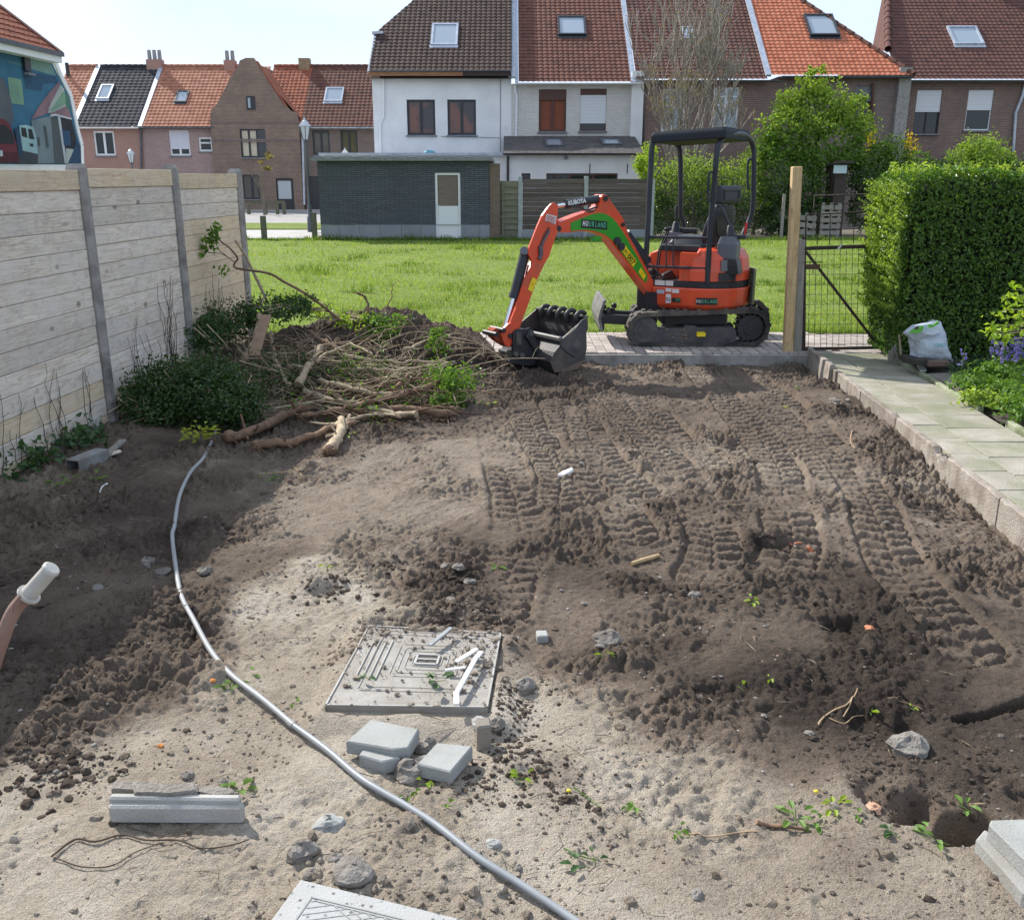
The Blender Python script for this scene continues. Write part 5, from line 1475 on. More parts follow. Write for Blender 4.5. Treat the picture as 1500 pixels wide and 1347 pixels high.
# -- row of cottages at the far left
YR = 57.0; YRE = YR - .3
k2 = .85
zE = PY(300, 186, YRE).z; zR_ = PY(300, 98, YRE + 4.6).z
plR = (YRE, zE, YRE + 4.6, zR_)
def cottage(name, u0, u1, label, wm, tm, pl=plR, tw=.25):
    h = empty(name, (px_x((u0 + u1) / 2, 250, YR), YR, 0), label, 'house'); return h, px_x(u0, 186, YRE), px_x(u1, 186, YRE)
def simple_roof(h, x0, x1, m, pl=plR, skl=None, tw=.25):
    slope('roof_tiles', x0, x1, *pl, m, h, tw=tw, gauge=.30, n_sub=4)
    b = MB(); b.add([(x0, pl[2], pl[3]), (x1, pl[2], pl[3]), (x1, pl[2] + 4.6, pl[1]), (x0, pl[2] + 4.6, pl[1])], [(0, 1, 2, 3)])
    b.add([(x0 + .02, YR, pl[1] - .1), (x0 + .02, pl[2], pl[3] - .06), (x0 + .02, pl[2] + 4.4, pl[1] - .1)], [(0, 1, 2)]); b.add([(x1 - .02, YR, pl[1] - .1), (x1 - .02, pl[2], pl[3] - .06), (x1 - .02, pl[2] + 4.4, pl[1] - .1)], [(0, 2, 1)])
    b.build('back_slope', m, h); ridge(x0, x1, pl[2], pl[3], m, h)
# orange sliver
h, x0, x1 = cottage('orange_roof_cottage', 60, 103, 'sliver of an orange roofed cottage beside the mural house with a black vent pipe', None, None)
facade('wall', x0, x1, -.1, zE, YR, [], M['brick_pink'], h, 9); simple_roof(h, x0, x1 + .05, M['tile_orange'])
q = on_slope(100, 112, *plR); b = MB(); b.tube([q, q + Vector((0, 0, .75))], .11, 8); b.build('vent_pipe', M['black_plastic'], h)
# black roof
h, x0, x1 = cottage('black_roof_cottage', 103.5, 203, 'pink brick cottage with a black tiled roof and a white framed window', None, None)
wn_ = [rect(140, 192, 166, 228, YR), rect(176, 250, 196, 290, YR)]
facade('wall', x0, x1, -.1, zE, YR, wn_, M['brick_pink'], h, 9)
for w_ in wn_: window(*w_, YR, h, M['white_frame'], fw=.10)
simple_roof(h, x0 + .25, x1, M['tile_black'], tw=.30); skylight(145, 126, 164, 146, plR, h, M['zinc'], .08)
b = MB(); b.bar((x0 + .13, YRE, zE), (x0 + .13, plR[2], plR[3] + .05), .26, .10); b.build('verge_flashing', M['zinc'], h)
gutter(x0, x1, YRE - .05, zE - .02, M['white_paint'], h, .08)
# orange roof
h, x0, x1 = cottage('orange_tiled_cottage', 203.2, 314, 'mottled rose brick cottage with an orange tiled roof and a closed shutter', None, None)
wn_ = [rect(250, 191, 276, 228, YR), rect(292, 201, 310, 222, YR), rect(230, 252, 255, 300, YR)]
facade('wall', x0, x1, -.1, zE, YR, wn_, M['brick_rose'], h, 9)
window(*wn_[0], YR, h, M['white_frame'], fw=.09, shutter=.74, sm=M['shutter_lilac']); window(*wn_[1], YR, h, M['white_frame'], mull=(), bars=(.6,), fw=.10); window(*wn_[2], YR, h, M['white_frame'], fw=.09)
xo = px_x(352, 186, YRE); slope('roof_tiles', x0 + .12, xo + .9, *plR, M['tile_orange'], h, tw=.25, gauge=.30, n_sub=4); ridge(x0, px_x(350, 98, YR + 4), plR[2], plR[3], M['tile_orange'], h)
b = MB(); b.add([(x0, plR[2], plR[3]), (xo, plR[2], plR[3]), (xo, plR[2] + 4.6, plR[1]), (x0, plR[2] + 4.6, plR[1])], [(0, 1, 2, 3)]); b.build('back_slope', M['tile_orange'], h)
b = MB(); b.bar((x0 + .06, YRE, zE), (x0 + .06, plR[2], plR[3] + .05), .24, .10); b.build('verge_flashing', M['zinc'], h)
skylight(258, 135, 276, 151, plR, h, M['black_frame'], .08); gutter(x0, x1, YRE - .05, zE - .02, M['zinc_dark'], h, .08)
pipe([PY(206, 188, YR - .1), PY(207, 243, YR - .1), PY(209, 300, YR - .1)], .07, M['zinc_dark'], h)
M['pot'] = mat('grey_chimney_pot', (.34, .33, .33), (.26, .25, .25), .9)
chimney(217, 238, 88, 100, YRE + 4.6, M['brick_pink'], h, 3, M['pot']); chimney(330, 345, 89, 100, YRE + 4.6, M['brick_pink'], h, 2, M['pot'])
# brown gable
YB2 = 56.6
h = empty('brick_gable_house', (px_x(372, 300, YB2), YB2, 0), 'old brown brick house with a pointed gable facing the street', 'house')
x0, x1 = px_x(308, 186, YB2), px_x(438, 186, YB2); zs_ = PY(372, 180, YB2).z
wn_ = [rect(354, 189, 388, 231, YB2), rect(356, 256, 379, 292, YB2)]; dd = rect(407, 261, 429, 311, YB2); dd = (dd[0], dd[1], 0.0, dd[3])
gt_ = [(px_x(u, v, YB2), PY(u, v, YB2).z) for u, v in ((309, 162), (318, 152), (328, 133), (338, 113), (349, 96), (351, 89), (360, 85), (371, 85), (376, 92), (384, 104), (398, 127), (412, 148), (425, 162), (434, 166))]
facade('wall', x0, x1, -.1, zs_, YB2, wn_ + [dd], M['brick_old'], h, 9, top=gt_)
f = window(*wn_[0], YB2, h, M['black_frame'], mull=(.34, .66), fw=.09, inner=M['curtain']); window(*wn_[1], YB2, h, M['black_frame'], mull=(.55,), fw=.10)
b = MB(); b.box((px_x(384, 210, YB2), YB2 + .02, (wn_[0][2] + wn_[0][3]) / 2), (.42, .06, wn_[0][3] - wn_[0][2] - .1)); b.build('folded_shutter', plain('dark_slate_shutter', (.06, .062, .07), .6), h)
w_ = rect(362, 141, 373, 161, YB2)
b = MB(); b.box(((w_[0] + w_[1]) / 2, YB2 - .01, (w_[2] + w_[3]) / 2), (w_[1] - w_[0], .08, w_[3] - w_[2])); f = b.build('window', M['black_frame'], h); b = MB(); b.box(((w_[0] + w_[1]) / 2 - .08, YB2 - .056, (w_[2] + w_[3]) / 2), (.13, .02, w_[3] - w_[2] - .2)); b.build('pane', M['glass_sky'], f)
b = MB(); b.box(((dd[0] + dd[1]) / 2, YB2 + .12, dd[3] / 2), (dd[1] - dd[0], .06, dd[3])); d_ = b.build('door', M['black_frame'], h); b = MB(); b.box(((dd[0] + dd[1]) / 2 - .03, YB2 + .08, dd[3] * .64), (dd[1] - dd[0] - .25, .02, dd[3] * .55)); b.build('pane', M['glass_sky'], d_)
b = MB()
for z in (zs_ + .02, zs_ - .9, zs_ - 1.0): b.box(((x0 + x1) / 2, YB2 - .012, z), (x1 - x0, .03, .07))
b.build('brick_course', M['brick_dark'], h)
ap = PY(365, 87, YB2)
b = MB()
for (xa, s_) in ((x0, -1), (x1, 1)):
    b.add([(xa, YB2 + .28, zs_ + .3), (ap.x, YB2 + .28, ap.z - .05), (ap.x, YB2 + 9, ap.z - .05), (xa, YB2 + 9, zs_ + .3)], [(0, 1, 2, 3) if s_ > 0 else (3, 2, 1, 0)])
b.build('roof', M['tile_red'], h)
cp = MB(); rp = [Vector((px_x(u, v, YB2), YB2 + .14, PY(u, v, YB2).z)) for u, v in ((376, 90), (398, 125), (420, 157))]
for a, c in zip(rp[:-1], rp[1:]): cp.bar(a, c, .34, .06)
cp.build('gable_coping', M['tile_red'], h)
# red + brown roof on the right
h, x0, x1 = cottage('brown_roof_cottage', 440, 552, 'dark brick cottage with a brown tiled roof left of the white house', None, None)
wn_ = [rect(459, 191, 482, 227, YR), rect(500, 191, 523, 227, YR)]; dd = rect(455, 258, 466, 308, YR); dd = (dd[0], dd[1], 0.0, dd[3])
facade('wall', x0, x1, -.1, zE, YR, wn_ + [dd], M['brick_dark'], h, 9)
window(*wn_[0], YR, h, M['black_frame'], fw=.10); window(*wn_[1], YR, h, M['black_frame'], fw=.10, inner=mat('olive_curtain', (.12, .11, .05), (.07, .065, .03), .5, 3, stretch=(5, 1, .4)))
b = MB(); b.box(((dd[0] + dd[1]) / 2, YR + .12, dd[3] / 2), (dd[1] - dd[0], .06, dd[3])); b.build('door', plain('dark_green_door', (.03, .035, .04), .4), h)
simple_roof(h, x0, x1 + .3, M['tile_brown']); skylight(476, 130, 503, 150, plR, h, M['zinc'], .08); gutter(x0, x1, YRE - .05, zE - .02, M['zinc'], h, .08)
xr0, xr1 = px_x(380, 186, YRE), x0
slope('red_roof_tiles', xr0, xr1, *plR, M['tile_red'], h, tw=.25, gauge=.30, n_sub=4); ridge(xr0, xr1, plR[2], plR[3], M['tile_red'], h)
b = MB(); b.add([(xr0, plR[2], plR[3]), (xr1, plR[2], plR[3]), (xr1, plR[2] + 4.6, plR[1]), (xr0, plR[2] + 4.6, plR[1])], [(0, 1, 2, 3)]); b.build('red_back_slope', M['tile_red'], h)
chimney(439, 454, 86, 99, YRE + 4.6, mat('yellow_chimney', (.34, .25, .15), (.26, .18, .11), .9), h)
pipe([PY(443, 190, YR - .45), PY(446, 300, YR - .45)], .07, M['zinc'], h)

# -- mural house at the far left
MX = -16.3
def mw(u, v, off=0.0):
    p = PPL(u, v, (MX + off, 0), (SK, 1)); return p
mh = empty('mural_house', (-16, 28, 0), 'red roofed house at the left with a painted mural of cars on its wall', 'house')
out = [(-420, 0), (-420, -190), (78, 88), (88, 112), (102, 140), (107, 165), (112, 190), (118, 212), (119, 246)]
P3 = [mw(u, v) for u, v in out[2:]]
btm = P3[-1].copy(); btm.z = -.1
near = Vector((MX + SK * 19, 19.0, 0))
wallp = [Vector((near.x, near.y, -.1)), Vector((near.x, near.y, P3[0].z))] + P3 + [btm]
b = MB(); b.prism(wallp, Vector((-8, .55, 0)))
b.build('wall', M['render_white'], mh)
b = MB()
for a, c in zip(P3[:-1], P3[1:]): b.bar(a + Vector((-.03, .04, 0)), c + Vector((-.03, .04, 0)), .2, .14, (1, 0, 0))
b.build('verge_trim', M['white_paint'], mh)
b = MB()
for a, c in zip(P3[:-2], P3[1:-1]): b.bar(a + Vector((-.3, .16, .05)), c + Vector((-.3, .16, .05)), .5, .12, (1, 0, 0))
b.build('side_roof', M['tile_red'], mh)
# roof above the mural: eave, gutter, hip
ev0, ev1 = mw(-200, 14, .32), mw(88, 82, .32); ev0.z = ev1.z = mw(86, 79, .32).z
ev0 = Vector((ev1.x - SK * (ev1.y - 19), 19.0, ev1.z))
hp_ = Vector((ev1.x - 4.0, ev1.y - .2, ev1.z + 3.0)); ap2 = PY(-40, -8, 32.6)
rt = MB(); nrow = 16
up_ = Vector((-4.4, .3, 3.35))
V, Fq = [], []
L = (ev1 - ev0).length; ncol = int(L / .25 * 4); rows = 16
for j in range(rows):
    for (t, o) in ((j / rows - .004, .035), ((j + 1) / rows - .004, .005)):
        for i in range(ncol + 1):
            s_ = i / ncol; e = ev0.lerp(ev1, s_)
            q = e + up_ * t
            lim = ev1.y + (-.2) * t
            V.append(tuple(q + Vector((.6, 0, .8)) * (o + .03 * abs(math.sin(math.pi * i / 4)))))
V = np.array(V); idx = np.arange(2 * rows * (ncol + 1)).reshape(2 * rows, ncol + 1)
Fq = np.stack([idx[:-1, :-1].ravel(), idx[:-1, 1:].ravel(), idx[1:, 1:].ravel(), idx[1:, :-1].ravel()], 1)
tag(fastmesh('roof_tiles', V, Fq, M['tile_red'], parent=mh), kind='stuff')
b = MB(); b.bar(ev1 + Vector((0, .05, .02)), ev1 + up_ + Vector((0, .05, .02)), .22, .14); b.build('verge_tiles', M['tile_brown'], mh)
b = MB(); b.add([ev1, ev1 + up_, ev1 + Vector((-9.0, .6, 0))], [(0, 1, 2)]); b.add([ev0, ev0 + up_, ev1 + up_, ev1], [(0, 1, 2, 3)]); b.build('roof_underside', M['board_brown'], mh)
b = MB(); b.bar(ev0 + Vector((.06, 0, -.02)), ev1 + Vector((.06, 0, -.02)), .16, .12); b.build('gutter', M['zinc_dark'], mh)
b = MB(); b.bar(ev0 + Vector((-.12, 0, -.17)), ev1 + Vector((-.12, 0, -.17)), .34, .18); b.build('eave_board', M['white_paint'], mh)
mcol = {}
def mc(k, r, g, bl):
    q = (r + g + bl) / 3; r, g, bl = [x * .74 + q * .22 + 8 for x in (r, g, bl)]
    mcol[k] = mat('mural_' + k, S(r, g, bl, .85), S(r * .85, g * .87, bl * .9, .85), .8, 1.5, 8)
for k, c in dict(blue=(44, 120, 160), deep=(36, 88, 128), teal=(78, 140, 158), mint=(120, 168, 160), lime=(128, 178, 140), grey=(98, 102, 112), pink=(160, 112, 122), cream=(188, 198, 186), green=(72, 138, 112), wall=(122, 140, 146), shade=(78, 90, 94), dark=(40, 44, 50), red=(132, 40, 54), redd=(96, 28, 40), van=(158, 204, 206), white=(214, 220, 222), navy=(30, 70, 108), road=(62, 70, 78)).items(): mc(k, *c)
shapes = [  # painted in this order, zoomed pixel coordinates of the mural (x5.385)
    ('blue', [(-900, 80), (-60, 375), (395, 465), (440, 560), (545, 745), (600, 1000), (640, 1120), (640, 1300), (-900, 1300)]),
    ('teal', [(60, 478), (190, 505), (190, 530), (60, 492)]), ('mint', [(240, 455), (390, 478), (442, 600), (245, 545)]), ('deep', [(185, 560), (440, 605), (460, 660), (340, 660), (330, 720), (200, 700)]),
    ('lime', [(60, 608), (168, 628), (192, 830), (82, 815)]), ('grey', [(-300, 600), (30, 620), (88, 790), (110, 960), (60, 1000), (-300, 960)]),
    ('pink', [(470, 640), (475, 690), (385, 850), (375, 895), (245, 945), (300, 850), (380, 740)]), ('cream', [(478, 668), (505, 700), (522, 840), (410, 890), (380, 895), (385, 850)]), ('lime', [(500, 720), (516, 740), (518, 820), (410, 880), (402, 868), (460, 780)]),
    ('green', [(512, 730), (540, 760), (556, 885), (522, 880)]), ('pink', [(520, 840), (552, 890), (565, 935), (395, 900)]),
    ('wall', [(245, 950), (400, 915), (430, 1290), (300, 1290)]), ('shade', [(400, 920), (470, 925), (520, 1290), (430, 1290)]), ('dark', [(475, 930), (566, 945), (605, 1110), (580, 1180), (515, 1200)]), ('white', [(455, 920), (475, 925), (530, 1290), (512, 1290)]), ('white', [(395, 905), (440, 898), (568, 935), (566, 945), (440, 915), (398, 922)]),
    ('deep', [(490, 1025), (550, 1035), (560, 1145), (505, 1150)]), ('shade', [(345, 990), (365, 995), (388, 1160), (370, 1165)]), ('shade', [(300, 1085), (312, 1088), (318, 1150), (306, 1150)]),
    ('cream', [(520, 1170), (600, 1180), (540, 1290), (520, 1290)]), ('navy', [(600, 1110), (636, 1150), (640, 1290), (535, 1290), (575, 1200)]), ('road', [(130, 1190), (300, 1200), (300, 1290), (120, 1290)]),
    ('navy', [(115, 1010), (160, 1020), (182, 1215), (150, 1230)]), ('van', [(150, 990), (200, 985), (262, 1000), (285, 1070), (298, 1215), (180, 1190)]), ('dark', [(165, 1005), (205, 1012), (218, 1090), (172, 1075)]), ('dark', [(220, 1015), (252, 1022), (272, 1100), (230, 1095)]), ('dark', [(235, 1132), (262, 1135), (264, 1158), (238, 1155)]),
    ('red', [(-200, 930), (30, 938), (80, 980), (130, 1130), (150, 1270), (-200, 1280)]), ('dark', [(-200, 985), (40, 985), (100, 1050), (118, 1138), (-200, 1130)]), ('redd', [(-200, 1200), (145, 1200), (150, 1280), (-200, 1290)]), ('white', [(0, 1185), (20, 1188), (24, 1232), (0, 1235)]),
]
b = MB(); mats_ = list(mcol.values()); keys = list(mcol)
for i, (k, poly) in enumerate(shapes):
    off = .008 + .0022 * i
    pts = []
    for (a, c) in poly:
        p = mw(a / 5.385, c / 5.385, off)
        if p.y < 19.2 or a < -250: p = Vector((MX + off + SK * 19.1, 19.1, p.z if c > 400 else 5.9))
        pts.append(p)
    nr = sum(((pts[j] - pts[0]).cross(pts[j + 1] - pts[0]) for j in range(1, len(pts) - 1)), Vector())
    if nr.x < 0: pts = pts[::-1]
    b.add(pts, [tuple(range(len(pts)))], keys.index(k))
b.build('mural', mats_, mh)
wq = [mw(u / 5.385, v / 5.385, .08) for u, v in ((180, 432), (228, 440), (238, 568), (192, 556))]
b = MB(); b.prism(wq, Vector((.04, 0, 0))); f = b.build('window', M['black_frame'], mh)
sq = [mw(u / 5.385, v / 5.385, .08) for u, v in ((190, 572), (246, 585), (246, 598), (192, 588))]; b = MB(); b.prism(sq, Vector((.14, 0, 0))); b.build('sill', M['sill'], f)

# -- street furniture
M['iron_grey'] = plain('grey_green_iron', (.115, .13, .135), .45, .4)
M['lamp_glass'] = plain('lantern_glass', (.62, .66, .68), .2)
def lamp(u, vt, vb, Y, label):
    t = PY(u, vt, Y); root = empty('street_lamp', (t.x, Y, 0), label, 'street lamp'); hgt = t.z; x = t.x
    b = MB(); b.tube([(x, Y, 0), (x, Y, .5), (x, Y, .55), (x, Y, .9), (x, Y, .95), (x, Y, 1.9), (x, Y, 1.95), (x, Y, hgt - .72)], [.12, .11, .075, .07, .045, .04, .055, .035], 10); b.build('pole', M['iron_grey'], root)
    z = hgt - .72; sq = lambda r, zz: [Vector((x + r * math.cos(a), Y + r * math.sin(a), zz)) for a in [math.pi / 4 + k * math.pi / 3 for k in range(6)]]
    b = MB(); b.loft([sq(.10, z), sq(.19, z + .42)], smooth=False); l = b.build('lantern', M['lamp_glass'], root)
    b = MB()
    for p, q in zip(sq(.105, z), sq(.195, z + .42)): b.bar(p, q, .022, .022)
    b.loft([sq(.05, z - .1), sq(.11, z)], smooth=False); b.build('lantern_frame', M['iron_grey'], l)
    b = MB(); b.loft([sq(.22, z + .42), sq(.21, z + .46), sq(.10, z + .60), sq(.05, z + .63), sq(.03, z + .72)], smooth=False); b.build('cap', plain('pale_lamp_cap', (.5, .53, .55), .35, .3), root)
lamp(445.5, 172, 342, 34.2, 'tall grey iron street lamp with a glass lantern beside the garage')
lamp(190.5, 217, 300, 52, 'small street lamp seen over the left fence before the black roofed cottage')
lamp(505, 217, 300, 46, 'street lamp whose lantern just clears the garage roof')
M['bollard'] = plankmat('mossy_bollard', (.10, .105, .075), (.16, .155, .12), (.11, .13, .085), .2, 'Z')
def bollard(u, vt, vb, w, Y, label):
    a, c = PY(u, vb, Y), PY(u, vt, Y); b = MB(); b.obox((a + c) / 2, (w / 2, 0, 0), (0, w / 2, 0), (0, 0, (c.z - a.z) / 2 + .1), .015); tag(b.build('bollard', M['bollard']), label, 'bollard', 'wooden bollards along the footpath')
bollard(386.5, 321, 353, .155, 30.0, 'mossy wooden bollard standing alone at the end of the board fence')
bollard(460.5, 316, 350, .15, 30.35, 'wooden bollard against the left corner of the garage')
rl = empty('knee_rail', (px_x(388, 310, 51), 51, 0), 'wooden knee rail on round posts before the old brick gable house', 'rail')
for u in (364, 390, 406, 416):
    a = px_x(u, 305, 51); b = MB(); b.tube([(a, 51, 0), (a, 51, PY(u, 296 if u > 370 else 299, 51).z)], .10 if u != 390 else .06, 8); b.build('post', M['bollard'], rl)
b = MB(); b.bar(PY(367, 298, 50.95), PY(417, 296, 50.95), .08, .14); b.build('rail', M['bollard'], rl)
# == mini excavator
M['orange'] = mat('excavator_orange', (.74, .088, .030), (.66, .076, .027), .36, 5, 6, .001, 60, spec=.5, dirt=(.30, .11, .06), dscale=4, dlo=.5, dhi=.85, coat=.1)
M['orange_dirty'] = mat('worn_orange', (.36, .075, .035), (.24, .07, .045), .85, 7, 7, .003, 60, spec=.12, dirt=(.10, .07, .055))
M['blk'] = mat('black_steel', (.022, .022, .025), (.034, .034, .038), .45, 8, 5, .002, 60, dirt=(.10, .085, .07), dlo=.6, dhi=.85)
M['canopy_blk'] = mat('canopy_black', (.026, .029, .037), (.036, .040, .050), .5, 5, spec=.35)
M['rubber'] = mat('rubber_track', (.028, .027, .026), (.050, .047, .043), .85, 12, 6, .003, 60, dirt=(.17, .145, .12), dlo=.42, dhi=.75)
M['dark_grey'] = mat('dusty_dark_grey', (.060, .060, .064), (.085, .082, .080), .7, 8, 6, .003, 50, dirt=(.16, .135, .11), dlo=.5, dhi=.75)
M['console'] = plain('grey_console', (.115, .125, .145), .5)
M['vinyl'] = plain('black_vinyl', (.040, .043, .052), .5, spec=.3)
M['chrome'] = plain('chrome_rod', (.72, .73, .74), .18, 1.0)
M['worn_steel'] = mat('worn_bucket_steel', (.060, .057, .056), (.11, .104, .10), .55, 7, 8, .006, 40, metal=.25, dirt=(.17, .13, .10), dlo=.45, dhi=.75)
M['bucket_in'] = mat('black_bucket_steel', (.030, .030, .032), (.055, .053, .053), .6, 6, 8, .006, 40, metal=.2, dirt=(.11, .085, .07), dlo=.55, dhi=.8)
M['edge_steel'] = mat('polished_edge', (.20, .195, .19), (.12, .115, .11), .6, 9, metal=.3)
M['soily_steel'] = mat('soil_smeared_steel', (.20, .145, .11), (.12, .09, .075), .8, 5, 8, .006, 40)
M['green_decal'] = plain('green_decal', (.035, .30, .022), .35)
M['yellow_decal'] = plain('yellow_decal', (.85, .62, .015), .4)
M['white_decal'] = mat('white_sticker', (.70, .66, .65), (.60, .55, .54), .5, 40)
M['blk_decal'] = plain('black_decal', (.012, .014, .014), .4)
M['txt_white'] = plain('white_print', (.80, .82, .80), .5)
M['txt_green'] = plain('green_print', (.10, .50, .30), .5)
M['txt_red'] = plain('red_print', (.45, .05, .04), .5)

EX = empty('mini_excavator', (2.15, 11.1, 0), 'orange and black mini excavator with open canopy parked on the brick pavement', 'excavator')
Zv = Vector((0, 0, 1))
def ph(poly_px, Y, dep, name, m, parent=EX, bevel=0.006, ms=None):
    b = MB(); b.prism([PY(u, v, Y) for u, v in poly_px], (0, dep, 0), 0, None); return b.build(name, m, parent, bevel=bevel)

# -- undercarriage: tracks
def stadium(cx0, cz0, r0, cx1, cz1, r1, n=14):
    """belt outline round a front and a rear wheel, anticlockwise seen from the garden"""
    pts = []
    for k in range(n + 1):
        a = math.pi / 2 + math.pi * k / n; pts.append((cx0 + r0 * math.cos(a), cz0 + r0 * math.sin(a)))
    for k in range(n + 1):
        a = -math.pi / 2 + math.pi * k / n; pts.append((cx1 + r1 * math.cos(a), cz1 + r1 * math.sin(a)))
    return pts
def resample(pts, step):
    P = np.array(pts + [pts[0]]); d = np.hypot(*np.diff(P, axis=0).T); L = np.concatenate([[0], np.cumsum(d)]); n = int(L[-1] / step); s_ = np.linspace(0, L[-1], n, endpoint=False)
    return np.stack([np.interp(s_, L, P[:, 0]), np.interp(s_, L, P[:, 1])], 1)
def track(Y0, Y1, name_lab):
    a, c = PY(945, 485, Y0), PY(1100, 485, Y0)
    zl = .02; r0 = .195; r1 = .215
    ol = resample(stadium(a.x, zl + r0, r0, c.x, zl + r1, r1), .03)
    n = len(ol); nxt = np.roll(ol, -1, 0); prv = np.roll(ol, 1, 0); tg = nxt - prv; tg /= np.linalg.norm(tg, axis=1)[:, None]; nr = np.stack([tg[:, 1], -tg[:, 0]], 1)
    b = MB(); th = .048
    rings = []
    for i in range(n + 1):
        k = i % n; p = ol[k]; q = p - nr[k] * th
        rings.append([Vector((p[0], Y0, p[1])), Vector((p[0], Y1, p[1])), Vector((q[0], Y1, q[1])), Vector((q[0], Y0, q[1]))])
    b.loft(rings, smooth=False, caps=False)
    lug = resample(stadium(a.x, zl + r0, r0, c.x, zl + r1, r1), .075)
    m = len(lug)
    for i in range(m):
        p = lug[i]; t = lug[(i + 1) % m] - lug[i - 1]; t /= np.linalg.norm(t); nn = Vector((t[1], 0, -t[0])); tt = Vector((t[0], 0, t[1])); ym = (Y0 + Y1) / 2; w = (Y1 - Y0) / 2
        sd = -1 if i % 2 else 1
        b.obox(Vector((p[0], ym + sd * w * .48, p[1])) + nn * .004, tt * .022, Vector((0, w * .51, 0)), nn * .012, .006)
        b.obox(Vector((p[0], ym, p[1])) - nn * .054, tt * .012, Vector((0, w * .25, 0)), nn * .014)
    t_ = b.build('track', M['rubber'], EX)
    yf = Y0 + .035
    def wheel(nm, x, z, r, dep, teeth=0, m=M['dark_grey']):
        q = MB(); q.tube([(x, yf, z), (x, yf + dep, z)], r * .80, 20); q.tube([(x, yf - .012, z), (x, yf + dep + .012, z)], r * .45, 14); q.tube([(x, yf - .022, z), (x, yf - .01, z)], r * .17, 8)
        if teeth:
            for k in range(teeth):
                al = 2 * math.pi * k / teeth; q.obox((x + r * .86 * math.cos(al), yf + dep / 2, z + r * .86 * math.sin(al)), (r * .10 * math.cos(al), 0, r * .10 * math.sin(al)), (0, dep * .35, 0), (-r * .07 * math.sin(al), 0, r * .07 * math.cos(al)))
            for k in range(6):
                al = 2 * math.pi * k / 6; q.tube([(x + r * .3 * math.cos(al), yf - .02, z + r * .3 * math.sin(al)), (x + r * .3 * math.cos(al), yf - .01, z + r * .3 * math.sin(al))], r * .05, 6)
        else: q.tube([(x, yf - .004, z), (x, yf + dep + .004, z)], r * .9, 20)
        q.build(nm, m, t_)
    wheel('sprocket', c.x, zl + r1, r1 - .035, .15, 15, M['blk']); wheel('idler', a.x, zl + r0, r0 - .03, .15)
    for u in (978, 1021, 1067):
        x = PY(u, 500, Y0).x; wheel('roller', x, zl + .098, .068, .15)
    q = MB(); fx = [PY(u, v, yf) for u, v in ((936, 490), (941, 482), (1002, 480), (1002, 477), (1018, 477), (1022, 480), (1074, 479), (1078, 486), (1078, 499), (1070, 503), (940, 503), (936, 497))]
    q.prism(fx, (0, .15, 0)); q.build('track_frame', M['dark_grey'], t_, bevel=.006)
    q = MB(); rg_ = random.Random(4)
    for k in range(18):
        p = PY(rg_.uniform(946, 1010), rg_.uniform(481, 500), yf); q.ball((p.x, yf - .002, p.z), rg_.uniform(.008, .022), 6, 4, sc=(1.3, .4, .8))
    q.build('dried_mud', M['soily_steel'], t_)
    return t_
TN = track(10.63, 10.86, 'near'); TF = track(11.42, 11.65, 'far')
b = MB(); b.prism([PY(u, v, 10.60) for u, v in ((1021, 490), (1022, 487), (1033, 487), (1034, 489), (1033, 493), (1021, 493))], (0, .07, 0)); b.build('warning_plate', M['yellow_decal'], TN, bevel=.004)
b = MB(); c = PY(1012, 470, 11.1); b.box((c.x, 11.14, .30), (.75, .62, .16), ch=.03); b.tube([(c.x, 11.12, .36), (c.x, 11.12, .46)], .30, 24); b.tube([(c.x, 11.12, .345), (c.x, 11.12, .375)], .36, 24); b.build('slew_ring', M['blk'], EX)

# -- dozer blade
b = MB(); y0, y1 = 10.66, 11.62
pr = [(880, 485), (876, 467), (879, 455), (884.5, 440)]
f_ = [PY(u, v, y0) for u, v in pr]
rings = []
for yy in (y0, y1): rings.append([Vector((p.x, yy, p.z)) for p in f_] + [Vector((p.x + .03, yy, p.z)) for p in f_[::-1]])
b.loft(rings, smooth=False); bl = b.build('dozer_blade', M['edge_steel'], EX, bevel=.004)
b = MB()
for yy in (10.95, 11.32): b.bar(Vector((f_[1].x + .02, yy, .30)), Vector((PY(948, 470, yy).x, yy, .27)), .07, .11, ch=.01)
b.bar(Vector((f_[1].x + .06, 10.80, .26)), Vector((f_[1].x + .06, 11.5, .26)), .06, .16, ch=.01)
for k in range(7): b.ball((f_[1].x + random.uniform(.05, .3), random.uniform(10.9, 11.4), random.uniform(.36, .40)), random.uniform(.02, .045), 6, 4)
b.build('blade_arm', M['blk'], EX)

# -- upper body
def plan(pts, z): return [Vector((x, y, z)) for x, y in pts]
def arc(cx, cy, r, a0, a1, n): return [(cx + r * math.cos(R(a0 + (a1 - a0) * k / n)), cy + r * math.sin(R(a0 + (a1 - a0) * k / n))) for k in range(n + 1)]
TC = (2.18, 11.14)                              # slew centre
FW = Vector((-math.cos(R(27)), math.sin(R(27)), 0)); LT = Vector((-math.sin(R(27)), -math.cos(R(27)), 0))
def up(f, l, z): return Vector((TC[0], TC[1], 0)) + FW * f + LT * l + Zv * z
zb, zs, zm, zt_ = .435, .675, .80, 1.08
def body_ring(z, k, front=.42, half=.50, tail=.60):
    """round-tailed plan outline in machine coordinates"""
    pts = [(front, half * k), (front, -half * k)]
    pts += [(-.05, -half * k)] + [(-.05 - (tail - .05) * k * math.sin(R(t)), -half * k * math.cos(R(t)) * 1.0) for t in range(12, 180, 12)] + [(-.05, half * k)]
    return [up(f, l, z) for f, l in pts]
b = MB(); b.loft([body_ring(zb, .90, .36), body_ring(zb + .04, .97, .38), body_ring(zs - .015, 1.0, .40), body_ring(zs, .985, .395)], smooth=False); b.build('lower_skirt', M['orange'], EX, bevel=.012)
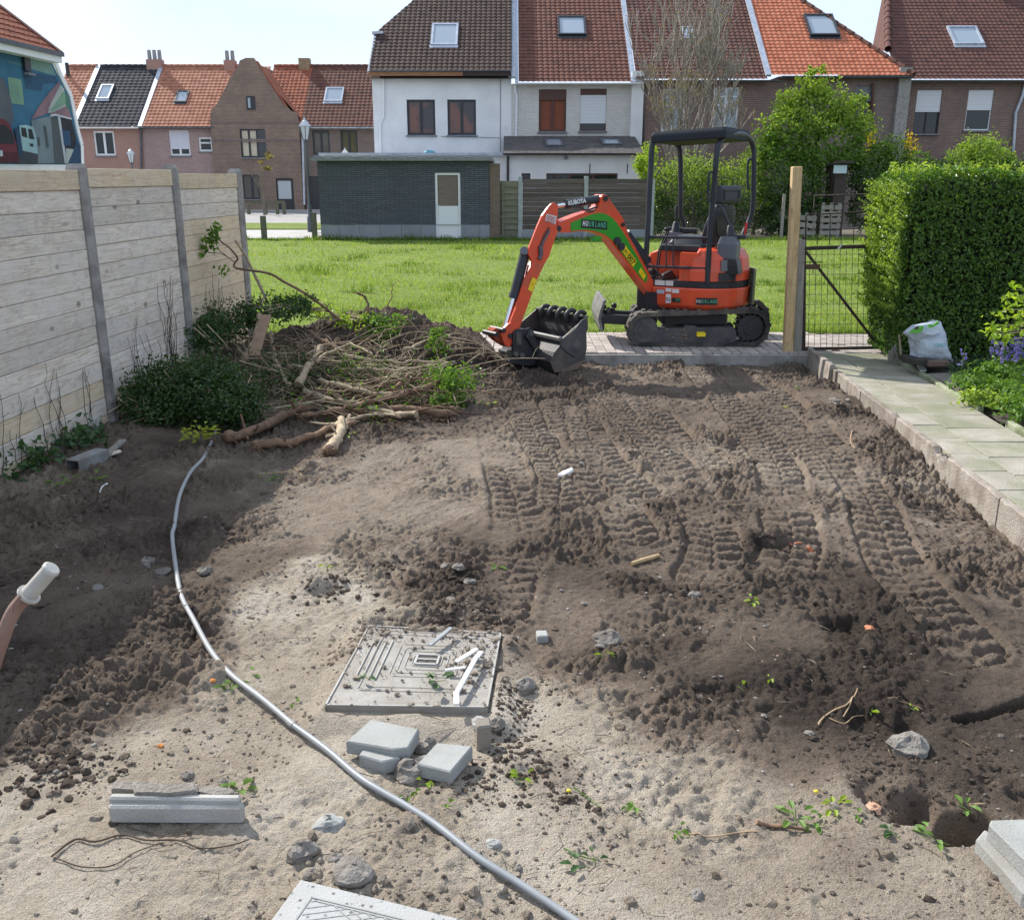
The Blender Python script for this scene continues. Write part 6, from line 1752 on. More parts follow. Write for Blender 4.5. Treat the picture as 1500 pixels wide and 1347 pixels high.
b = MB(); b.loft([body_ring(zs + .004, .95, .50, .49), body_ring(zs + .075, .95, .50, .49)], smooth=False); b.build('floor_plate', M['blk'], EX, bevel=.006)
# engine hood round the tail
def hood_ring(z, k, fr=-.02, hf=.49):
    pts = [(fr, hf * k), (fr, -hf * k)] + [(-.08, -hf * k)] + [(-.08 - .50 * k * math.sin(R(t)), -hf * k * math.cos(R(t))) for t in range(12, 180, 12)] + [(-.08, hf * k)]
    return [up(f, l, z) for f, l in pts]
b = MB(); b.loft([hood_ring(zs + .08, .99), hood_ring(.86, .985), hood_ring(1.0, .95, -.05), hood_ring(1.085, .84, -.10), hood_ring(1.11, .72, -.14)], smooth=False); b.build('engine_hood', M['orange'], EX, bevel=.02)
# black corner guard and vents at the tail
b = MB(); pts = [(-.10 - .53 * math.sin(R(t)), .515 * math.cos(R(t))) for t in range(84, 150, 8)]
rings = [[up(f, l, z) for z in (.47, .86)] + [up(f * 1.03, l * 1.03, z) for z in (.86, .47)] for f, l in pts]; b.loft(rings, smooth=False); b.build('tail_guard', M['blk'], EX, bevel=.008)
def tail_patch(t0, t1, z0, z1, name, m, k=1.0, off=.008):
    b = MB(); n = 4; A = [(-.08 - (.50 + off) * k * math.sin(R(t0 + (t1 - t0) * i / n)), (.49 + off) * k * math.cos(R(t0 + (t1 - t0) * i / n))) for i in range(n + 1)]
    rings = [[up(f, l, z0), up(f, l, z1), up(f * .97, l * .97, z1), up(f * .97, l * .97, z0)] for f, l in A]; b.loft(rings, smooth=False); return b.build(name, m, EX)
tail_patch(34, 58, .87, .99, 'rear_lamp', plain('lamp_glass_dark', (.16, .17, .18), .15)); tail_patch(32, 56, .76, .85, 'vent', M['blk'])
# seat base, left wing hood with recessed panel
b = MB(); b.loft([[up(f, l, z) for f, l in ((.10, .46), (.10, -.46), (-.12, -.46), (-.12, .46))] for z in (zs + .076, 1.06)], smooth=False); b.build('seat_base', M['orange'], EX, bevel=.02)
b = MB(); b.loft([[up(f, l, z) for f, l in ((.70 - d, .06), (.70 - d, -.50), (.08, -.50), (.08, .06))] for z, d in ((.60, .02), (.80, 0), (.93, .04), (1.02, .12), (1.06, .22))], smooth=False); b.build('side_tank_hood', M['orange'], EX, bevel=.03)
b = MB(); b.loft([[up(f, l, z) for f, l in ((.102, .30), (.102, -.05), (.098, -.05), (.098, .30))] for z in (.78, .98)], smooth=False)
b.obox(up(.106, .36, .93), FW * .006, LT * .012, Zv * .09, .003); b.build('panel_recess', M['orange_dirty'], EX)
b = MB(); b.obox(up(.14, .0, 1.10), FW * .24, LT * .34, Zv * .035, .01); b.build('seat_pan', M['blk'], EX)
# seat
seat = MB(); seat.loft([[up(.32 - .02 * k, -.25 + .02 * k, 1.14 + .03 * k), up(.32 - .02 * k, .25 - .02 * k, 1.14 + .03 * k), up(-.12, .25 - .02 * k, 1.13 + .03 * k), up(-.12, -.25 + .02 * k, 1.13 + .03 * k)] for k in range(4)], smooth=True)
S_ = seat.build('seat_cushion', M['vinyl'], EX, bevel=.03, seg=3)
FW0, LT0, TC0 = FW, LT, TC
p_ = up(-.16, 0, 0); TC = (p_.x + .03, p_.y); FW = Vector((-math.cos(R(44)), math.sin(R(44)), 0)); LT = Vector((-math.sin(R(44)), -math.cos(R(44)), 0))
def up2(f, l, z): return up(f + .14, l, z)
def seat_back():
    b = MB(); rows = [(1.14, .25, -.11), (1.20, .29, -.125), (1.32, .30, -.155), (1.42, .28, -.18), (1.52, .23, -.20), (1.57, .16, -.21)]
    rr = []
    for z, w, f in rows:
        n = 16; rr.append([up2(f + .055 * math.sin(t) * (1 if math.sin(t) > 0 else .9), w * math.copysign(abs(math.cos(t)) ** .6, math.cos(t)), z) for t in [2 * math.pi * k / n for k in range(n)]])
    b.loft(rr); b.build('seat_back', M['vinyl'], EX)
    b = MB(); V_ = [(.22, 1.40), (.12, 1.26), (.0, 1.205), (-.12, 1.26), (-.22, 1.40)]
    for s_ in (.062, -.052):
        f0 = lambda z: -.13 - (z - 1.14) * .24 + s_
        b.tube([up2(f0(z), l, z) for l, z in V_], .009, 6); b.tube([up2(f0(1.45), .15, 1.45), up2(f0(1.47), 0, 1.47), up2(f0(1.45), -.15, 1.45)], .007, 6)
    b.build('seat_piping', M['blk'], EX)
    b = MB(); c = up2(-.225, -.02, 1.68)
    b.obox(c, LT * .23, FW * .055, Zv * .10, .04); b.build('headrest', M['vinyl'], EX, bevel=.02)
    b = MB()
    for s_ in (-1, 1):
        q = c - FW * s_ * .058
        for l0, z0, l1, z1 in ((-.15, -.05, .15, -.05), (.15, -.05, .16, .05), (.16, .05, -.16, .05), (-.16, .05, -.15, -.05)): b.tube([q + LT * l0 + Zv * z0, q + LT * l1 + Zv * z1], .009, 6)
    b.tube([up2(-.225, .06, 1.50), up2(-.225, .06, 1.58)], .012, 6); b.tube([up2(-.225, -.06, 1.50), up2(-.225, -.06, 1.58)], .012, 6)
    b.build('headrest_trim', M['blk'], EX)
seat_back()
FW, LT, TC = FW0, LT0, TC0
# consoles with joysticks
def console(f, l, lean, name):
    b = MB(); sq = lambda w, d, z, o=0: [up(f + o + d * cx, l + w * cy, z) for cx, cy in ((1, 1), (1, -1), (-1, -1), (-1, 1))]
    b.loft([sq(.075, .085, .92, -.02), sq(.095, .105, 1.02), sq(.10, .11, 1.16), sq(.085, .085, 1.24)], smooth=False); c = b.build('console', M['console'], EX, bevel=.02)
    b = MB(); b.loft([sq(.092, .10, .84, -.05), sq(.10, .112, .93, -.02), sq(.10, .114, 1.0)], smooth=False); b.build('console_foot', M['blk'], c, bevel=.01)
    b = MB()
    for k in range(6): z = 1.235 + .021 * k; b.tube([up(f, l, z), up(f, l, z + .013), up(f, l, z + .021)], [.068 - .006 * k, .064 - .006 * k, .055 - .006 * k], 12)
    b.build('bellows', M['vinyl'], c)
    t0 = up(f, l, 1.34); t1 = t0 + FW * lean + Zv * .12
    b = MB(); b.tube([t0, t1], [.016, .018], 8); b.tube([t1 - (t1 - t0) * .1, t1 + (t1 - t0) * .55, t1 + (t1 - t0) * .75], [.024, .028, .018], 10); b.build('joystick', M['blk'], c)
    return c
cn = console(-.40, .27, .07, 'n')
console(.40, -.30, .0, 'f')
b = MB(); b.tube([up(-.55, .20, 1.25), up(-.55, .20, 1.30)], .010, 6); b.tube([up(-.55, .20, 1.30), up(-.56, .20, 1.39)], [.018, .016], 8); b.build('safety_lever', plain('red_grip', (.55, .03, .03), .4), EX)
b = MB(); b.obox(up(.28, -.36, 1.26), FW * .13, LT * .05, Zv * .03, .012); b.obox(up(-.48, .20, 1.235), FW * .10, LT * .08, Zv * .02, .008); b.build('armrest', M['blk'], EX)
b = MB()
for dl in (0.0, .075):
    t0 = up(.46, .22 - dl, .74); t1 = up(.43, .22 - dl, 1.05); t2 = up(.34, .22 - dl, 1.28); b.tube([t0, t1, t2], .010, 6); b.ball(t2 + Zv * .02, .028, 8, 6, sc=(1.3, 1, .8))
b.build('travel_levers', M['blk'], EX)
b = MB(); b.tube([up(.52, .34, .74), up(.52, .34, .84)], .07, 12); b.obox(up(.50, .30, .80), FW * .05, LT * .09, Zv * .05, .015); b.build('pedal', M['blk'], EX)
# canopy: two front legs, rear hoop, roof
def tube_o(pts, r, name, m=M['canopy_blk'], n=10):
    b = MB(); b.tube(pts, r, n); return b.build(name, m, EX)
def smooth_pts(p, n=5):
    out = []
    P = [p[0]] + list(p) + [p[-1]]
    for i in range(1, len(P) - 2):
        for k in range(n):
            t = k / n; a, b_, c, d = P[i - 1], P[i], P[i + 1], P[i + 2]
            out.append(.5 * ((2 * b_) + (c - a) * t + (2 * a - 5 * b_ + 4 * c - d) * t * t + (3 * b_ - a - 3 * c + d) * t ** 3))
    return out + [p[-1]]
ZT = 2.30
LN = up(.40, .50, 0); LF = up(.40, -.50, 0)
def PL(u, v, base): return PPL(u, v, (base.x, base.y), (1, 0))
yn = LN.y
tube_o(smooth_pts([PY(944.5, 420, yn + .02), PY(947, 365, yn), PY(949.5, 320, yn), PY(953.5, 240, yn), PY(955.5, 212, yn), PY(960, 205, yn), PY(975, 202, yn + .05)]), .031, 'canopy_post')
yf = LF.y
tube_o(smooth_pts([PY(1005, 345, yf), PY(1000, 322, yf), PY(997, 312, yf), PY(997, 260, yf), PY(996, 222, yf), PY(991, 211, yf), PY(985, 208, yf)]), .030, 'canopy_post')
rn, rf = up(-.34, .50, 0), up(-.34, -.56, 0)
hoop = [PY(1036, 416, rn.y + .1), PY(1040, 340, rn.y + .08), PY(1045.5, 280, rn.y + .03), PY(1050, 226, rn.y), PY(1055, 207, rn.y + .04), PY(1067, 198, rn.y + .18), PY(1084, 196.5, rn.y + .55), PY(1095, 201, rf.y - .12), PY(1103, 214, rf.y), PY(1104.5, 240, rf.y), PY(1103, 300, rf.y), PY(1098, 322, rf.y), PY(1088, 345, rf.y - .05)]
tube_o(smooth_pts(hoop), .031, 'canopy_hoop')
b = MB(); zt0 = 2.245
cr = lambda k, z: [up(f, l, z + dz) for f, l, dz in ((.47 * k + .0, .56 * k, -.02), (.47 * k, -.56 * k, -.02), (-.36 * k, -.56 * k, .02), (-.36 * k, .56 * k, .02))]
b.loft([cr(.985, zt0), cr(1.0, zt0 + .012), cr(1.0, zt0 + .075), cr(.95, zt0 + .115)], smooth=False); b.build('canopy_roof', [plain('canopy_plastic', (.026, .029, .036), .75, spec=.2)], EX, bevel=.02)
for pts in ([PY(1043, 252, rn.y - .03), PY(1038.5, 256, rn.y - .03), PY(1037, 290, rn.y), PY(1040, 296, rn.y)], [PY(1101, 234, rf.y), PY(1096, 236, rf.y), PY(1095.5, 272, rf.y), PY(1099, 276, rf.y)]):
    tube_o(smooth_pts(pts), .014, 'grab_handle', n=8)
# front guard rails between the near post and the hoop
tube_o([PY(948, 347, yn), PY(1039, 348.5, rn.y + .08)], .014, 'guard_rail', n=8); tube_o([PY(946, 390, yn), PY(1035, 393, rn.y + .1)], .014, 'guard_rail', n=8)
for u in (976, 986): tube_o([PY(u, 347, yn - .1), PY(u, 391, yn - .1)], .008, 'guard_bar', n=6)
# stickers on the skirt and floor edge
def skirt_pt(f, z, off=.006): return up(f, .50 + off, z)
def sticker(f0, f1, z0, z1, m, name='sticker', off=.007, l=.50):
    b = MB(); q = [up(f0, l + off, z0), up(f1, l + off, z0), up(f1, l + off, z1), up(f0, l + off, z1)]; b.prism(q, LT * -.004); return b.build(name, m, EX)
sticker(.335, .25, .60, .645, M['zinc']); sticker(.235, .165, .625, .665, M['white_decal']); sticker(.155, .075, .615, .66, M['white_decal']); sticker(.225, .165, .50, .60, M['white_decal']); sticker(.155, .055, .515, .56, M['blk_decal'])
sticker(.37, .255, .69, .745, M['white_decal'], l=.475); sticker(.245, .155, .69, .745, M['white_decal'], l=.475)
text('lettering', 'VT', up(.08, .512, .537), -FW, Zv, .045, M['txt_green'], EX); text('lettering', '92', up(.195, .512, .54), -FW, Zv, .055, M['blk_decal'], EX)
b = MB(); tq = lambda t, z, o: up(-.05 - (.55 + o) * math.sin(R(t)), (.50 + o) * math.cos(R(t)), z)
rings = [[tq(t, .50, .012), tq(t, .575, .012), tq(t, .575, .004), tq(t, .50, .004)] for t in range(8, 36, 4)]; b.loft(rings, smooth=False); b.build('name_plate', M['blk_decal'], EX)
for k, ch in enumerate('HUURLAND'):
    t = 9.5 + k * 3.1; a, c = tq(t, .537, .0135), tq(t + 2, .537, .0135); text('lettering', ch, a, c - a, Zv, .052, M['txt_white'] if k < 2 else M['txt_green'], EX, 0, .72)

# -- boom: swung towards the garden
PIV = PY(965, 438, 11.05); BD = Vector((-math.cos(R(36)), -math.sin(R(36)), 0)); BN = Vector((math.sin(R(36)), -math.cos(R(36)), 0))
def bp(u, v, off=.065): q = PIV + BN * off; return PPL(u, v, (q.x, q.y), (BD.x, BD.y))
def bprism(poly, off, dep, name, m, bevel=.004, parent=EX, ms=None):
    b = MB(); b.prism([bp(u, v, off) for u, v in poly], -BN * dep, 0, 1 if ms else None); return b.build(name, [m, ms] if ms else m, parent, bevel=bevel)
boom_o = [(970, 437), (968, 441), (963, 441.5), (954, 432), (942, 418), (930, 402), (916, 383), (903, 366), (893, 352), (884, 345), (873, 341), (860, 338.5), (848, 339), (836, 340.5), (823, 341), (817, 338), (815.5, 333), (818, 328), (824, 324), (836, 319), (850, 313.5), (863, 310), (872, 308), (877, 303), (880, 296), (880.5, 288), (884, 284.5), (889, 286.5), (897, 298), (906, 310), (914, 322), (916, 330), (921, 345), (931, 363), (944, 387), (956, 410), (966, 428)]
bprism(boom_o, .065, .13, 'boom', M['orange'], .008, ms=M['orange'])
gpoly = [(836, 326.5), (848, 321.5), (860, 316.5), (868, 313.6), (878, 312), (888, 313.6), (897, 319), (904, 327), (912, 339), (920, 352), (931, 371), (942, 391), (949, 405), (946.5, 415), (936, 404), (921, 384), (908, 367), (897, 352), (886, 343.5), (874, 339), (860, 336.6), (848, 337), (836, 338.5)]
bprism(gpoly, .069, .003, 'green_decal', M['green_decal'], 0)
bprism([(852, 321), (889.5, 324.5), (889.5, 336.5), (851.5, 333.5)], .073, .003, 'name_plate', M['blk_decal'], 0)
a, c = bp(852, 327.3, .0765), bp(889, 330.6, .0765)
xd = (c - a); xd = xd.normalized(); cn_ = (a + c) / 2
for k, ch in enumerate('HUURLAND'):
    text('lettering', ch, a + (c - a) * (.09 + .118 * k), xd, Zv, .076, M['txt_white'] if k < 2 else M['txt_green'], EX, .002 if k < 2 else .001, .64)
bprism([(913.5, 355.5), (932.5, 382.5), (927.5, 391.5), (911, 367)], .073, .003, 'number_plate', M['yellow_decal'], 0)
a, c = bp(913, 363, .076), bp(930, 388, .076); yd = bp(922, 370, .076) - bp(917, 378, .076)
text('lettering', '007', a + (c - a) * .68, c - a, yd, .088, M['blk_decal'], EX, .002); text('lettering', 'U017', a + (c - a) * .26, c - a, yd, .055, M['blk_decal'], EX, 0)
bprism([(939, 392), (946.2, 403.6), (943, 410), (935.5, 398.3)], .073, .003, 'warning_plate', M['yellow_decal'], 0)
text('lettering', '!', bp(941, 401, .076), c - a, yd, .05, M['blk_decal'], EX)
for (u, v) in ((903, 353), (909, 361)):
    b = MB(); q = bp(u, v, .07); b.tube([q + BN * .0, q + BN * .03], .042, 14); b.tube([q + BN * .03, q + BN * .034], .02, 10); b.build('hose_grommet', M['vinyl'], EX)
# work lamp under the boom
b = MB(); q = bp(873, 350, .05); b.obox(q, BD * .05, BN * .04, Zv * .028, .01); b.build('work_lamp', M['green_decal'], EX)
for (u, v, r) in ((818, 335, .032), (887, 291, .03), (963, 436, .035), (913, 329, .022)):
    b = MB(); b.tube([bp(u, v, .085), bp(u, v, .085) - BN * .17], r * .7, 12); b.tube([bp(u, v, .078), bp(u, v, .070)], r, 14); b.build('pivot_pin', M['blk'] if r != .035 else M['orange'], EX)
# boom bracket on the house
b = MB()
for o in (.13, -.09): b.prism([bp(u, v, o) for u, v in ((948, 428), (966, 428), (972, 402), (984, 396), (990, 405), (990, 446), (978, 456), (950, 455))], -BN * .04)
q = bp(985, 430, .0); b.tube([q + Zv * -.25, q + Zv * .2], .10, 14); b.obox(up(.50, .15, .56), FW * .12, LT * .25, Zv * .14, .02)
b.build('swing_bracket', M['blk'], EX, bevel=.006)
b = MB()
for k, (u0, v0, u1, v1) in enumerate(((958, 405, 952, 425), (970, 402, 962, 420), (977, 404, 985, 425))):
    a, c = bp(u0, v0, .05 - .04 * k), bp(u1, v1, .05 - .04 * k); b.tube(smooth_pts([a, (a + c) / 2 + Zv * .06 + FW * .05, c]), .012, 6)
b.build('hydraulic_hose', M['vinyl'], EX)
def cylinder(p0, p1, p2, r, rr, name):
    b = MB(); d = (p1 - p0).normalized(); b.tube([p0, p1 - d * .05], r, 14); b.tube([p1 - d * .05, p1], r * 1.13, 14); b.build(name, M['canopy_blk'], EX)
    b = MB(); b.tube([p1, p2], rr, 12); b.build('piston_rod', M['chrome'], EX)
# boom cylinder with its guard
b = MB(); b.prism([bp(u, v, .05) for u, v in ((914, 331), (918, 337), (934, 356), (949, 374), (954, 381), (952, 386), (946, 385), (932, 368), (920, 350), (915, 340))], -BN * .10); b.build('cylinder_guard', M['canopy_blk'], EX, bevel=.01)
cylinder(bp(918, 340, -.0), bp(950, 382, -.0), bp(965, 401, -.0), .036, .017, 'boom_cylinder')
# arm cylinder with the maker's lettering
cylinder(bp(886, 290, 0), bp(829, 299.5, 0), bp(816, 302, 0), .044, .020, 'arm_cylinder')
a, c = bp(833, 298, .055), bp(858, 294, .055); text('lettering', 'KUBOTA', (a + c) / 2 - Zv * .0, c - a, Zv, .060, M['txt_white'], EX, .002)
b = MB(); a = bp(884, 296, .03)
b.tube(smooth_pts([bp(884, 300, .03), bp(872, 304, .05), bp(858, 308, .03), bp(848, 303, .05), bp(836, 303, .04)]), .011, 6); b.tube(smooth_pts([bp(882, 304, .02), bp(868, 309, .06), bp(856, 312, .05)]), .011, 6); b.build('hydraulic_hose', M['vinyl'], EX)
# -- arm
arm_o = [(813, 297), (817.5, 302), (817, 311), (815.5, 330), (818, 338), (814, 346), (804, 376), (798, 386), (788, 407), (778.6, 430), (770, 456), (761.5, 477), (759, 488), (754, 495), (745, 508), (741, 500), (742.5, 490), (745, 478), (755.5, 451), (762, 431), (769, 408), (779.5, 391), (778.5, 380), (774.3, 373), (775, 363), (787, 332), (794, 316), (803, 303.5), (808, 298)]
arm_far = [(813, 297), (817.5, 302), (816, 330), (804, 376), (796, 384), (778, 384), (774.3, 373), (775, 363), (787, 332), (794, 316), (803, 303.5), (808, 298)]
bprism(arm_o, .085, .022, 'arm_plate', M['orange'], .004)
bprism(arm_far, -.063, .022, 'arm_plate', M['orange'], .004)
bprism([(798, 384), (788, 407), (770, 456), (762, 478), (752, 492), (744, 494), (746, 480), (756, 452), (764, 430), (772, 408), (783, 389), (790, 380)], .062, .124, 'arm_box', M['orange'], .004)
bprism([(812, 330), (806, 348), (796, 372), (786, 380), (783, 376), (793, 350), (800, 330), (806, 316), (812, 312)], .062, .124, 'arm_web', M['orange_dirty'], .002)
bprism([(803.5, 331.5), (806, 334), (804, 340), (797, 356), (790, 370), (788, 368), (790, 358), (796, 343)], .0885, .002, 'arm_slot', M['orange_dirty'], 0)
b = MB(); b.tube([bp(805, 338, .1), bp(797, 352, .1), bp(792, 366, .1)], .011, 6); b.tube([bp(791, 360, .1), bp(793, 372, .1), bp(790, 380, .1)], .02, 8); b.obox(bp(792, 368, .10), BD * .02, BN * .02, Zv * .035, .006); b.build('hose_fitting', M['zinc_dark'], EX)
bprism([(801, 313), (815.5, 317), (813.5, 329), (798.5, 324)], .090, .003, 'sticker', M['white_decal'], 0)
for k in range(4):
    a, c = bp(801.5 - k * .6, 316 + k * 2.6, .0925), bp(813.5 - k * .4, 319.3 + k * 2.6, .0925); b = MB(); b.bar(a, c, .0015, .007); b.build('sticker_print', M['txt_red'], EX)
bprism([(780.5, 406), (786.5, 409.5), (779.5, 428), (773.5, 424)], .090, .003, 'warning_plate', M['yellow_decal'], 0)
text('lettering', '!', bp(780, 417, .093), bp(786, 410, .09) - bp(781, 406, .09), Zv, .06, M['blk_decal'], EX)
cylinder(bp(769, 371, 0), bp(752.5, 437, 0), bp(738.5, 484, 0), .052, .026, 'bucket_cylinder')
b = MB(); b.tube([bp(768, 367, .045), bp(768, 374, -.045)], .045, 12); b.build('cylinder_eye', M['zinc_dark'], EX)
b = MB(); b.tube(smooth_pts([bp(774, 388, .04), bp(771, 400, .06), bp(769, 410, .05), bp(764, 412, .05)]), .010, 6); b.build('hydraulic_hose', M['vinyl'], EX)
# linkage lobes
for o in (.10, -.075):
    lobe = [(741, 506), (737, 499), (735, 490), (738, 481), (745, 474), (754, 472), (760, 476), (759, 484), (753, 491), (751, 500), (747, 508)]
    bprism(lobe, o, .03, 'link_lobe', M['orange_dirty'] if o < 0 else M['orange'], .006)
bprism([(722, 484), (727, 480), (736, 484), (748, 503), (752, 508), (742, 508), (728, 499), (722, 493)], .05, .10, 'bucket_link', M['orange_dirty'], .008)
for (u, v) in ((738.5, 484), (748, 492), (728, 490)):
    b = MB(); b.tube([bp(u, v, .115), bp(u, v, .115) - BN * .23], .026, 12); b.build('pivot_pin', M['blk'], EX)
# -- bucket
BO = .40                                      # near cheek, metres to the camera side of the boom plane
BWD = .86
def kp(u, v, off=0.0):
    q = PIV + BN * (BO + off); return PPL(u, v, (q.x, q.y), (BD.x, BD.y))
prof = [(859.5, 464.5), (860.5, 474), (859, 490), (859.5, 509), (857, 526), (846, 540), (824, 546.5), (812, 545), (806, 530), (812, 516), (820, 506), (822, 497)]
PR = [kp(u, v) for u, v in prof]
b = MB(); inn = []
c0 = sum(PR, Vector()) / len(PR)
for p in PR: inn.append(p + (c0 - p).normalized() * .016)
E = -BN * BWD
n = len(PR)
b.add(PR + [p + E for p in PR], [(i, i + 1, i + 1 + n, i + n) for i in range(n - 1)]); b.add(inn + [p + E for p in inn], [(i + n, i + 1 + n, i + 1, i) for i in range(n - 1)])
for (i) in (0, n - 1): b.add([PR[i], inn[i], inn[i] + E, PR[i] + E], [(0, 1, 2, 3)])
BK = b.build('bucket_shell', M['bucket_in'], EX)
for o in (0.0, -BWD + .016):
    b = MB(); b.prism([p + BN * o for p in PR], -BN * .016); b.build('bucket_cheek', M['worn_steel'], BK)
b = MB(); b.prism([kp(u, v, .004) for u, v in ((859.5, 464.5), (860.5, 481), (857, 490), (858, 503), (851, 517), (842, 523), (832, 517), (820.5, 507), (822, 497), (842, 481), (851, 469))], BN * .012); b.build('cheek_plate', M['dark_grey'], BK, bevel=.004)
b = MB(); b.tube([kp(842, 505, .014), kp(842, 505, .022)], .06, 16); b.tube([kp(842, 505, .02), kp(842, 505, .03)], .035, 12); b.build('cheek_boss', M['dark_grey'], BK)
b = MB(); b.bar(PR[0] + Zv * .002, PR[0] + E + Zv * .002, .05, .014); b.build('cutting_edge', M['edge_steel'], BK)
b = MB(); b.bar(PR[-1], PR[-1] + E * .9, .05, .05, ch=.01); b.build('lip_bar', M['edge_steel'], BK)
b = MB(); i_ = 5; b.add([PR[4] + BN * .003, PR[5] + BN * .003, PR[6] + BN * .003, PR[7] + BN * .003] , [(0, 1, 2, 3)]);
b.add([p + (p - c0).normalized() * .004 for p in (PR[4], PR[5], PR[6], PR[7])] + [p + (p - c0).normalized() * .004 + E for p in (PR[4], PR[5], PR[6], PR[7])], [(0, 1, 5, 4), (1, 2, 6, 5), (2, 3, 7, 6)]); b.build('wear_sheet', M['soily_steel'], BK)
# teeth: curved shanks over the cutting edge
for w in (.10, .29, .46, .63, .80):
    b = MB(); o = PR[0] + E * w; dn = BD
    b.tube(smooth_pts([o + dn * .05 - Zv * .075, o + dn * .075 - Zv * .015, o + dn * .045 + Zv * .035, o - dn * .01 + Zv * .045, o - dn * .05 + Zv * .02]), [.026] * 21, 8); b.build('bucket_tooth', M['blk'], BK)
# quick hitch and ears at the back wall
for o in (.11, -.09):
    b = MB(); b.prism([bp(u, v, o + .02) for u, v in ((752, 488), (758, 482), (770, 482), (777, 480), (782, 486), (786, 502), (796, 522), (792, 530), (778, 536), (760, 534), (746, 530), (752, 514))], -BN * .035); b.build('hitch_plate', M['blk'], BK, bevel=.005)
b = MB()
for (u, v, r) in ((762, 502, .022), (757, 519, .025), (766, 521, .03), (779, 488, .03)): b.tube([bp(u, v, .16), bp(u, v, .16) - BN * .3], r, 12)
b.obox(bp(760, 496, .135), BD * .03, BN * .006, Zv * .07, .004); b.build('hitch_pins', M['dark_grey'], BK)
b = MB(); b.bar(bp(772, 490, .15), bp(796, 527, .15), .03, .06, ch=.01); b.build('hitch_lock', M['blk'], BK, bevel=.004)
# == trees and shrubs beyond the lawn
rt_ = np.random.default_rng(77)
def limb_tree(b, p, d, L, r, depth, rnd, tips, spread=.5, n=4, rmin=.004, upw=.12, kids_=(2, 3), shrink=.72):
    pts = [p]; rad = [r]; q = p.copy(); dd = d.normalized()
    for k in range(n):
        dd = (dd + Vector((rnd.uniform(-1, 1), rnd.uniform(-1, 1), rnd.uniform(-1, 1))) * .14 + Vector((0, 0, upw * .3))).normalized()
        q = q + dd * L / n; pts.append(q.copy()); rad.append(max(rmin, r * (1 - .45 * (k + 1) / n)))
    b.tube(pts, rad, 6 if r > .03 else (4 if r > .012 else 3), False)
    if depth == 0: tips.append((q.copy(), dd.copy())); return
    for k in range(rnd.randint(*kids_)):
        t = rnd.uniform(.45, 1.0); i = min(int(t * n), n - 1); base = pts[i].lerp(pts[i + 1], t * n - i) if i < n else pts[-1]
        nd = (dd + Vector((rnd.uniform(-1, 1), rnd.uniform(-1, 1), rnd.uniform(-.4, .8))) * spread).normalized()
        limb_tree(b, base, nd, L * shrink * rnd.uniform(.8, 1.15), max(rmin, rad[i] * .62), depth - 1, rnd, tips, spread, n, rmin, upw, kids_, shrink)
# bare tree
def bare_tree():
    Y = 36.0; base = PY(1002, 336, Y); base.z = 0
    root = empty('bare_tree', base, 'tall bare multi stemmed tree with fine grey twigs behind the excavator canopy', 'tree')
    rnd = random.Random(12); tr = MB(); tr.tube([base + Vector((0, 0, -.2)), base + Vector((.03, 0, .8)), base + Vector((0, .05, 1.7))], [.17, .13, .11], 8); tr.build('trunk', M['bark_grey'], root)
    b = MB(); tips = []
    for (u, v) in ((940, 120), (962, 70), (985, 40), (1005, 25), (1025, 60), (1050, 80), (1075, 105), (950, 175), (1070, 170), (995, 90), (1035, 120)):
        e = PY(u, v, Y + rnd.uniform(-1.2, 1.2)); s_ = base + Vector((0, 0, rnd.uniform(1.2, 1.8))); d = e - s_
        limb_tree(b, s_, Vector((d.x * 1.7, d.y, d.z)), d.length * .6, .06, 4, rnd, tips, .6, 5, .013, .3, (2, 4), .68)
    b.build('branches', mat('pale_grey_twigs', (.34, .30, .25), (.24, .21, .175), .9, 10), root)
    P = np.array([tuple(t + Vector((rnd.gauss(0, .06), rnd.gauss(0, .06), rnd.gauss(0, .06)))) for t, d in tips if t.z < 5.6 or rnd.random() < .2 for _ in range(4)])
    tag(leafcloud('buds', P, rt_.normal(size=P.shape), .06, .04, leafmat('brown_buds', (.14, .105, .04), (.30, .26, .10), .3, .7, .1), root, rt_), kind='stuff')
bare_tree()
def shrub(name, label, cat, blobs_px, Y, n, L, m, trunk=None, clump=.2, per=26, shell=.45, ydep=1.0, m2=None, share2=.3, seed=1):
    """blobs_px: (u, v, radius u px, radius v px)"""
    rg_ = np.random.default_rng(seed); bl = []
    sc = Y / F / 1.03
    for i, (u, v, ru, rv) in enumerate(blobs_px):
        c = PY(u, v, Y + rg_.uniform(-.4, .4) * ydep); bl.append(((c.x, c.y, c.z), (ru * sc, max(ru, rv) * sc * .8 * ydep, rv * sc)))
    cx = np.mean([q[0][0] for q in bl]); root = empty(name, (cx, Y, 0), label, cat)
    P, N = blob_pts(bl, n, rg_, clump, per, shell); k = P[:, 2] > .02; P, N = P[k], N[k]
    if m2 is not None:
        zmid = np.quantile(P[:, 2], .55); pr = sstep(zmid - .5, zmid + .6, P[:, 2] + rg_.normal(0, .3, len(P))) ; s2 = rg_.random(len(P)) < pr * share2 * 2
        tag(leafcloud('new_foliage', P[s2], N[s2], L, L * .6, m2, root, rg_, .2), kind='stuff'); P, N = P[~s2], N[~s2]
    tag(leafcloud('foliage', P, N, L, L * .6, m, root, rg_, .2), kind='stuff')
    b = MB(); rnd = random.Random(seed); tips = []
    tu = trunk if trunk else [(cx, Y)]
    for (x, y) in tu:
        limb_tree(b, Vector((x, y, -.1)), Vector((0, 0, 1)), max(.8, bl[0][0][2] * .5), .09, 2, rnd, tips, .5, 4, .012, .2)
    b.build('trunk', M['bark_grey'], root)
    return root
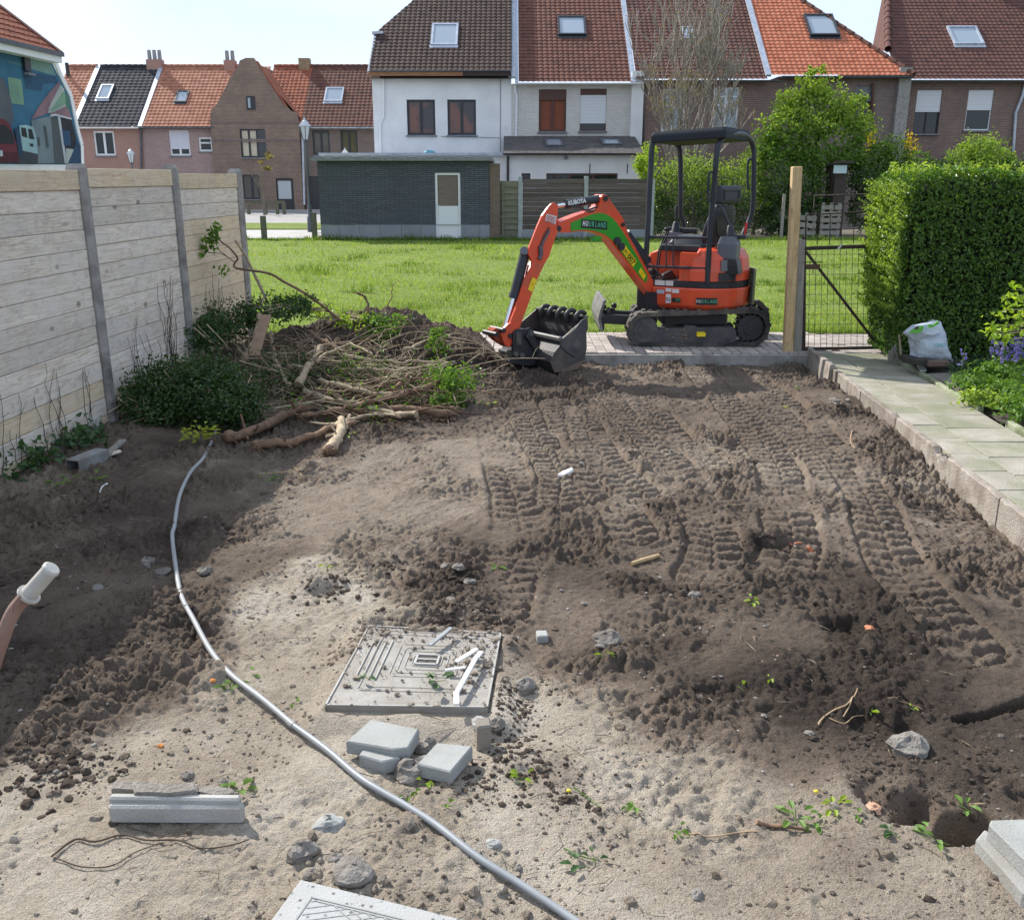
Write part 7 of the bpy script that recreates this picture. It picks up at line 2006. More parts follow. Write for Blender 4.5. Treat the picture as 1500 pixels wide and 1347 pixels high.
shrub('leafy_tree', 'bright green leafy tree standing against the orange roofed house', 'tree', [(1192, 130, 36, 28), (1156, 158, 36, 30), (1228, 160, 38, 32), (1190, 185, 54, 36), (1138, 200, 38, 36), (1255, 198, 32, 34), (1180, 235, 60, 36), (1128, 235, 22, 30), (1240, 235, 36, 36), (1195, 104, 12, 12), (1262, 150, 12, 10)], 33.5, 12000, .12, M['leaf_mid'], clump=.16, per=14, shell=.25, m2=M['leaf_spring'], share2=.8, seed=5)
shrub('dark_hedge', 'dense dark green hedge mass below the leafy tree and behind the gate', 'hedge', [(1140, 275, 34, 34), (1180, 280, 34, 36), (1150, 320, 40, 30), (1195, 315, 22, 30), (1120, 325, 20, 25)], 32.6, 11000, .085, M['leaf_dark'], clump=.2, per=22, shell=.6, m2=M['leaf_mid'], share2=.25, seed=6)
shrub('conifer_hedge', 'feathery green hedge seen through the excavator canopy, yellowish on top', 'hedge', [(975, 270, 24, 40), (1010, 262, 26, 42), (1045, 270, 26, 42), (1082, 275, 26, 42), (970, 315, 28, 32), (1010, 315, 30, 32), (1050, 315, 30, 32), (1088, 318, 22, 30), (955, 300, 14, 40)], 32.2, 17000, .075, M['leaf_dark'], clump=.22, per=20, shell=.55, m2=M['leaf_spring'], share2=.42, seed=7)
shrub('pale_shrub', 'loose pale green shrub rising over the right end of the plank fence', 'shrub', [(940, 243, 12, 16), (952, 232, 10, 22), (946, 256, 14, 10)], 32.8, 1500, .085, M['leaf_lime'], clump=.25, per=14, shell=.3, m2=M['leaf_spring'], seed=8)
shrub('thin_green_shrub', 'thin light shrub between the feathery hedge and the leafy tree', 'shrub', [(1105, 262, 16, 34), (1100, 235, 14, 22), (1118, 290, 14, 30)], 33.0, 2600, .085, M['leaf_spring'], clump=.25, per=16, shell=.3, seed=9)
fs = shrub('flowering_shrub', 'dark green shrub with a few yellow flower sprays beside the right brick house', 'shrub', [(1285, 228, 24, 26), (1315, 232, 28, 26), (1345, 245, 24, 22), (1270, 262, 26, 34), (1300, 280, 30, 40), (1262, 310, 20, 30)], 33.0, 8500, .095, M['leaf_dark'], clump=.22, per=20, shell=.5, m2=M['leaf_mid'], share2=.4, seed=10)
P = np.concatenate([np.array(PY(u, v, 32.4))[None] + rt_.normal(0, .09, (n, 3)) * np.array([1, 1, 1.6]) for u, v, n in ((1274, 206, 60), (1333, 206, 80), (1340, 214, 30), (1292, 262, 14), (1283, 268, 14), (1330, 222, 20))])
tag(leafcloud('yellow_flowers', P, rt_.normal(size=P.shape), .07, .05, leafmat('yellow_petals', (.55, .36, .02), (.80, .60, .04), .3, .6, .1), fs, rt_), kind='stuff')
shrub('round_shrub', 'rounded mid green shrub in front of the far right brick house', 'shrub', [(1438, 222, 34, 24), (1410, 232, 24, 20), (1468, 235, 22, 20), (1440, 255, 50, 26)], 33.5, 6500, .085, M['leaf_mid'], clump=.2, per=20, shell=.5, m2=M['leaf_spring'], share2=.4, seed=11)
shrub('low_evergreen', 'low dark evergreen bushes over the top of the clipped hedge', 'shrub', [(1380, 250, 30, 16), (1490, 255, 30, 22), (1360, 262, 24, 20)], 32.6, 3000, .09, M['leaf_dark'], seed=12)
shrub('street_sapling', 'slender sapling with sparse buds before the old brick gable house', 'tree', [(388, 225, 10, 14), (382, 240, 10, 12), (392, 250, 8, 10)], 50.0, 160, .14, leafmat('sapling_buds', (.14, .115, .05), (.22, .20, .09), .4, .6, .1), trunk=[(PY(387, 300, 50).x, 50.0)], seed=13)
# small shed, pallets and broken fence in the opposite garden
sd = empty('garden_shed', (px_x(1229, 300, 31.8), 31.8, 0), 'small dark shed with a pale blue window slot hidden between the hedges', 'shed')
b = MB(); a, c = PY(1216, 345, 31.8), PY(1243, 243, 31.8); b.box(((a.x + c.x) / 2, 32.3, c.z / 2), (c.x - a.x, .9, c.z)); b.build('body', M['board_brown'], sd)
b = MB(); p, q = PY(1221, 254, 31.72), PY(1241, 242, 31.72); b.box(((p.x + q.x) / 2, 31.74, (p.z + q.z) / 2), (q.x - p.x, .05, q.z - p.z)); b.build('window', plain('pale_blue_pane', (.45, .56, .64), .2), sd)
b = MB(); b.box(((a.x + c.x) / 2, 32.2, c.z + .05), (c.x - a.x + .2, 1.2, .08), rot=Matrix.Rotation(-.1, 3, 'X')); b.build('roof', M['board_brown'], sd)
def pallet(u0, u1, v0, v1, Y, n, label, tilt=0.0):
    root = empty('pallet', (px_x((u0 + u1) / 2, v1, Y), Y, 0), label, 'pallet'); a, c = PY(u0, v1, Y), PY(u1, v0, Y)
    for k in range(n):
        z = .05 + (c.z - .1) * (k + .5) / n; b = MB(); b.box(((a.x + c.x) / 2, Y, z), (c.x - a.x, .03, (c.z - .1) / n * .68), rot=Matrix.Rotation(tilt + random.uniform(-.02, .02), 3, 'Y'), ch=.004); b.build('slat', M['post_grey'], root)
    for x in (a.x + .06, (a.x + c.x) / 2, c.x - .06): b = MB(); b.box((x, Y + .06, c.z / 2), (.09, .09, c.z)); b.build('block', M['post_grey'], root)
pallet(1200, 1234, 297, 346, 31.2, 5, 'weathered pallet standing upright in front of the dark shed')
pallet(1166, 1197, 312, 346, 31.3, 3, 'broken grey slat fence piece leaning left of the upright pallet', .10)
b = MB(); p = PY(1144, 346, 31.2); b.box((p.x, 31.2, .65), (.09, .09, 1.4), ch=.01); tag(b.build('fence_stake', M['post_grey']), 'lone grey stake at the foot of the dark hedge', 'stake')

# == brushwood on the soil heap
rb = random.Random(99); rbn = np.random.default_rng(99)
# cut shrubs with their leaves still on
def cut_shrub(label, blobs, n, L, m, seed, clump=.2, stems=10):
    rg_ = np.random.default_rng(seed); c0 = blobs[0][0]
    root = empty('cut_shrub', (c0[0], c0[1], sz(c0[0], c0[1])), label, 'cut shrub')
    P, N = blob_pts(blobs, n, rg_, clump, 18, .55); zz = soil_at(P[:, 0], P[:, 1])[0]; P[:, 2] = np.maximum(P[:, 2], zz + .005)
    tag(leafcloud('foliage', P, N, L, L * .62, m, root, rg_, .2), kind='stuff')
    b = MB(); rnd = random.Random(seed)
    for k in range(stems):
        bl = blobs[rnd.randrange(len(blobs))]; c, r = Vector(bl[0]), bl[1]
        e = [c + Vector((rnd.uniform(-1, 1) * r[0], rnd.uniform(-1, 1) * r[1], rnd.uniform(-.8, .9) * r[2])) for _ in range(2)]
        b.tube(smooth_pts([e[0], c + Vector((rnd.gauss(0, .1), rnd.gauss(0, .1), rnd.gauss(0, .06))), e[1]], 3), .007, 5, False)
    tag(b.build('stems', M['bark_pale'], root), kind='stuff')
    return root
def BL(u, v, Y, ru, rv, rd=None):
    c = PY(u, v, Y); s_ = Y / F; return ((c.x, c.y, c.z), (ru * s_, (rd or ru * s_ * .8), rv * s_))
cut_shrub('large dark green cut shrub lying in front of the brushwood by the fence', [BL(300, 580, 7.6, 75, 52, .38), BL(250, 565, 7.75, 50, 44, .35), BL(345, 595, 7.45, 42, 36, .3), BL(290, 548, 7.9, 60, 30, .3)], 10000, .034, M['leaf_dark'], 3)
cut_shrub('loose green cut shrub leaning against the fence between the first and second post', [BL(205, 598, 7.6, 36, 32, .25), BL(240, 608, 7.45, 34, 22, .2), BL(190, 575, 7.85, 18, 26, .2)], 1700, .036, M['leaf_ivy'], 4, .3, 16)
cut_shrub('leafy cut branches on top of the heap at the second fence post', [BL(330, 470, 9.6, 52, 22, .35), BL(300, 490, 9.3, 36, 24, .3), BL(400, 455, 9.7, 50, 14, .3), BL(430, 445, 9.9, 30, 14, .2)], 3200, .042, M['leaf_ivy'], 5, .28, 14)
cut_shrub('leafy tangle under the branches in the middle of the heap', [BL(480, 560, 8.6, 90, 30, .4), BL(410, 545, 8.6, 55, 36, .35), BL(560, 560, 8.6, 60, 26, .35)], 3300, .034, M['leaf_dark'], 6, .28, 22)
cut_shrub('bright leafy twigs at the right end of the brushwood', [BL(668, 562, 8.4, 26, 36, .22), BL(655, 585, 8.2, 22, 22, .18), BL(640, 558, 8.5, 26, 22, .2)], 2100, .036, M['leaf_mid'], 7, .3, 12)
cut_shrub('scattered green leaves caught among the branches at the front of the heap', [BL(470, 590, 7.9, 60, 12, .3), BL(560, 590, 8.0, 60, 10, .3), BL(520, 545, 8.7, 60, 14, .3)], 420, .045, M['leaf_mid'], 14, .5, 4)
cut_shrub('sprig of green leaves standing on the soil mound', [BL(560, 490, 10.0, 20, 28, .15), BL(585, 480, 10.1, 20, 20, .15), BL(545, 505, 9.9, 14, 14, .12)], 620, .045, M['leaf_mid'], 8, .35, 8)
cut_shrub('small leafy end of a branch hanging over the right flank of the mound', [BL(643, 500, 9.6, 14, 20, .1)], 260, .045, M['leaf_mid'], 9, .4, 4)
cut_shrub('leafy spray on the far edge of the heap before the lawn', [BL(460, 450, 10.1, 36, 14, .2), BL(520, 470, 10.1, 26, 12, .2)], 650, .042, M['leaf_spring'], 10, .35, 8)
# the upright twig with leaves against the fence
tw = empty('tall_twig', PY(500, 470, 9.9), 'long crooked twig with a leafy tip rising in front of the last fence panel', 'twig')
pt = [PY(500, 470, 9.9), PY(455, 435, 9.9), PY(415, 412, 9.85), PY(392, 400, 9.8), PY(347, 393, 9.75), PY(344, 385, 9.75), PY(348, 378, 9.75), PY(335, 362, 9.7), PY(322, 352, 9.7), PY(318, 335, 9.7)]
b = MB(); sp_ = smooth_pts(pt, 4); b.tube(sp_, [.016 - .010 * k / len(sp_) for k in range(len(sp_))], 6); b.tube(smooth_pts([PY(345, 385, 9.75), PY(325, 372, 9.7), PY(305, 370, 9.7)], 4), .004, 4); b.tube(smooth_pts([PY(345, 385, 9.75), PY(320, 366, 9.7)], 4), .004, 4); b.build('stem', M['bark_brown'], tw)
P = np.concatenate([np.array(PY(u, v, 9.7))[None] + rbn.normal(0, .035, (n, 3)) for u, v, n in ((316, 336, 26), (310, 350, 34), (304, 362, 30), (298, 370, 18), (314, 344, 24), (322, 394, 8), (326, 400, 6))])
leafcloud('leaves', P, np.tile([0, -.6, .3], (len(P), 1)), .055, .032, M['leaf_mid'], tw, rbn); kids(tw)[-1]['kind'] = 'stuff'
b = MB(); b.tube([PY(345, 352, 10.2), PY(360, 375, 10.15), PY(392, 442, 10.0)], [.013, .015, .016], 7); tag(b.build('pole', M['bark_pale']), 'straight pale stick leaning on the last fence post over the heap', 'stick')
b = MB(); b.bar(PY(390, 462, 9.3), PY(372, 522, 8.7), .10, .025, (0, -1, .6), .004); tag(b.build('old_board', mat('brown_board', (.30, .20, .13), (.20, .13, .085), .9, 5, 7, .004, stretch=(1, 1, 1))), 'short brown board lying on the heap among the branches', 'board')
tag(low_leaves('withered_creeper', [tuple(gx(FG + .10, 10.15)[:2]), tuple(gx(FG + .14, 10.3)[:2])], .06, 60, .05, M['leaf_dry'], 'withered brown creeper hanging at the foot of the last fence panel', 'creeper', .22))
def pile(x, y): return .40 * math.exp(-((x + 1.45) / .95) ** 2 - ((y - 8.85) / .75) ** 2)
def RS(u, v, lift):
    d = ray(u, v); t = 5.0
    while t < 14:
        p = Vector((d.x * t, d.y * t, H + d.z * t))
        if p.z <= sz(p.x, p.y) + pile(p.x, p.y) + lift: return p
        t += .03
    return PY(u, v, 10.2)
# the big pieces, followed from the photo: (pixels, start depth, end depth, start radius, end radius, bark, label)
big = [
 ([(337, 640), (380, 628), (420, 605), (448, 596)], 7.75, 8.0, .042, .030, 'bark_brown', 'thick reddish root end lying nearest the dark cut shrub'),
 ([(375, 652), (430, 646), (478, 630), (520, 620)], 7.55, 7.9, .030, .020, 'bark_brown', 'long rough brown root lying on the soil along the front of the heap'),
 ([(482, 658), (496, 640), (499, 622), (498, 612)], 7.45, 7.75, .034, .020, 'bark_pale', 'short pale stump with frayed roots pointing at the camera'),
 ([(490, 640), (505, 626), (512, 608)], 7.5, 7.8, .014, .010, 'bark_pale', 'thin pale stem beside the short stump'),
 ([(500, 622), (530, 609), (560, 606), (588, 610)], 7.8, 8.1, .012, .010, 'bark_pale', 'pale curved stem running right from the short stump'),
 ([(440, 608), (470, 606), (520, 600), (570, 598), (655, 606)], 7.85, 8.3, .020, .032, 'bark_brown', 'long heavy branch ending in a brown root at the right front of the heap'),
 ([(448, 573), (480, 586), (520, 592), (560, 603), (610, 607)], 8.1, 8.2, .022, .020, 'bark_pale', 'pale branch crossing under the heavy forked branch'),
 ([(505, 595), (560, 585), (600, 575), (640, 560), (668, 545)], 8.0, 8.6, .018, .026, 'bark_brown', 'smooth tan branch rising to the right with a dark cut end'),
 ([(466, 557), (510, 567), (545, 577), (572, 578)], 8.4, 8.4, .014, .022, 'bark_pale', 'straight pale branch in the middle of the heap with a thick right end'),
 ([(436, 562), (452, 536), (470, 508)], 8.6, 9.0, .028, .022, 'bark_pale', 'stout pale stem standing up out of the middle of the heap'),
 ([(462, 530), (490, 512), (520, 507), (545, 520)], 8.9, 9.2, .012, .010, 'bark_pale', 'arched pale branch looping over the back of the heap'),
 ([(452, 485), (475, 500), (493, 510)], 9.2, 9.1, .018, .022, 'bark_brown', 'broken brown branch with a split end pointing at the mound'),
 ([(360, 525), (372, 500), (382, 460)], 8.9, 9.5, .024, .022, 'bark_pale', 'thick grey stem leaning behind the old board'),
 ([(395, 485), (402, 520), (415, 550), (425, 565)], 9.0, 8.5, .014, .018, 'bark_pale', 'pale stem bent down towards the dark cut shrub'),
 ([(540, 550), (560, 562), (575, 570), (600, 545)], 8.8, 8.9, .018, .012, 'bark_brown', 'forked reddish stump piece right of the middle of the heap'),
 ([(590, 512), (625, 500), (640, 487)], 9.3, 9.6, .012, .008, 'bark_pale', 'slim pale branch reaching to the leaves on the mound flank'),
 ([(500, 520), (560, 528), (610, 530), (665, 530)], 9.0, 9.2, .012, .009, 'bark_pale', 'long slim stem lying level across the right half of the heap'),
 ([(520, 540), (580, 542), (630, 535), (668, 532)], 8.9, 9.1, .010, .008, 'bark_pale', 'second slim level stem just below the first across the heap'),
 ([(610, 575), (640, 590), (665, 598)], 8.5, 8.4, .012, .009, 'bark_brown', 'short brown stem at the lower right corner of the heap'),
 ([(425, 600), (445, 585), (470, 575), (500, 573)], 8.0, 8.2, .016, .012, 'bark_brown', 'knotty brown branch behind the reddish root end'),
 ([(522, 428), (536, 440), (541, 460)], 10.3, 10.2, .010, .012, 'bark_brown', 'crooked bare twig standing on top of the mound'),
 ([(575, 415), (574, 432), (565, 455)], 10.4, 10.3, .004, .006, 'bark_brown', 'thin bare twig curving up against the lawn from the mound'),
]
for k, (pp, ya, yb, ra, rb_, m, lab) in enumerate(big):
    ra, rb_ = (ra * 1.3, rb_ * 1.3) if m == 'bark_pale' else (ra * 1.1, rb_ * 1.1)
    n = len(pp); pts = [RS(u, v, .03 + ra * .6 + (.05 if k in (7, 9, 10, 12) else 0)) if v > 485 else PY(u, v, ya + (yb - ya) * i / (n - 1)) for i, (u, v) in enumerate(pp)]
    sp_ = smooth_pts(pts, 5); b = MB(); L_ = len(sp_)
    sp_ = [p + Vector((rb.gauss(0, .007), rb.gauss(0, .007), rb.gauss(0, .007))) for p in sp_]
    b.tube(sp_, [(ra + (rb_ - ra) * i / (L_ - 1)) * rb.uniform(.88, 1.14) for i in range(L_)], 9, True, jit=.13)
    for _ in range(4 if ra > .015 else 2):
        i = rb.randrange(1, L_ - 1); d = Vector((rb.uniform(-1, 1), rb.uniform(-1, .3), rb.uniform(-.2, .8))).normalized(); r_ = ra * .35
        l = rb.uniform(.08, .32); b.tube(smooth_pts([sp_[i], sp_[i] + d * l * .5 + Vector((0, 0, rb.uniform(-.02, .04))), sp_[i] + d * l], 3), [r_ * (1 - .1 * j) for j in range(7)], 5, False)
    o = b.build('branch', M[m]); tag(o, lab, 'branch', 'cut branches of the brushwood heap')
    if k in (0, 1, 2, 5):       # frayed root ends
        b = MB(); e = sp_[0] if k != 5 else sp_[-1];
        for _ in range(16):
            d = Vector((rb.uniform(-1, 1), rb.uniform(-1, .4), rb.uniform(-.6, .7))).normalized(); l = rb.uniform(.04, .13)
            b.tube(smooth_pts([e, e + d * l * .5, e + d * l + Vector((0, 0, -.02))], 3), [.008, .007, .006, .005, .004, .003, .002], 4, False)
        b.ball(e, ra * 1.2 if k != 5 else .04, 7, 5); b.build('root_ball', M['bark_brown'], o)
# loose sticks: each its own, no two followed from the photo
def heap_pt():
    t = rb.random(); u = 370 + 310 * t; v = rb.uniform(500, 612) - 20 * abs(t - .4)
    return RS(u, v, rb.uniform(-.05, .05))
for k in range(52):
    a = heap_pt(); ang = rb.gauss(.1, .8); l = rb.uniform(.25, 1.1); d = Vector((math.cos(ang), math.sin(ang) * .5, rb.gauss(.02, .16))) * l
    mid = a + d * .5 + Vector((rb.gauss(0, .06), rb.gauss(0, .06), rb.uniform(-.02, .08))); e = a + d
    for p in (a, mid, e): p.z = max(p.z, sz(p.x, p.y) + .01)
    r_ = rb.uniform(.004, .011); sp_ = smooth_pts([a, mid, e], 5); b = MB(); b.tube(sp_, [r_ * (1.1 - .6 * i / len(sp_)) for i in range(len(sp_))], 5)
    for _ in range(2):
        i = rb.randrange(3, len(sp_) - 1); dd = Vector((rb.uniform(-1, 1), rb.uniform(-1, 1), rb.uniform(-.2, 1))).normalized() * rb.uniform(.1, .3); b.tube([sp_[i], sp_[i] + dd * .5 + Vector((0, 0, .02)), sp_[i] + dd], [r_ * .6, r_ * .45, r_ * .2], 4, False)
    tag(b.build('loose_stick', M['bark_pale'] if rb.random() < .62 else M['bark_brown']), 'thin cut stick tangled in the brushwood heap beside the fence', 'stick', 'thin sticks tangled in the brushwood heap')
b = MB()
for k in range(620):
    a = heap_pt() if k % 3 else RS(rb.uniform(330, 450), rb.uniform(490, 610), rb.uniform(-.05, .04)); ang = rb.uniform(0, 6.28); l = rb.uniform(.08, .5); d = Vector((math.cos(ang), math.sin(ang) * .7, rb.gauss(0, .3))) * l; e = a + d; m_ = (a + e) / 2 + Vector((rb.gauss(0, .05), rb.gauss(0, .05), rb.gauss(.02, .05)))
    for p in (a, m_, e): p.z = max(p.z, sz(p.x, p.y) + .004)
    r_ = rb.uniform(.0018, .0042); b.tube([a, m_, e], [r_, r_ * .8, r_ * .5], 3, False)
tag(b.build('twig_tangle', M['bark_pale']), kind='stuff')
b = MB()
for k in range(420):
    a = RS(rb.uniform(430, 660), rb.uniform(540, 625), rb.uniform(-.05, .03)); l = rb.uniform(.04, .22); ang = rb.uniform(0, 6.28); d = Vector((math.cos(ang), math.sin(ang), rb.gauss(-.1, .4))) * l; p2 = a + d
    for p in (a, p2): p.z = max(p.z, sz(p.x, p.y) + .004)
    b.tube([a, (a + p2) / 2 + Vector((rb.gauss(0, .03), rb.gauss(0, .03), rb.gauss(0, .03))), p2], [.003, .0025, .0012], 3, False)
tag(b.build('fine_roots', M['bark_brown']), kind='stuff')
# == things lying on the dug ground
M['zinc_box'] = mat('dull_galvanised', (.36, .37, .37), (.25, .26, .26), .5, 8, 6, .002, 50, metal=.5, dirt=(.20, .17, .14), dlo=.5, dhi=.8)
M['conc_new'] = mat('fresh_concrete', (.43, .42, .39), (.34, .335, .31), .92, 5, 9, .004, 120, var=.08, dirt=(.32, .285, .24), dlo=.52, dhi=.78)
M['conc_blue'] = mat('blue_grey_concrete', (.35, .355, .34), (.29, .295, .28), .9, 6, 9, .003, 140, var=.08, dirt=(.26, .235, .20), dlo=.5, dhi=.78)
M['conc_broken'] = mat('broken_concrete', (.29, .265, .235), (.19, .17, .15), .95, 14, 9, .02, 60, dirt=(.14, .12, .10))
M['pvc_strip'] = mat('white_plastic_strip', (.80, .80, .78), (.68, .66, .62), .5, 12)
def speckle(name, a, b, dark, n=110, thr=.70):
    t = NT(name); v = t.coord((1, 1, 1)); c = t.ramp(t.noise(v, 6, 8, .6), [(.35, a), (.65, b)])
    vo = t.new('ShaderNodeTexVoronoi'); vo.inputs['Scale'].default_value = n; t.link(v, vo.inputs['Vector'])
    c = t.mix(t.ramp(vo.outputs['Distance'], [(.10, .8), (.24, 0.0)]), c, dark)
    c = t.mix(t.ramp(t.noise(v, 9, 9, .75), [(.55, 0.0), (.8, .6)]), c, (.30, .26, .21))
    return t.done(c, .9, 0, t.bump(t.noise(v, 140, 4, .6), .003), .2)
M['speckled'] = speckle('speckled_paver', (.34, .345, .33), (.28, .285, .27), (.17, .18, .17))
M['flecked'] = speckle('flecked_slab', (.41, .41, .40), (.36, .36, .35), (.06, .06, .055), 34)

# -- inspection cover: aluminium tray with ribs, half buried in grey rubble
cq = [GS(u, v) for u, v in COVER_PX]
zc = -.048
TLc, TRc, BRc, BLc = [G(u, v, zc) for u, v in COVER_PX]
cv = empty('inspection_cover', (TLc + BRc) / 2, 'square dusty metal inspection cover with concentric ribs and a double hand slot', 'cover')
def cpt(s, t, z=0.0):
    """s to the right, t away from the camera, both 0..1"""
    p = (BLc * (1 - s) + BRc * s) * (1 - t) + (TLc * (1 - s) + TRc * s) * t
    return Vector((p.x, p.y, zc + z))
M['cover'] = mat('dusty_aluminium', (.37, .355, .33), (.31, .295, .27), .8, 5, 9, .004, 90, metal=.1, dirt=(.24, .215, .185), dscale=3.5, dlo=.40, dhi=.62)
M['cover_edge'] = mat('bright_aluminium_edge', (.43, .42, .395), (.36, .345, .32), .75, 8, metal=.1, dirt=(.30, .275, .24), dlo=.42, dhi=.62)
b = MB(); b.loft([[cpt(0, 0, -.035), cpt(1, 0, -.035), cpt(1, 1, -.035), cpt(0, 1, -.035)], [cpt(0, 0, -.004), cpt(1, 0, -.004), cpt(1, 1, -.004), cpt(0, 1, -.004)]], smooth=False)
b.build('plate', M['cover'], cv)
b = MB()
for (a, c) in ((cpt(.004, .008), cpt(.996, .008)), (cpt(.996, .008), cpt(.996, .992)), (cpt(.996, .992), cpt(.004, .992)), (cpt(.004, .992), cpt(.004, .008))): b.bar(a + Vector((0, 0, -.008)), c + Vector((0, 0, -.006)), .007, .016)
b.build('rim', M['cover_edge'], cv)
hs = (.53, .56)
for k in range(8):
    w0, h0 = .10 + .040 * k, .075 + .044 * k; r_ = .03; pts = []
    for (sx, sy) in ((-1, -1), (1, -1), (1, 1), (-1, 1)):
        for (ax_, ay_) in (((-1, 0), (0, -1)) if sx * sy > 0 else ((0, -1), (-1, 0))): pts.append((hs[0] + sx * (w0 + (ax_ * r_ * .0)), hs[1] + sy * h0))
    ring = [(hs[0] - w0 + .02, hs[1] - h0), (hs[0] + w0 - .02, hs[1] - h0), (hs[0] + w0, hs[1] - h0 + .025), (hs[0] + w0, hs[1] + h0 - .025), (hs[0] + w0 - .02, hs[1] + h0), (hs[0] - w0 + .02, hs[1] + h0), (hs[0] - w0, hs[1] + h0 - .025), (hs[0] - w0, hs[1] - h0 + .025)]
    ring = [(min(max(s, .03), .97), min(max(t, .05), .96)) for s, t in ring]
    b = MB()
    for (s0, t0), (s1, t1) in zip(ring, ring[1:] + ring[:1]):
        if abs(s0 - s1) + abs(t0 - t1) < 1e-4 or (s0 in (.03, .97) and s1 == s0) or (t0 in (.05, .96) and t1 == t0) or (k > 2 and random.random() < .4): continue
        b.bar(cpt(s0, t0, -.001), cpt(s1, t1, -.001), .0035, .001)
    if b.v: b.build('rib', M['cover_edge'], cv)
for k in range(4):
    b = MB(); b.bar(cpt(.10 + .045 * k, .30, -.001), cpt(.10 + .045 * k, .80, -.001), .0045, .006); b.build('rib', M['cover_edge'], cv)
b = MB(); z1 = .002
for dt in (-.028, .028): b.loft([[cpt(hs[0] - .06, hs[1] + dt - .022, z1 - .004), cpt(hs[0] + .06, hs[1] + dt - .022, z1 - .004), cpt(hs[0] + .06, hs[1] + dt + .022, z1 - .004), cpt(hs[0] - .06, hs[1] + dt + .022, z1 - .004)], [cpt(hs[0] - .06, hs[1] + dt - .022, z1 - .001), cpt(hs[0] + .06, hs[1] + dt - .022, z1 - .001), cpt(hs[0] + .06, hs[1] + dt + .022, z1 - .001), cpt(hs[0] - .06, hs[1] + dt + .022, z1 - .001)]], smooth=False)
b.build('hand_slot', plain('slot_dark', (.06, .052, .044), .8), cv)
b = MB()
for (s0, t0, s1, t1) in ((hs[0] - .075, hs[1] - .06, hs[0] + .075, hs[1] - .06), (hs[0] - .075, hs[1] + .06, hs[0] + .075, hs[1] + .06), (hs[0] - .075, hs[1] - .06, hs[0] - .075, hs[1] + .06), (hs[0] + .075, hs[1] - .06, hs[0] + .075, hs[1] + .06), (hs[0] - .07, hs[1], hs[0] + .07, hs[1])): b.bar(cpt(s0, t0, .001), cpt(s1, t1, .001), .009, .010)
b.build('slot_frame', M['cover_edge'], cv)
rc = np.random.default_rng(17); n = 2600
st = np.column_stack([rc.random(n), rc.random(n)]); keep = (rc.random(n) < .10 + .95 * np.exp(-((st[:, 0] - .08) / .14) ** 2 - ((st[:, 1] - .93) / .16) ** 2) + .9 * np.exp(-((st[:, 0] - .88) / .12) ** 2 - ((st[:, 1] - .7) / .35) ** 2) + .5 * np.exp(-((st[:, 0] - .75) / .16) ** 2 - ((st[:, 1] - .92) / .10) ** 2)); st = st[keep]
P = np.array([tuple(cpt(a, c, .003)) for a, c in st]); sz_ = .0025 + .011 * rc.random(len(P)) ** 4
rocks('cover_grit', P, sz_, M['soil'], .6, rng=rc, tone=.72 + rc.normal(0, .1, len(P)))
def strip_px(u0, v0, u1, v1, z, w, h, m, label, cat, name, group=None):
    b = MB(); b.bar(G(u0, v0, z), G(u1, v1, z + .006), w, h, (0, 0, 1), .002); return tag(b.build(name, m), label, cat, group)
strip_px(669, 1032, 668.5, 1013, -.018, .022, .010, M['pvc_strip'], 'shortest white plastic strip at the lower edge of the cover', 'strip', 'plastic_strip', 'white plastic strips on the cover')
strip_px(668, 1016, 698, 962, -.014, .020, .010, M['pvc_strip'], 'longest white plastic strip lying slantwise on the cover', 'strip', 'plastic_strip', 'white plastic strips on the cover')
strip_px(668, 969, 699, 950, -.022, .022, .008, M['pvc_strip'], 'white plastic strip at the top of the strips on the cover', 'strip', 'plastic_strip', 'white plastic strips on the cover')
strip_px(652, 981, 682, 977, -.026, .014, .007, M['pvc_strip'], 'thin white plastic strip lying level across the others', 'strip', 'plastic_strip', 'white plastic strips on the cover')
strip_px(694, 968, 705, 954, -.018, .022, .008, M['pvc_strip'], 'short white plastic strip right of the slanting one', 'strip', 'plastic_strip', 'white plastic strips on the cover')
strip_px(629, 945, 661, 919, -.016, .022, .008, M['zinc_box'], 'grey strip lying at the far edge of the cover', 'strip', 'metal_strip')
def rock(px, r, label, m=None, flat=.7, cat='stone', name='stone', sx=1.0, lift=.25, seed=0, rough=.22):
    p = GS(*px) if not isinstance(px, Vector) else px
    rg_ = np.random.default_rng(seed + int(p.x * 1000) % 997); b = MB(); seg, rn = 12, 8; rr = []
    ph_ = rg_.uniform(0, 6, 6)
    for i in range(rn + 1):
        t = math.pi * i / rn; q = max(math.sin(t), .03); row = []
        for k in range(seg):
            a = 2 * math.pi * k / seg; f = 1 + rough * (.5 * math.sin(2 * a + ph_[0] + t) + .4 * math.sin(3 * a + ph_[1] - t * 2) + .35 * math.sin(5 * t + ph_[2] + a)) + rg_.uniform(-.06, .06)
            row.append(p + Vector((r * sx * f * q * math.cos(a), r * f * q * math.sin(a), r * flat * (lift - f * math.cos(t)))))
        rr.append(row)
    b.loft(rr, smooth=False); return tag(b.build(name, m or M['conc_broken']), label, cat)
rock((702, 1021), .022, 'small stone on the right corner of the cover', cat='stone', seed=1)
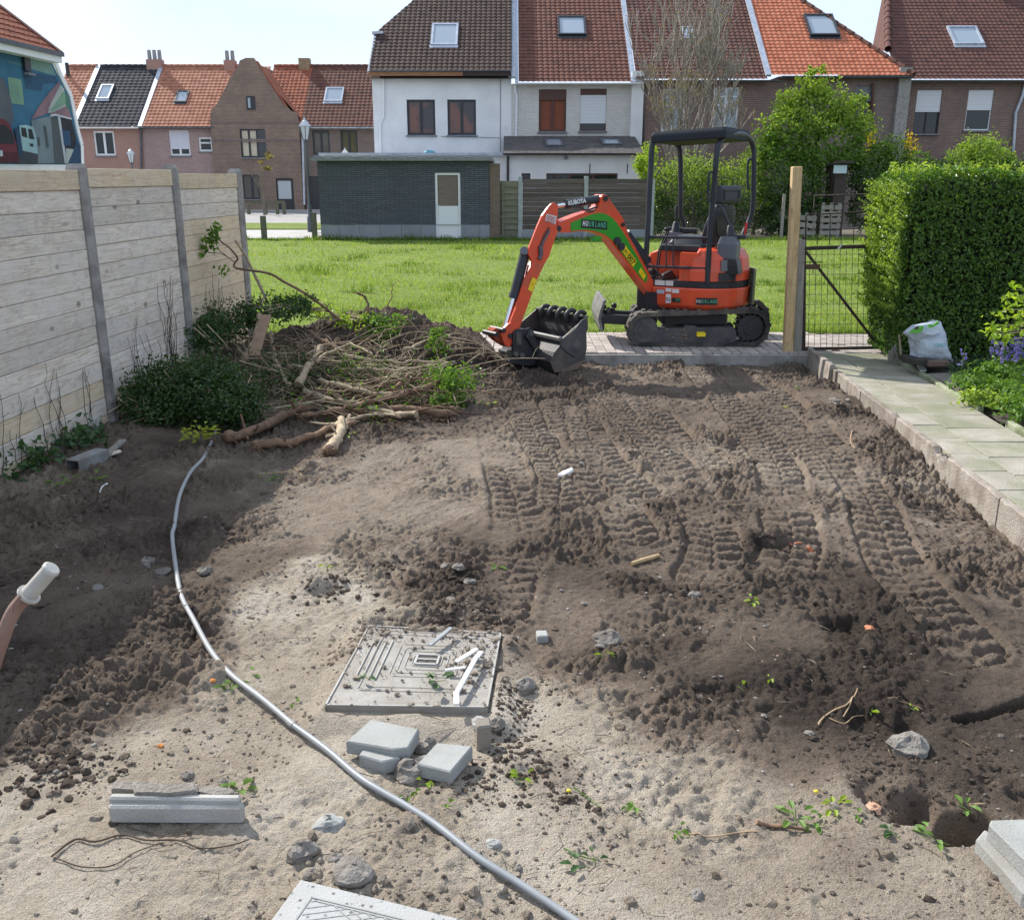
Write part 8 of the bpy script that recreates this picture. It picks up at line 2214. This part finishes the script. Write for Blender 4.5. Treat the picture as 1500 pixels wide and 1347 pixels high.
def sprig(px, n, L, m, label, r=.03, z=.02, cat='leaf sprig', name='leaf_sprig', zabs=None):
    p = GS(*px) if zabs is None else G(px[0], px[1], zabs); root = empty(name, p, label, cat); a0 = random.uniform(0, 6.28)
    b = MB(); b.tube([p + Vector((-r * math.cos(a0), -r * math.sin(a0), .004)), p + Vector((0, 0, .008)), p + Vector((r * math.cos(a0), r * math.sin(a0), .006))], .0016, 4, False); b.build('stem', M['leaf_mid'], root)
    rg_ = np.random.default_rng(abs(hash(px)) % 9999)
    for k in range(n):
        a = rg_.uniform(0, 6.28); d = Vector((math.cos(a), math.sin(a), rg_.uniform(-.1, .5))).normalized(); s_ = Vector((-d.y, d.x, 0)); l = L * rg_.uniform(.7, 1.2); c = p + d * r * rg_.uniform(.1, 1.1) + Vector((0, 0, rg_.uniform(.3, 1) * z)); q = MB()
        q.add([c, c + d * l * .35 + s_ * l * .26 + Vector((0, 0, .006)), c + d * l * .75 + s_ * l * .2, c + d * l - Vector((0, 0, .006)), c + d * l * .75 - s_ * l * .2, c + d * l * .35 - s_ * l * .26 + Vector((0, 0, .006)), c + d * l * .5 - Vector((0, 0, .002))], [(0, 1, 6), (1, 2, 6), (2, 3, 6), (3, 4, 6), (4, 5, 6), (5, 0, 6)]); q.build('leaf', m, root)
    return root
sprig((640, 1000), 7, .055, M['leaf_ivy'], 'wilted green leaf sprig lying on the inspection cover', .035, zabs=-.028); sprig((538, 995), 3, .035, M['leaf_ivy'], 'small green leaf on the left of the inspection cover', .015, zabs=-.03)

# -- slabs and kerb pieces
def slab_px(px, zt, th, m, name, label, cat, tilt=0.0, ch=.006, group=None, rough=False):
    P = [G(u, v, zt) for u, v in px]; c = sum(P, Vector()) / len(P)
    for p in P: p.z += tilt * (p.x - c.x)
    n = len(P); lo = [p - Vector((0, 0, th)) for p in P]
    up2 = [c + (p - c) * (1 - ch / max((p - c).length, .01)) for p in P]
    for q, p in zip(up2, P): q.z = p.z
    mid = [p - Vector((0, 0, ch * .8)) for p in P]
    nr = (P[1] - P[0]).cross(P[2] - P[0])
    rings = [lo, mid, up2]
    if nr.z < 0: rings = [r[::-1] for r in rings]
    b = MB(); b.loft(rings, smooth=False); return tag(b.build(name, m), label, cat, group)
slab_px([(507, 1082), (543, 1051), (614, 1069), (598, 1096), (576, 1097)], -.020, .05, M['speckled'], 'paving_block', 'pale speckled paving block left of the broken slabs below the cover', 'paving block', .05)
slab_px([(526, 1105), (532, 1095), (578, 1100), (586, 1109), (560, 1115)], -.045, .05, M['conc_blue'], 'slab_piece', 'broken slab piece lying just below the speckled paving block', 'slab piece')
slab_px([(611, 1117), (640, 1086), (692, 1093), (660, 1130)], -.035, .05, M['conc_blue'], 'paving_block', 'smooth pale grey paving block with soil on its far corner', 'paving block', .03)
bt = GS(708, 1098); b = MB(); b.box((bt.x, bt.y + .02, bt.z + .045), (.052, .055, .125), .2, .006, rot=Matrix.Rotation(.15, 3, 'Z') @ Matrix.Rotation(.10, 3, 'X')); tag(b.build('half_brick', mat('grey_brown_brick', (.30, .26, .22), (.23, .20, .17), .95, 10, 8, .006)), 'half brick standing upright beside the smooth paving block', 'brick')
rock((608, 1133), .062, 'crumbly lump of concrete between the two paving blocks', M['conc_broken'], .7, 'rubble', 'rubble_lump', 1.1, seed=3, rough=.35); rock((617, 1098), .034, 'grey stone lying at the right end of the speckled paving block', seed=4); rock((627, 1090), .03, 'small dark stone behind the paving blocks', M['pebble'], seed=5)
rock((769, 1010), .045, 'rounded grey stone in the dug soil right of the cover', M['conc_broken'], .85, seed=6); rock((888, 940), .062, 'flat brown stone lying on the dug soil above the sand', M['conc_broken'], .6, seed=7, sx=1.2)
b = MB(); p = GS(794, 936); b.box(p + Vector((0, 0, .012)), (.05, .06, .04), .1, .005); tag(b.build('stone_cube', M['conc_blue']), 'small pale square stone right of the cover', 'stone')
rock((705, 1063), .036, 'pale stone behind the upright half brick', M['conc_blue'], .7, seed=8); rock((727, 1063), .034, 'brownish stone right of the upright half brick', M['conc_broken'], seed=9)
# kerb stones at the lower left
def kerb_px(u0, v0, u1, v1, zt, w, h, m, label, ch=.010, rot=None):
    a, c = G(u0, v0, zt), G(u1, v1, zt); b = MB(); d = c - a; n = Vector((-d.y, d.x, 0)).normalized(); mid = (a + c) / 2 + n * w / 2 - Vector((0, 0, h / 2))
    b.obox(mid, d / 2, n * w / 2, Vector((0, 0, h / 2)), ch); return tag(b.build('kerb_stone', m), label, 'kerb stone')
kerb_px(157, 1181, 354, 1182, -.040, .034, .065, M['conc_new'], 'front long grey concrete kerb stone of the pile at the lower left')
kerb_px(158, 1168, 350, 1170, -.022, .028, .075, M['conc_new'], 'second long concrete kerb stone lying behind the front one')
def broken(px, zt, th, label, seed):
    rg_ = random.Random(seed); P = [(u + rg_.uniform(-2, 2), v + rg_.uniform(-1.5, 1.5)) for u, v in px]; return slab_px(P, zt, th, M['conc_broken'], 'kerb_fragment', label, 'kerb fragment', rg_.uniform(-.05, .05), .008)
broken([(164, 1153), (163, 1145), (200, 1143), (290, 1150), (290, 1157), (240, 1160), (190, 1158)], -.028, .07, 'broken kerb fragment at the left behind the kerb stones', 1)
broken([(194, 1158), (196, 1147), (230, 1148), (286, 1146), (289, 1157), (250, 1163), (215, 1160)], -.010, .05, 'rough broken kerb fragment lying on top in the middle', 2)
broken([(288, 1158), (290, 1149), (318, 1150), (345, 1154), (346, 1163), (310, 1165)], -.032, .06, 'short broken kerb fragment at the right behind the kerb stones', 3)
sprig((350, 1160), 7, .05, M['leaf_mid'], 'green leaves at the right end of the kerb stone pile', .03); rock((326, 1147), .018, 'dark pebble behind the kerb fragments', M['pebble'], seed=12); rock((275, 1137), .022, 'rounded stone behind the kerb fragments', M['conc_broken'], seed=13)
rock((168, 1205), .018, 'dark grit lump at the left foot of the front kerb stone', M['clod'], seed=14)
# patterned slab at the bottom
ps_px = [(372, 1380), (440, 1287), (760, 1366), (720, 1460)]
zp_ = -.075
pslab = slab_px(ps_px, zp_, .05, M['flecked'], 'patterned_slab', 'flecked grey slab with diagonal grooves at the bottom edge of the photo', 'slab')
A_, B_, C_, D_ = [G(u, v, zp_) for u, v in ps_px]
def pp(s, t, z=.0008):
    q = (A_ * (1 - s) + D_ * s) * (1 - t) + (B_ * (1 - s) + C_ * s) * t; return Vector((q.x, q.y, zp_ + z))
M['groove'] = plain('groove_shade', (.36, .36, .35), .9)
b = MB()
b.bar(pp(.10, .78), pp(.9, .78), .005, .003); b.bar(pp(.10, .78), pp(.10, .1), .005, .003); b.bar(pp(.12, .74), pp(.9, .74), .003, .003)
for k in range(11):
    s0 = .12 + .075 * k
    b.bar(pp(s0, .73), pp(max(.11, s0 - .30), max(.12, .73 - .42 * min(1, (s0 - .11) / .30))), .0035, .0015)
    if k > 1: b.bar(pp(s0 - .05, .73), pp(min(.92, s0 + .08), .55), .003, .003)
b.build('raised_pattern', M['conc_blue'], pslab)
# slabs stacked at the lower right
slab_px([(1430, 1228), (1442, 1214), (1540, 1262), (1560, 1345), (1498, 1306)], -.055, .05, M['conc_blue'], 'concrete_slab', 'lower grey slab of the two slabs stacked at the right edge', 'slab', 0, .006)
slab_px([(1449, 1207), (1452, 1200), (1600, 1196), (1640, 1290), (1505, 1262)], .0, .052, M['speckled'], 'concrete_slab', 'upper pale slab of the two slabs stacked at the right edge', 'slab', 0, .005)
# stones of the sandy foreground
rock((516, 1283), .062, 'flat round concrete lump beside the patterned slab', M['conc_broken'], .45, 'concrete lump', 'concrete_lump', 1.05, .5, 21, .12)
rock((484, 1211), .046, 'pale jagged stone left of the pipe', M['conc_blue'], .6, seed=22, rough=.4); rock((444, 1250), .044, 'dark grey angular stone above the patterned slab', M['conc_broken'], .7, seed=23, rough=.35)
for i, (u, v, r, lab) in enumerate([(492, 1257, .022, 'small stone between the angular stone and the round lump'), (458, 1282, .026, 'small grey stone at the corner of the patterned slab'), (722, 1237, .022, 'small pale stone right of the pipe'), (758, 1272, .016, 'white pebble in the sand by the pipe'), (1020, 1310, .02, 'small stone in the sand at the bottom right of the middle'), (688, 853, .03, 'white rounded pebble at the wheel mark end'), (672, 838, .035, 'larger pale stone beside the wheel mark end'), (655, 830, .032, 'greyish stone left of the wheel mark end'), (660, 880, .03, 'flat stone in the loose soil above the cover'), (215, 825, .05, 'long flat stone in the shaded soil left of the pipe'), (238, 840, .045, 'flat stone close to the left of the pipe'), (300, 838, .04, 'rounded stone right of the pipe'), (143, 862, .03, 'small stone in the shaded soil at the left'), (1222, 588, .05, 'flat broken slab piece on the soil bank under the path'), (1017, 872, .03, 'dark rounded clod with a tail on the right soil'), (1330, 1097, .075, 'big dark stone above the dug pit'), (1274, 918, .022, 'small terracotta shard at the edge of the hole')]):
    rock((u, v), r, lab, plain('terracotta', (.50, .20, .10), .8) if 'terracotta' in lab else (M['conc_broken'] if i % 2 else M['conc_blue'] if i in (2, 3, 5) else M['conc_broken']), .55, seed=30 + i)
slab_px([(1196, 600), (1214, 590), (1236, 594), (1218, 603)], sz(*G(1215, 597).xy) - .004, .03, M['conc_broken'], 'slab_shard', 'thin broken slab shard on the soil bank beside the path', 'shard', .2)
slab_px([(817, 693), (823, 689), (838, 685), (840, 688), (827, 694)], sz(*G(828, 690).xy) + .03, .02, M['pvc_strip'], 'white_shard', 'white shard lying across the wheel marks', 'shard', .1)
b = MB(); p, q = GS(898, 833, .012), GS(965, 816, .012); p = GS(925, 829, .014); b.tube([p, (p + q) / 2, q], [.012, .013, .011], 8); tag(b.build('stick', mat('yellow_stick', (.50, .36, .19), (.38, .27, .14), .8, 20)), 'pale yellowish stick lying right of the wheel marks', 'stick')
for (u, v, n, lab) in [(1165, 795, 7, 'scatter of orange brick crumbs beside the dark hole'), (1185, 808, 12, 'spread of orange brick crumbs below the dark hole')]:
    p = GS(u, v); P = np.array([[p.x + random.gauss(0, .03), p.y + random.gauss(0, .018), 0] for _ in range(n)]); P[:, 2] = soil_at(P[:, 0], P[:, 1])[0] + .004
    tag(rocks('brick_crumbs', P, np.full(n, .008), plain('brick_orange', (.60, .18, .08), .85), kind='stuff'))
# -- the grey pipe
pp_ = [(318, 630), (300, 665), (280, 700), (264, 735), (256, 775), (254, 800), (258, 835), (266, 875), (285, 920), (310, 960), (340, 993), (385, 1034), (430, 1068), (480, 1105), (530, 1145), (590, 1183), (640, 1215), (700, 1260), (760, 1303), (830, 1347), (900, 1398)]
P = [GS(u, v) for u, v in pp_]
for p in P: p.z = sz(p.x, p.y) + .016
for _ in range(4):
    zz = [p.z for p in P]
    for i in range(1, len(P) - 1): P[i].z = max(sz(P[i].x, P[i].y) + .012, (zz[i - 1] + zz[i] * 2 + zz[i + 1]) / 4)
pr_ = empty('grey_pipe', P[12], 'long thin grey plastic pipe curving from the cut shrub to the bottom of the photo', 'pipe')
M['pipe_l'] = mat('pale_grey_pipe', (.32, .33, .335), (.26, .27, .275), .5, 6, dirt=(.34, .31, .28), dscale=6, dlo=.55, dhi=.8); M['pipe_d'] = mat('grey_pipe', (.27, .285, .30), (.22, .235, .25), .38, 6, dirt=(.27, .25, .22), dscale=6, dlo=.6, dhi=.85)
s1, s2 = smooth_pts(P[:13], 6), smooth_pts(P[12:], 6)
b = MB(); b.tube(s1, .0118, 12); b.build('far_length', M['pipe_l'], pr_); b = MB(); b.tube(s2, .0118, 12); b.build('near_length', M['pipe_d'], pr_)
b = MB(); i = P[12]; d = (P[13] - P[11]).normalized(); b.tube([i - d * .035, i + d * .004], .0138, 12); b.build('coupling', M['pipe_l'], pr_)
sprig((294, 655), 64, .055, leafmat('yellow_green_leaves', (.12, .22, .02), (.38, .42, .03), .4, .45, .3), 'yellow green leafy sprig lying over the far end of the pipe', .12, .14)
# -- square metal channel with two laths
zq = GS(112, 692); ch = empty('metal_channel', zq, 'short square galvanised tube end with the wooden laths sticking out, by the fence', 'tube')
def ch_pt(u, v): return PY(u, v, 6.15)
o0, o1 = GS(108, 694, .045), GS(152, 676, .055); dch = (o1 - o0).normalized(); sn, un = basis(dch)
b = MB(); w = .052; t_ = .004; L2 = (o1 - o0).length / 2; c = (o0 + o1) / 2
b.obox(c + un * w, dch * L2, sn * w, un * t_); b.obox(c - un * w, dch * L2, sn * w, un * t_); b.obox(c + sn * w, dch * L2, sn * t_, un * (w - t_)); b.obox(c - sn * w, dch * L2, sn * t_, un * (w - t_)); b.build('tube_end', M['zinc_box'], ch)
b = MB(); b.bar(c + dch * L2 * .9 + sn * .02, GS(182, 658, .07) , .05, .02, (0, 0, 1), .003); b.build('lath', M['post_grey'], ch); b = MB(); b.bar(c + dch * L2 * .9 - sn * .045 - un * .02, GS(178, 668, .04), .03, .018, (0, 0, 1), .003); b.build('lath', M['fence_plank'], ch)
sprig((92, 712), 9, .06, M['leaf_mid'], 'green leaves under the square metal tube end', .08, .05); sprig((140, 705), 6, .05, M['leaf_mid'], 'few leaves in front of the laths by the metal tube', .06, .03)
p = GS(152, 716, .01); b = MB(); b.tube(smooth_pts([GS(147, 725, .01), GS(150, 718, .02), GS(158, 711, .01)], 4), .006, 6); tag(b.build('bark_curl', M['pvc_strip']), 'curled pale bark strip on the soil below the metal tube', 'bark')
b = MB(); b.prism([GS(122, 633, .03), GS(150, 627, .05), GS(144, 640, .03)], Vector((0, .01, .05))); tag(b.build('concrete_wedge', M['conc_blue']), 'pale concrete wedge at the foot of the first fence post', 'concrete')
# -- wheelbarrow handle reaching in from the left
YW = 2.04
wb = empty('wheelbarrow', PY(-260, 1500, YW), 'rusty tube handle of a wheelbarrow with a worn white grip at the left edge', 'wheelbarrow')
g0, g1 = PY(41, 872, YW), PY(75, 833, YW)
M['rust'] = mat('rusted_tube', (.27, .15, .115), (.20, .115, .095), .8, 12, 8, .003, 70, dirt=(.36, .25, .20))
hp = smooth_pts([PY(-230, 1640, YW), PY(-120, 1320, YW), PY(-45, 1090, YW), PY(-8, 970, YW), PY(15, 905, YW), PY(32, 880, YW), PY(45, 868, YW)], 6)
b = MB(); b.tube(hp, .0165, 14); b.build('handle_tube', M['rust'], wb)
M['grip'] = mat('worn_white_grip', (.52, .50, .46), (.42, .40, .35), .55, 14, 7, .001, dirt=(.50, .42, .32), dlo=.55, dhi=.8)
b = MB(); d = (g1 - g0).normalized(); b.tube([g0, g0 + d * .007], .0275, 20); b.tube([g0 + d * .006, g1], [.0195, .0185], 20); b.tube([g1 - d * .005, g1 + d * .002, g1 + d * .005], [.0205, .0205, .017], 20); b.build('grip', M['grip'], wb)
b = MB(); b.tube([PY(18, 897, YW - .03), PY(20, 885, YW - .03), PY(30, 872, YW - .03)], .002, 5); b.build('wire', M['rust'], wb)
b = MB(); q0 = hp[0]; b.loft([[q0 + Vector((x * .45 - .4, y * .35, 0)) for x, y in ((-1, -1), (1, -1), (1, 1), (-1, 1))], [q0 + Vector((x * .28 - .4, y * .22, .28)) for x, y in ((-1, -1), (1, -1), (1, 1), (-1, 1))]], smooth=False); b.build('tray', mat('green_tray', (.05, .12, .06), (.04, .09, .05), .5), wb)
# -- roots, weeds and petals on the ground
def root_px(px, r, m, label, cat='root', lift=.008):
    P = [GS(u, v, lift) for u, v in px]; s_ = smooth_pts(P, 5)
    for q in s_: q.z = max(q.z, sz(q.x, q.y) + r * .6)
    b = MB(); b.tube(s_, [r * (1 - .4 * i / len(s_)) for i in range(len(s_))], 6, jit=.08); return tag(b.build('root', M[m]), label, cat)
M['root_dark'] = mat('dark_root', (.10, .07, .05), (.07, .05, .037), .9, 20); M['root_pale'] = mat('pale_root', (.42, .30, .18), (.32, .22, .13), .9, 20)
root_px([(76, 1257), (110, 1232), (140, 1235), (180, 1225), (215, 1233), (260, 1233), (297, 1245), (340, 1240), (365, 1232)], .0035, 'root_dark', 'long thin dark root below the kerb stones'); root_px([(80, 1258), (120, 1272), (165, 1270), (200, 1250), (240, 1236)], .0025, 'root_dark', 'thin dark root looping under the long one'); root_px([(185, 1213), (220, 1222), (260, 1228), (300, 1222)], .002, 'root_dark', 'thinnest dark root just below the front kerb stone')
root_px([(1198, 1064), (1205, 1054), (1222, 1042), (1240, 1034), (1252, 1020), (1256, 1010)], .004, 'root_pale', 'pale forked root on the dark soil at the right'); root_px([(1214, 1054), (1236, 1062), (1250, 1052), (1264, 1050)], .003, 'root_pale', 'second pale rootlet below the forked root'); root_px([(1235, 1052), (1243, 1038), (1249, 1022)], .003, 'root_pale', 'short pale rootlet beside the forked root')
root_px([(1108, 1206), (1128, 1212), (1150, 1213), (1180, 1217)], .008, 'bark_brown', 'short thick brown root on the sand edge'); root_px([(1000, 1222), (1040, 1228), (1080, 1222), (1110, 1220)], .003, 'root_pale', 'long pale rootlet on the sand left of the brown root'); root_px([(1248, 632), (1246, 645), (1252, 658)], .005, 'root_pale', 'bare white twig with a leaf on the bank by the path'); root_px([(1262, 660), (1280, 666)], .004, 'root_pale', 'short white twig on the bank by the path'); root_px([(1452, 849), (1482, 858)], .004, 'root_pale', 'pale twig at the right edge of the soil'); root_px([(1300, 1025), (1330, 1032), (1350, 1040)], .004, 'bark_brown', 'reddish brown twig on the dark soil above the big stone'); root_px([(380, 700), (440, 690), (500, 678)], .004, 'root_pale', 'thin pale twig lying in front of the brushwood'); root_px([(430, 684), (446, 702)], .003, 'root_pale', 'short pale twig crossing before the brushwood'); root_px([(1420, 1181), (1442, 1180)], .004, 'root_pale', 'straw coloured twig inside the dug pit')
root_px([(826, 1245), (850, 1256), (875, 1262)], .0025, 'leaf_mid', 'thin green stalk in the sandy hollow by the pipe', 'stalk'); root_px([(840, 1155), (860, 1170), (880, 1185)], .0025, 'leaf_mid', 'stalk beside the yellow petal', 'stalk')
for (u, v, n, L, m, r, lab) in [(340, 1010, 9, .045, 'leaf_mid', .05, 'green leafy weed beside the pipe'), (372, 990, 3, .04, 'leaf_mid', .02, 'pale leaf just right of the pipe'), (430, 1033, 3, .035, 'leaf_mid', .02, 'small leaf between the pipe and the cover'), (400, 705, 12, .045, 'leaf_mid', .07, 'green leafy twig on the shaded soil before the brushwood'), (479, 833, 3, .05, 'leaf_lime', .02, 'bright leaf on the soil above the dug clods'), (729, 832, 3, .06, 'leaf_mid', .02, 'dark green leaf on the wheel mark'), (1102, 884, 6, .045, 'leaf_lime', .03, 'small bright weed on the right soil'), (1148, 598, 3, .05, 'leaf_lime', .02, 'small leaf near the far wheel marks'), (765, 1143, 6, .04, 'leaf_lime', .03, 'green weed right of the paving blocks'), (600, 1170, 4, .035, 'leaf_mid', .02, 'tiny weed on the sand below the paving blocks'), (622, 1150, 4, .035, 'leaf_lime', .02, 'small weed between paving block and pipe'), (655, 1183, 4, .03, 'leaf_mid', .02, 'small seedling close to the right of the pipe'), (850, 1272, 4, .045, 'leaf_ivy', .03, 'grey green leaves in the sandy hollow'), (870, 1262, 3, .045, 'leaf_ivy', .02, 'second grey green leaf in the sandy hollow'), (990, 1222, 5, .04, 'leaf_mid', .03, 'weed on the sand in the middle of the roots'), (1165, 1200, 9, .05, 'leaf_mid', .05, 'leafy weed above the brown root'), (1195, 1210, 5, .045, 'leaf_mid', .03, 'leaf pair right of the brown root'), (1220, 1185, 8, .04, 'leaf_lime', .04, 'weed between the brown root and the pit'), (1258, 1200, 3, .04, 'leaf_mid', .02, 'small leaf left of the pit'), (1308, 1222, 5, .045, 'leaf_ivy', .03, 'dull leaves below the pit'), (1370, 1232, 6, .05, 'leaf_mid', .04, 'leafy weed between the pit and the slabs'), (1405, 1226, 4, .05, 'leaf_mid', .03, 'leaf beside the stacked slabs'), (1085, 1010, 3, .035, 'leaf_lime', .02, 'single pale green leaf on the dark soil'), (1128, 998, 3, .03, 'leaf_lime', .015, 'yellowish seedling on the dark soil'), (1335, 1040, 3, .03, 'leaf_lime', .015, 'tiny leaf near the reddish twig'), (1275, 1045, 3, .03, 'leaf_lime', .015, 'tiny leaf beside the forked root'), (886, 962, 5, .045, 'leaf_lime', .02, 'grass blades beside the flat brown stone'), (810, 596, 4, .05, 'leaf_mid', .03, 'leaf by the bucket track edge'), (720, 594, 4, .05, 'leaf_lime', .03, 'small leaf below the bucket'), (930, 1185, 5, .04, 'leaf_mid', .03, 'weed on the sand above the roots'), (1168, 570, 4, .045, 'leaf_mid', .03, 'leaf on the far right soil bank'), (510, 640, 6, .045, 'leaf_lime', .05, 'leaf litter before the heap'), (560, 625, 6, .045, 'leaf_mid', .05, 'leaf litter under the heavy branch')]:
    sprig((u, v), n, L * .78, M[m], lab, r)
for (u, v, lab) in [(833, 1162, 'yellow petal on the sand edge below the paving blocks'), (1195, 1163, 'yellow petal beside the right weeds')]:
    p = GS(u, v, .012); b = MB(); b.ball(p, .009, 7, 5, sc=(1, .8, .6)); tag(b.build('yellow_petal', plain('petal_yellow', (.75, .58, .03), .6)), lab, 'petal')
rock((1278, 1185), .024, 'fleshy pinkish crumpled skin beside the pit', mat('pinkish_skin', (.50, .30, .20), (.40, .22, .14), .8, 20), .45, 'peel', 'crumpled_peel', 1.3, .4, 88, .4)
rock((312, 997), .010, 'orange brick crumb right of the shaded soil', plain('orange_crumb', (.62, .24, .06), .8), .8, 'crumb', 'brick_crumb', 1.2, seed=90); rock((235, 1093), .010, 'orange brick crumb above the kerb stones', plain('orange_crumb', (.62, .24, .06), .8), .8, 'crumb', 'brick_crumb', 1.4, seed=91)
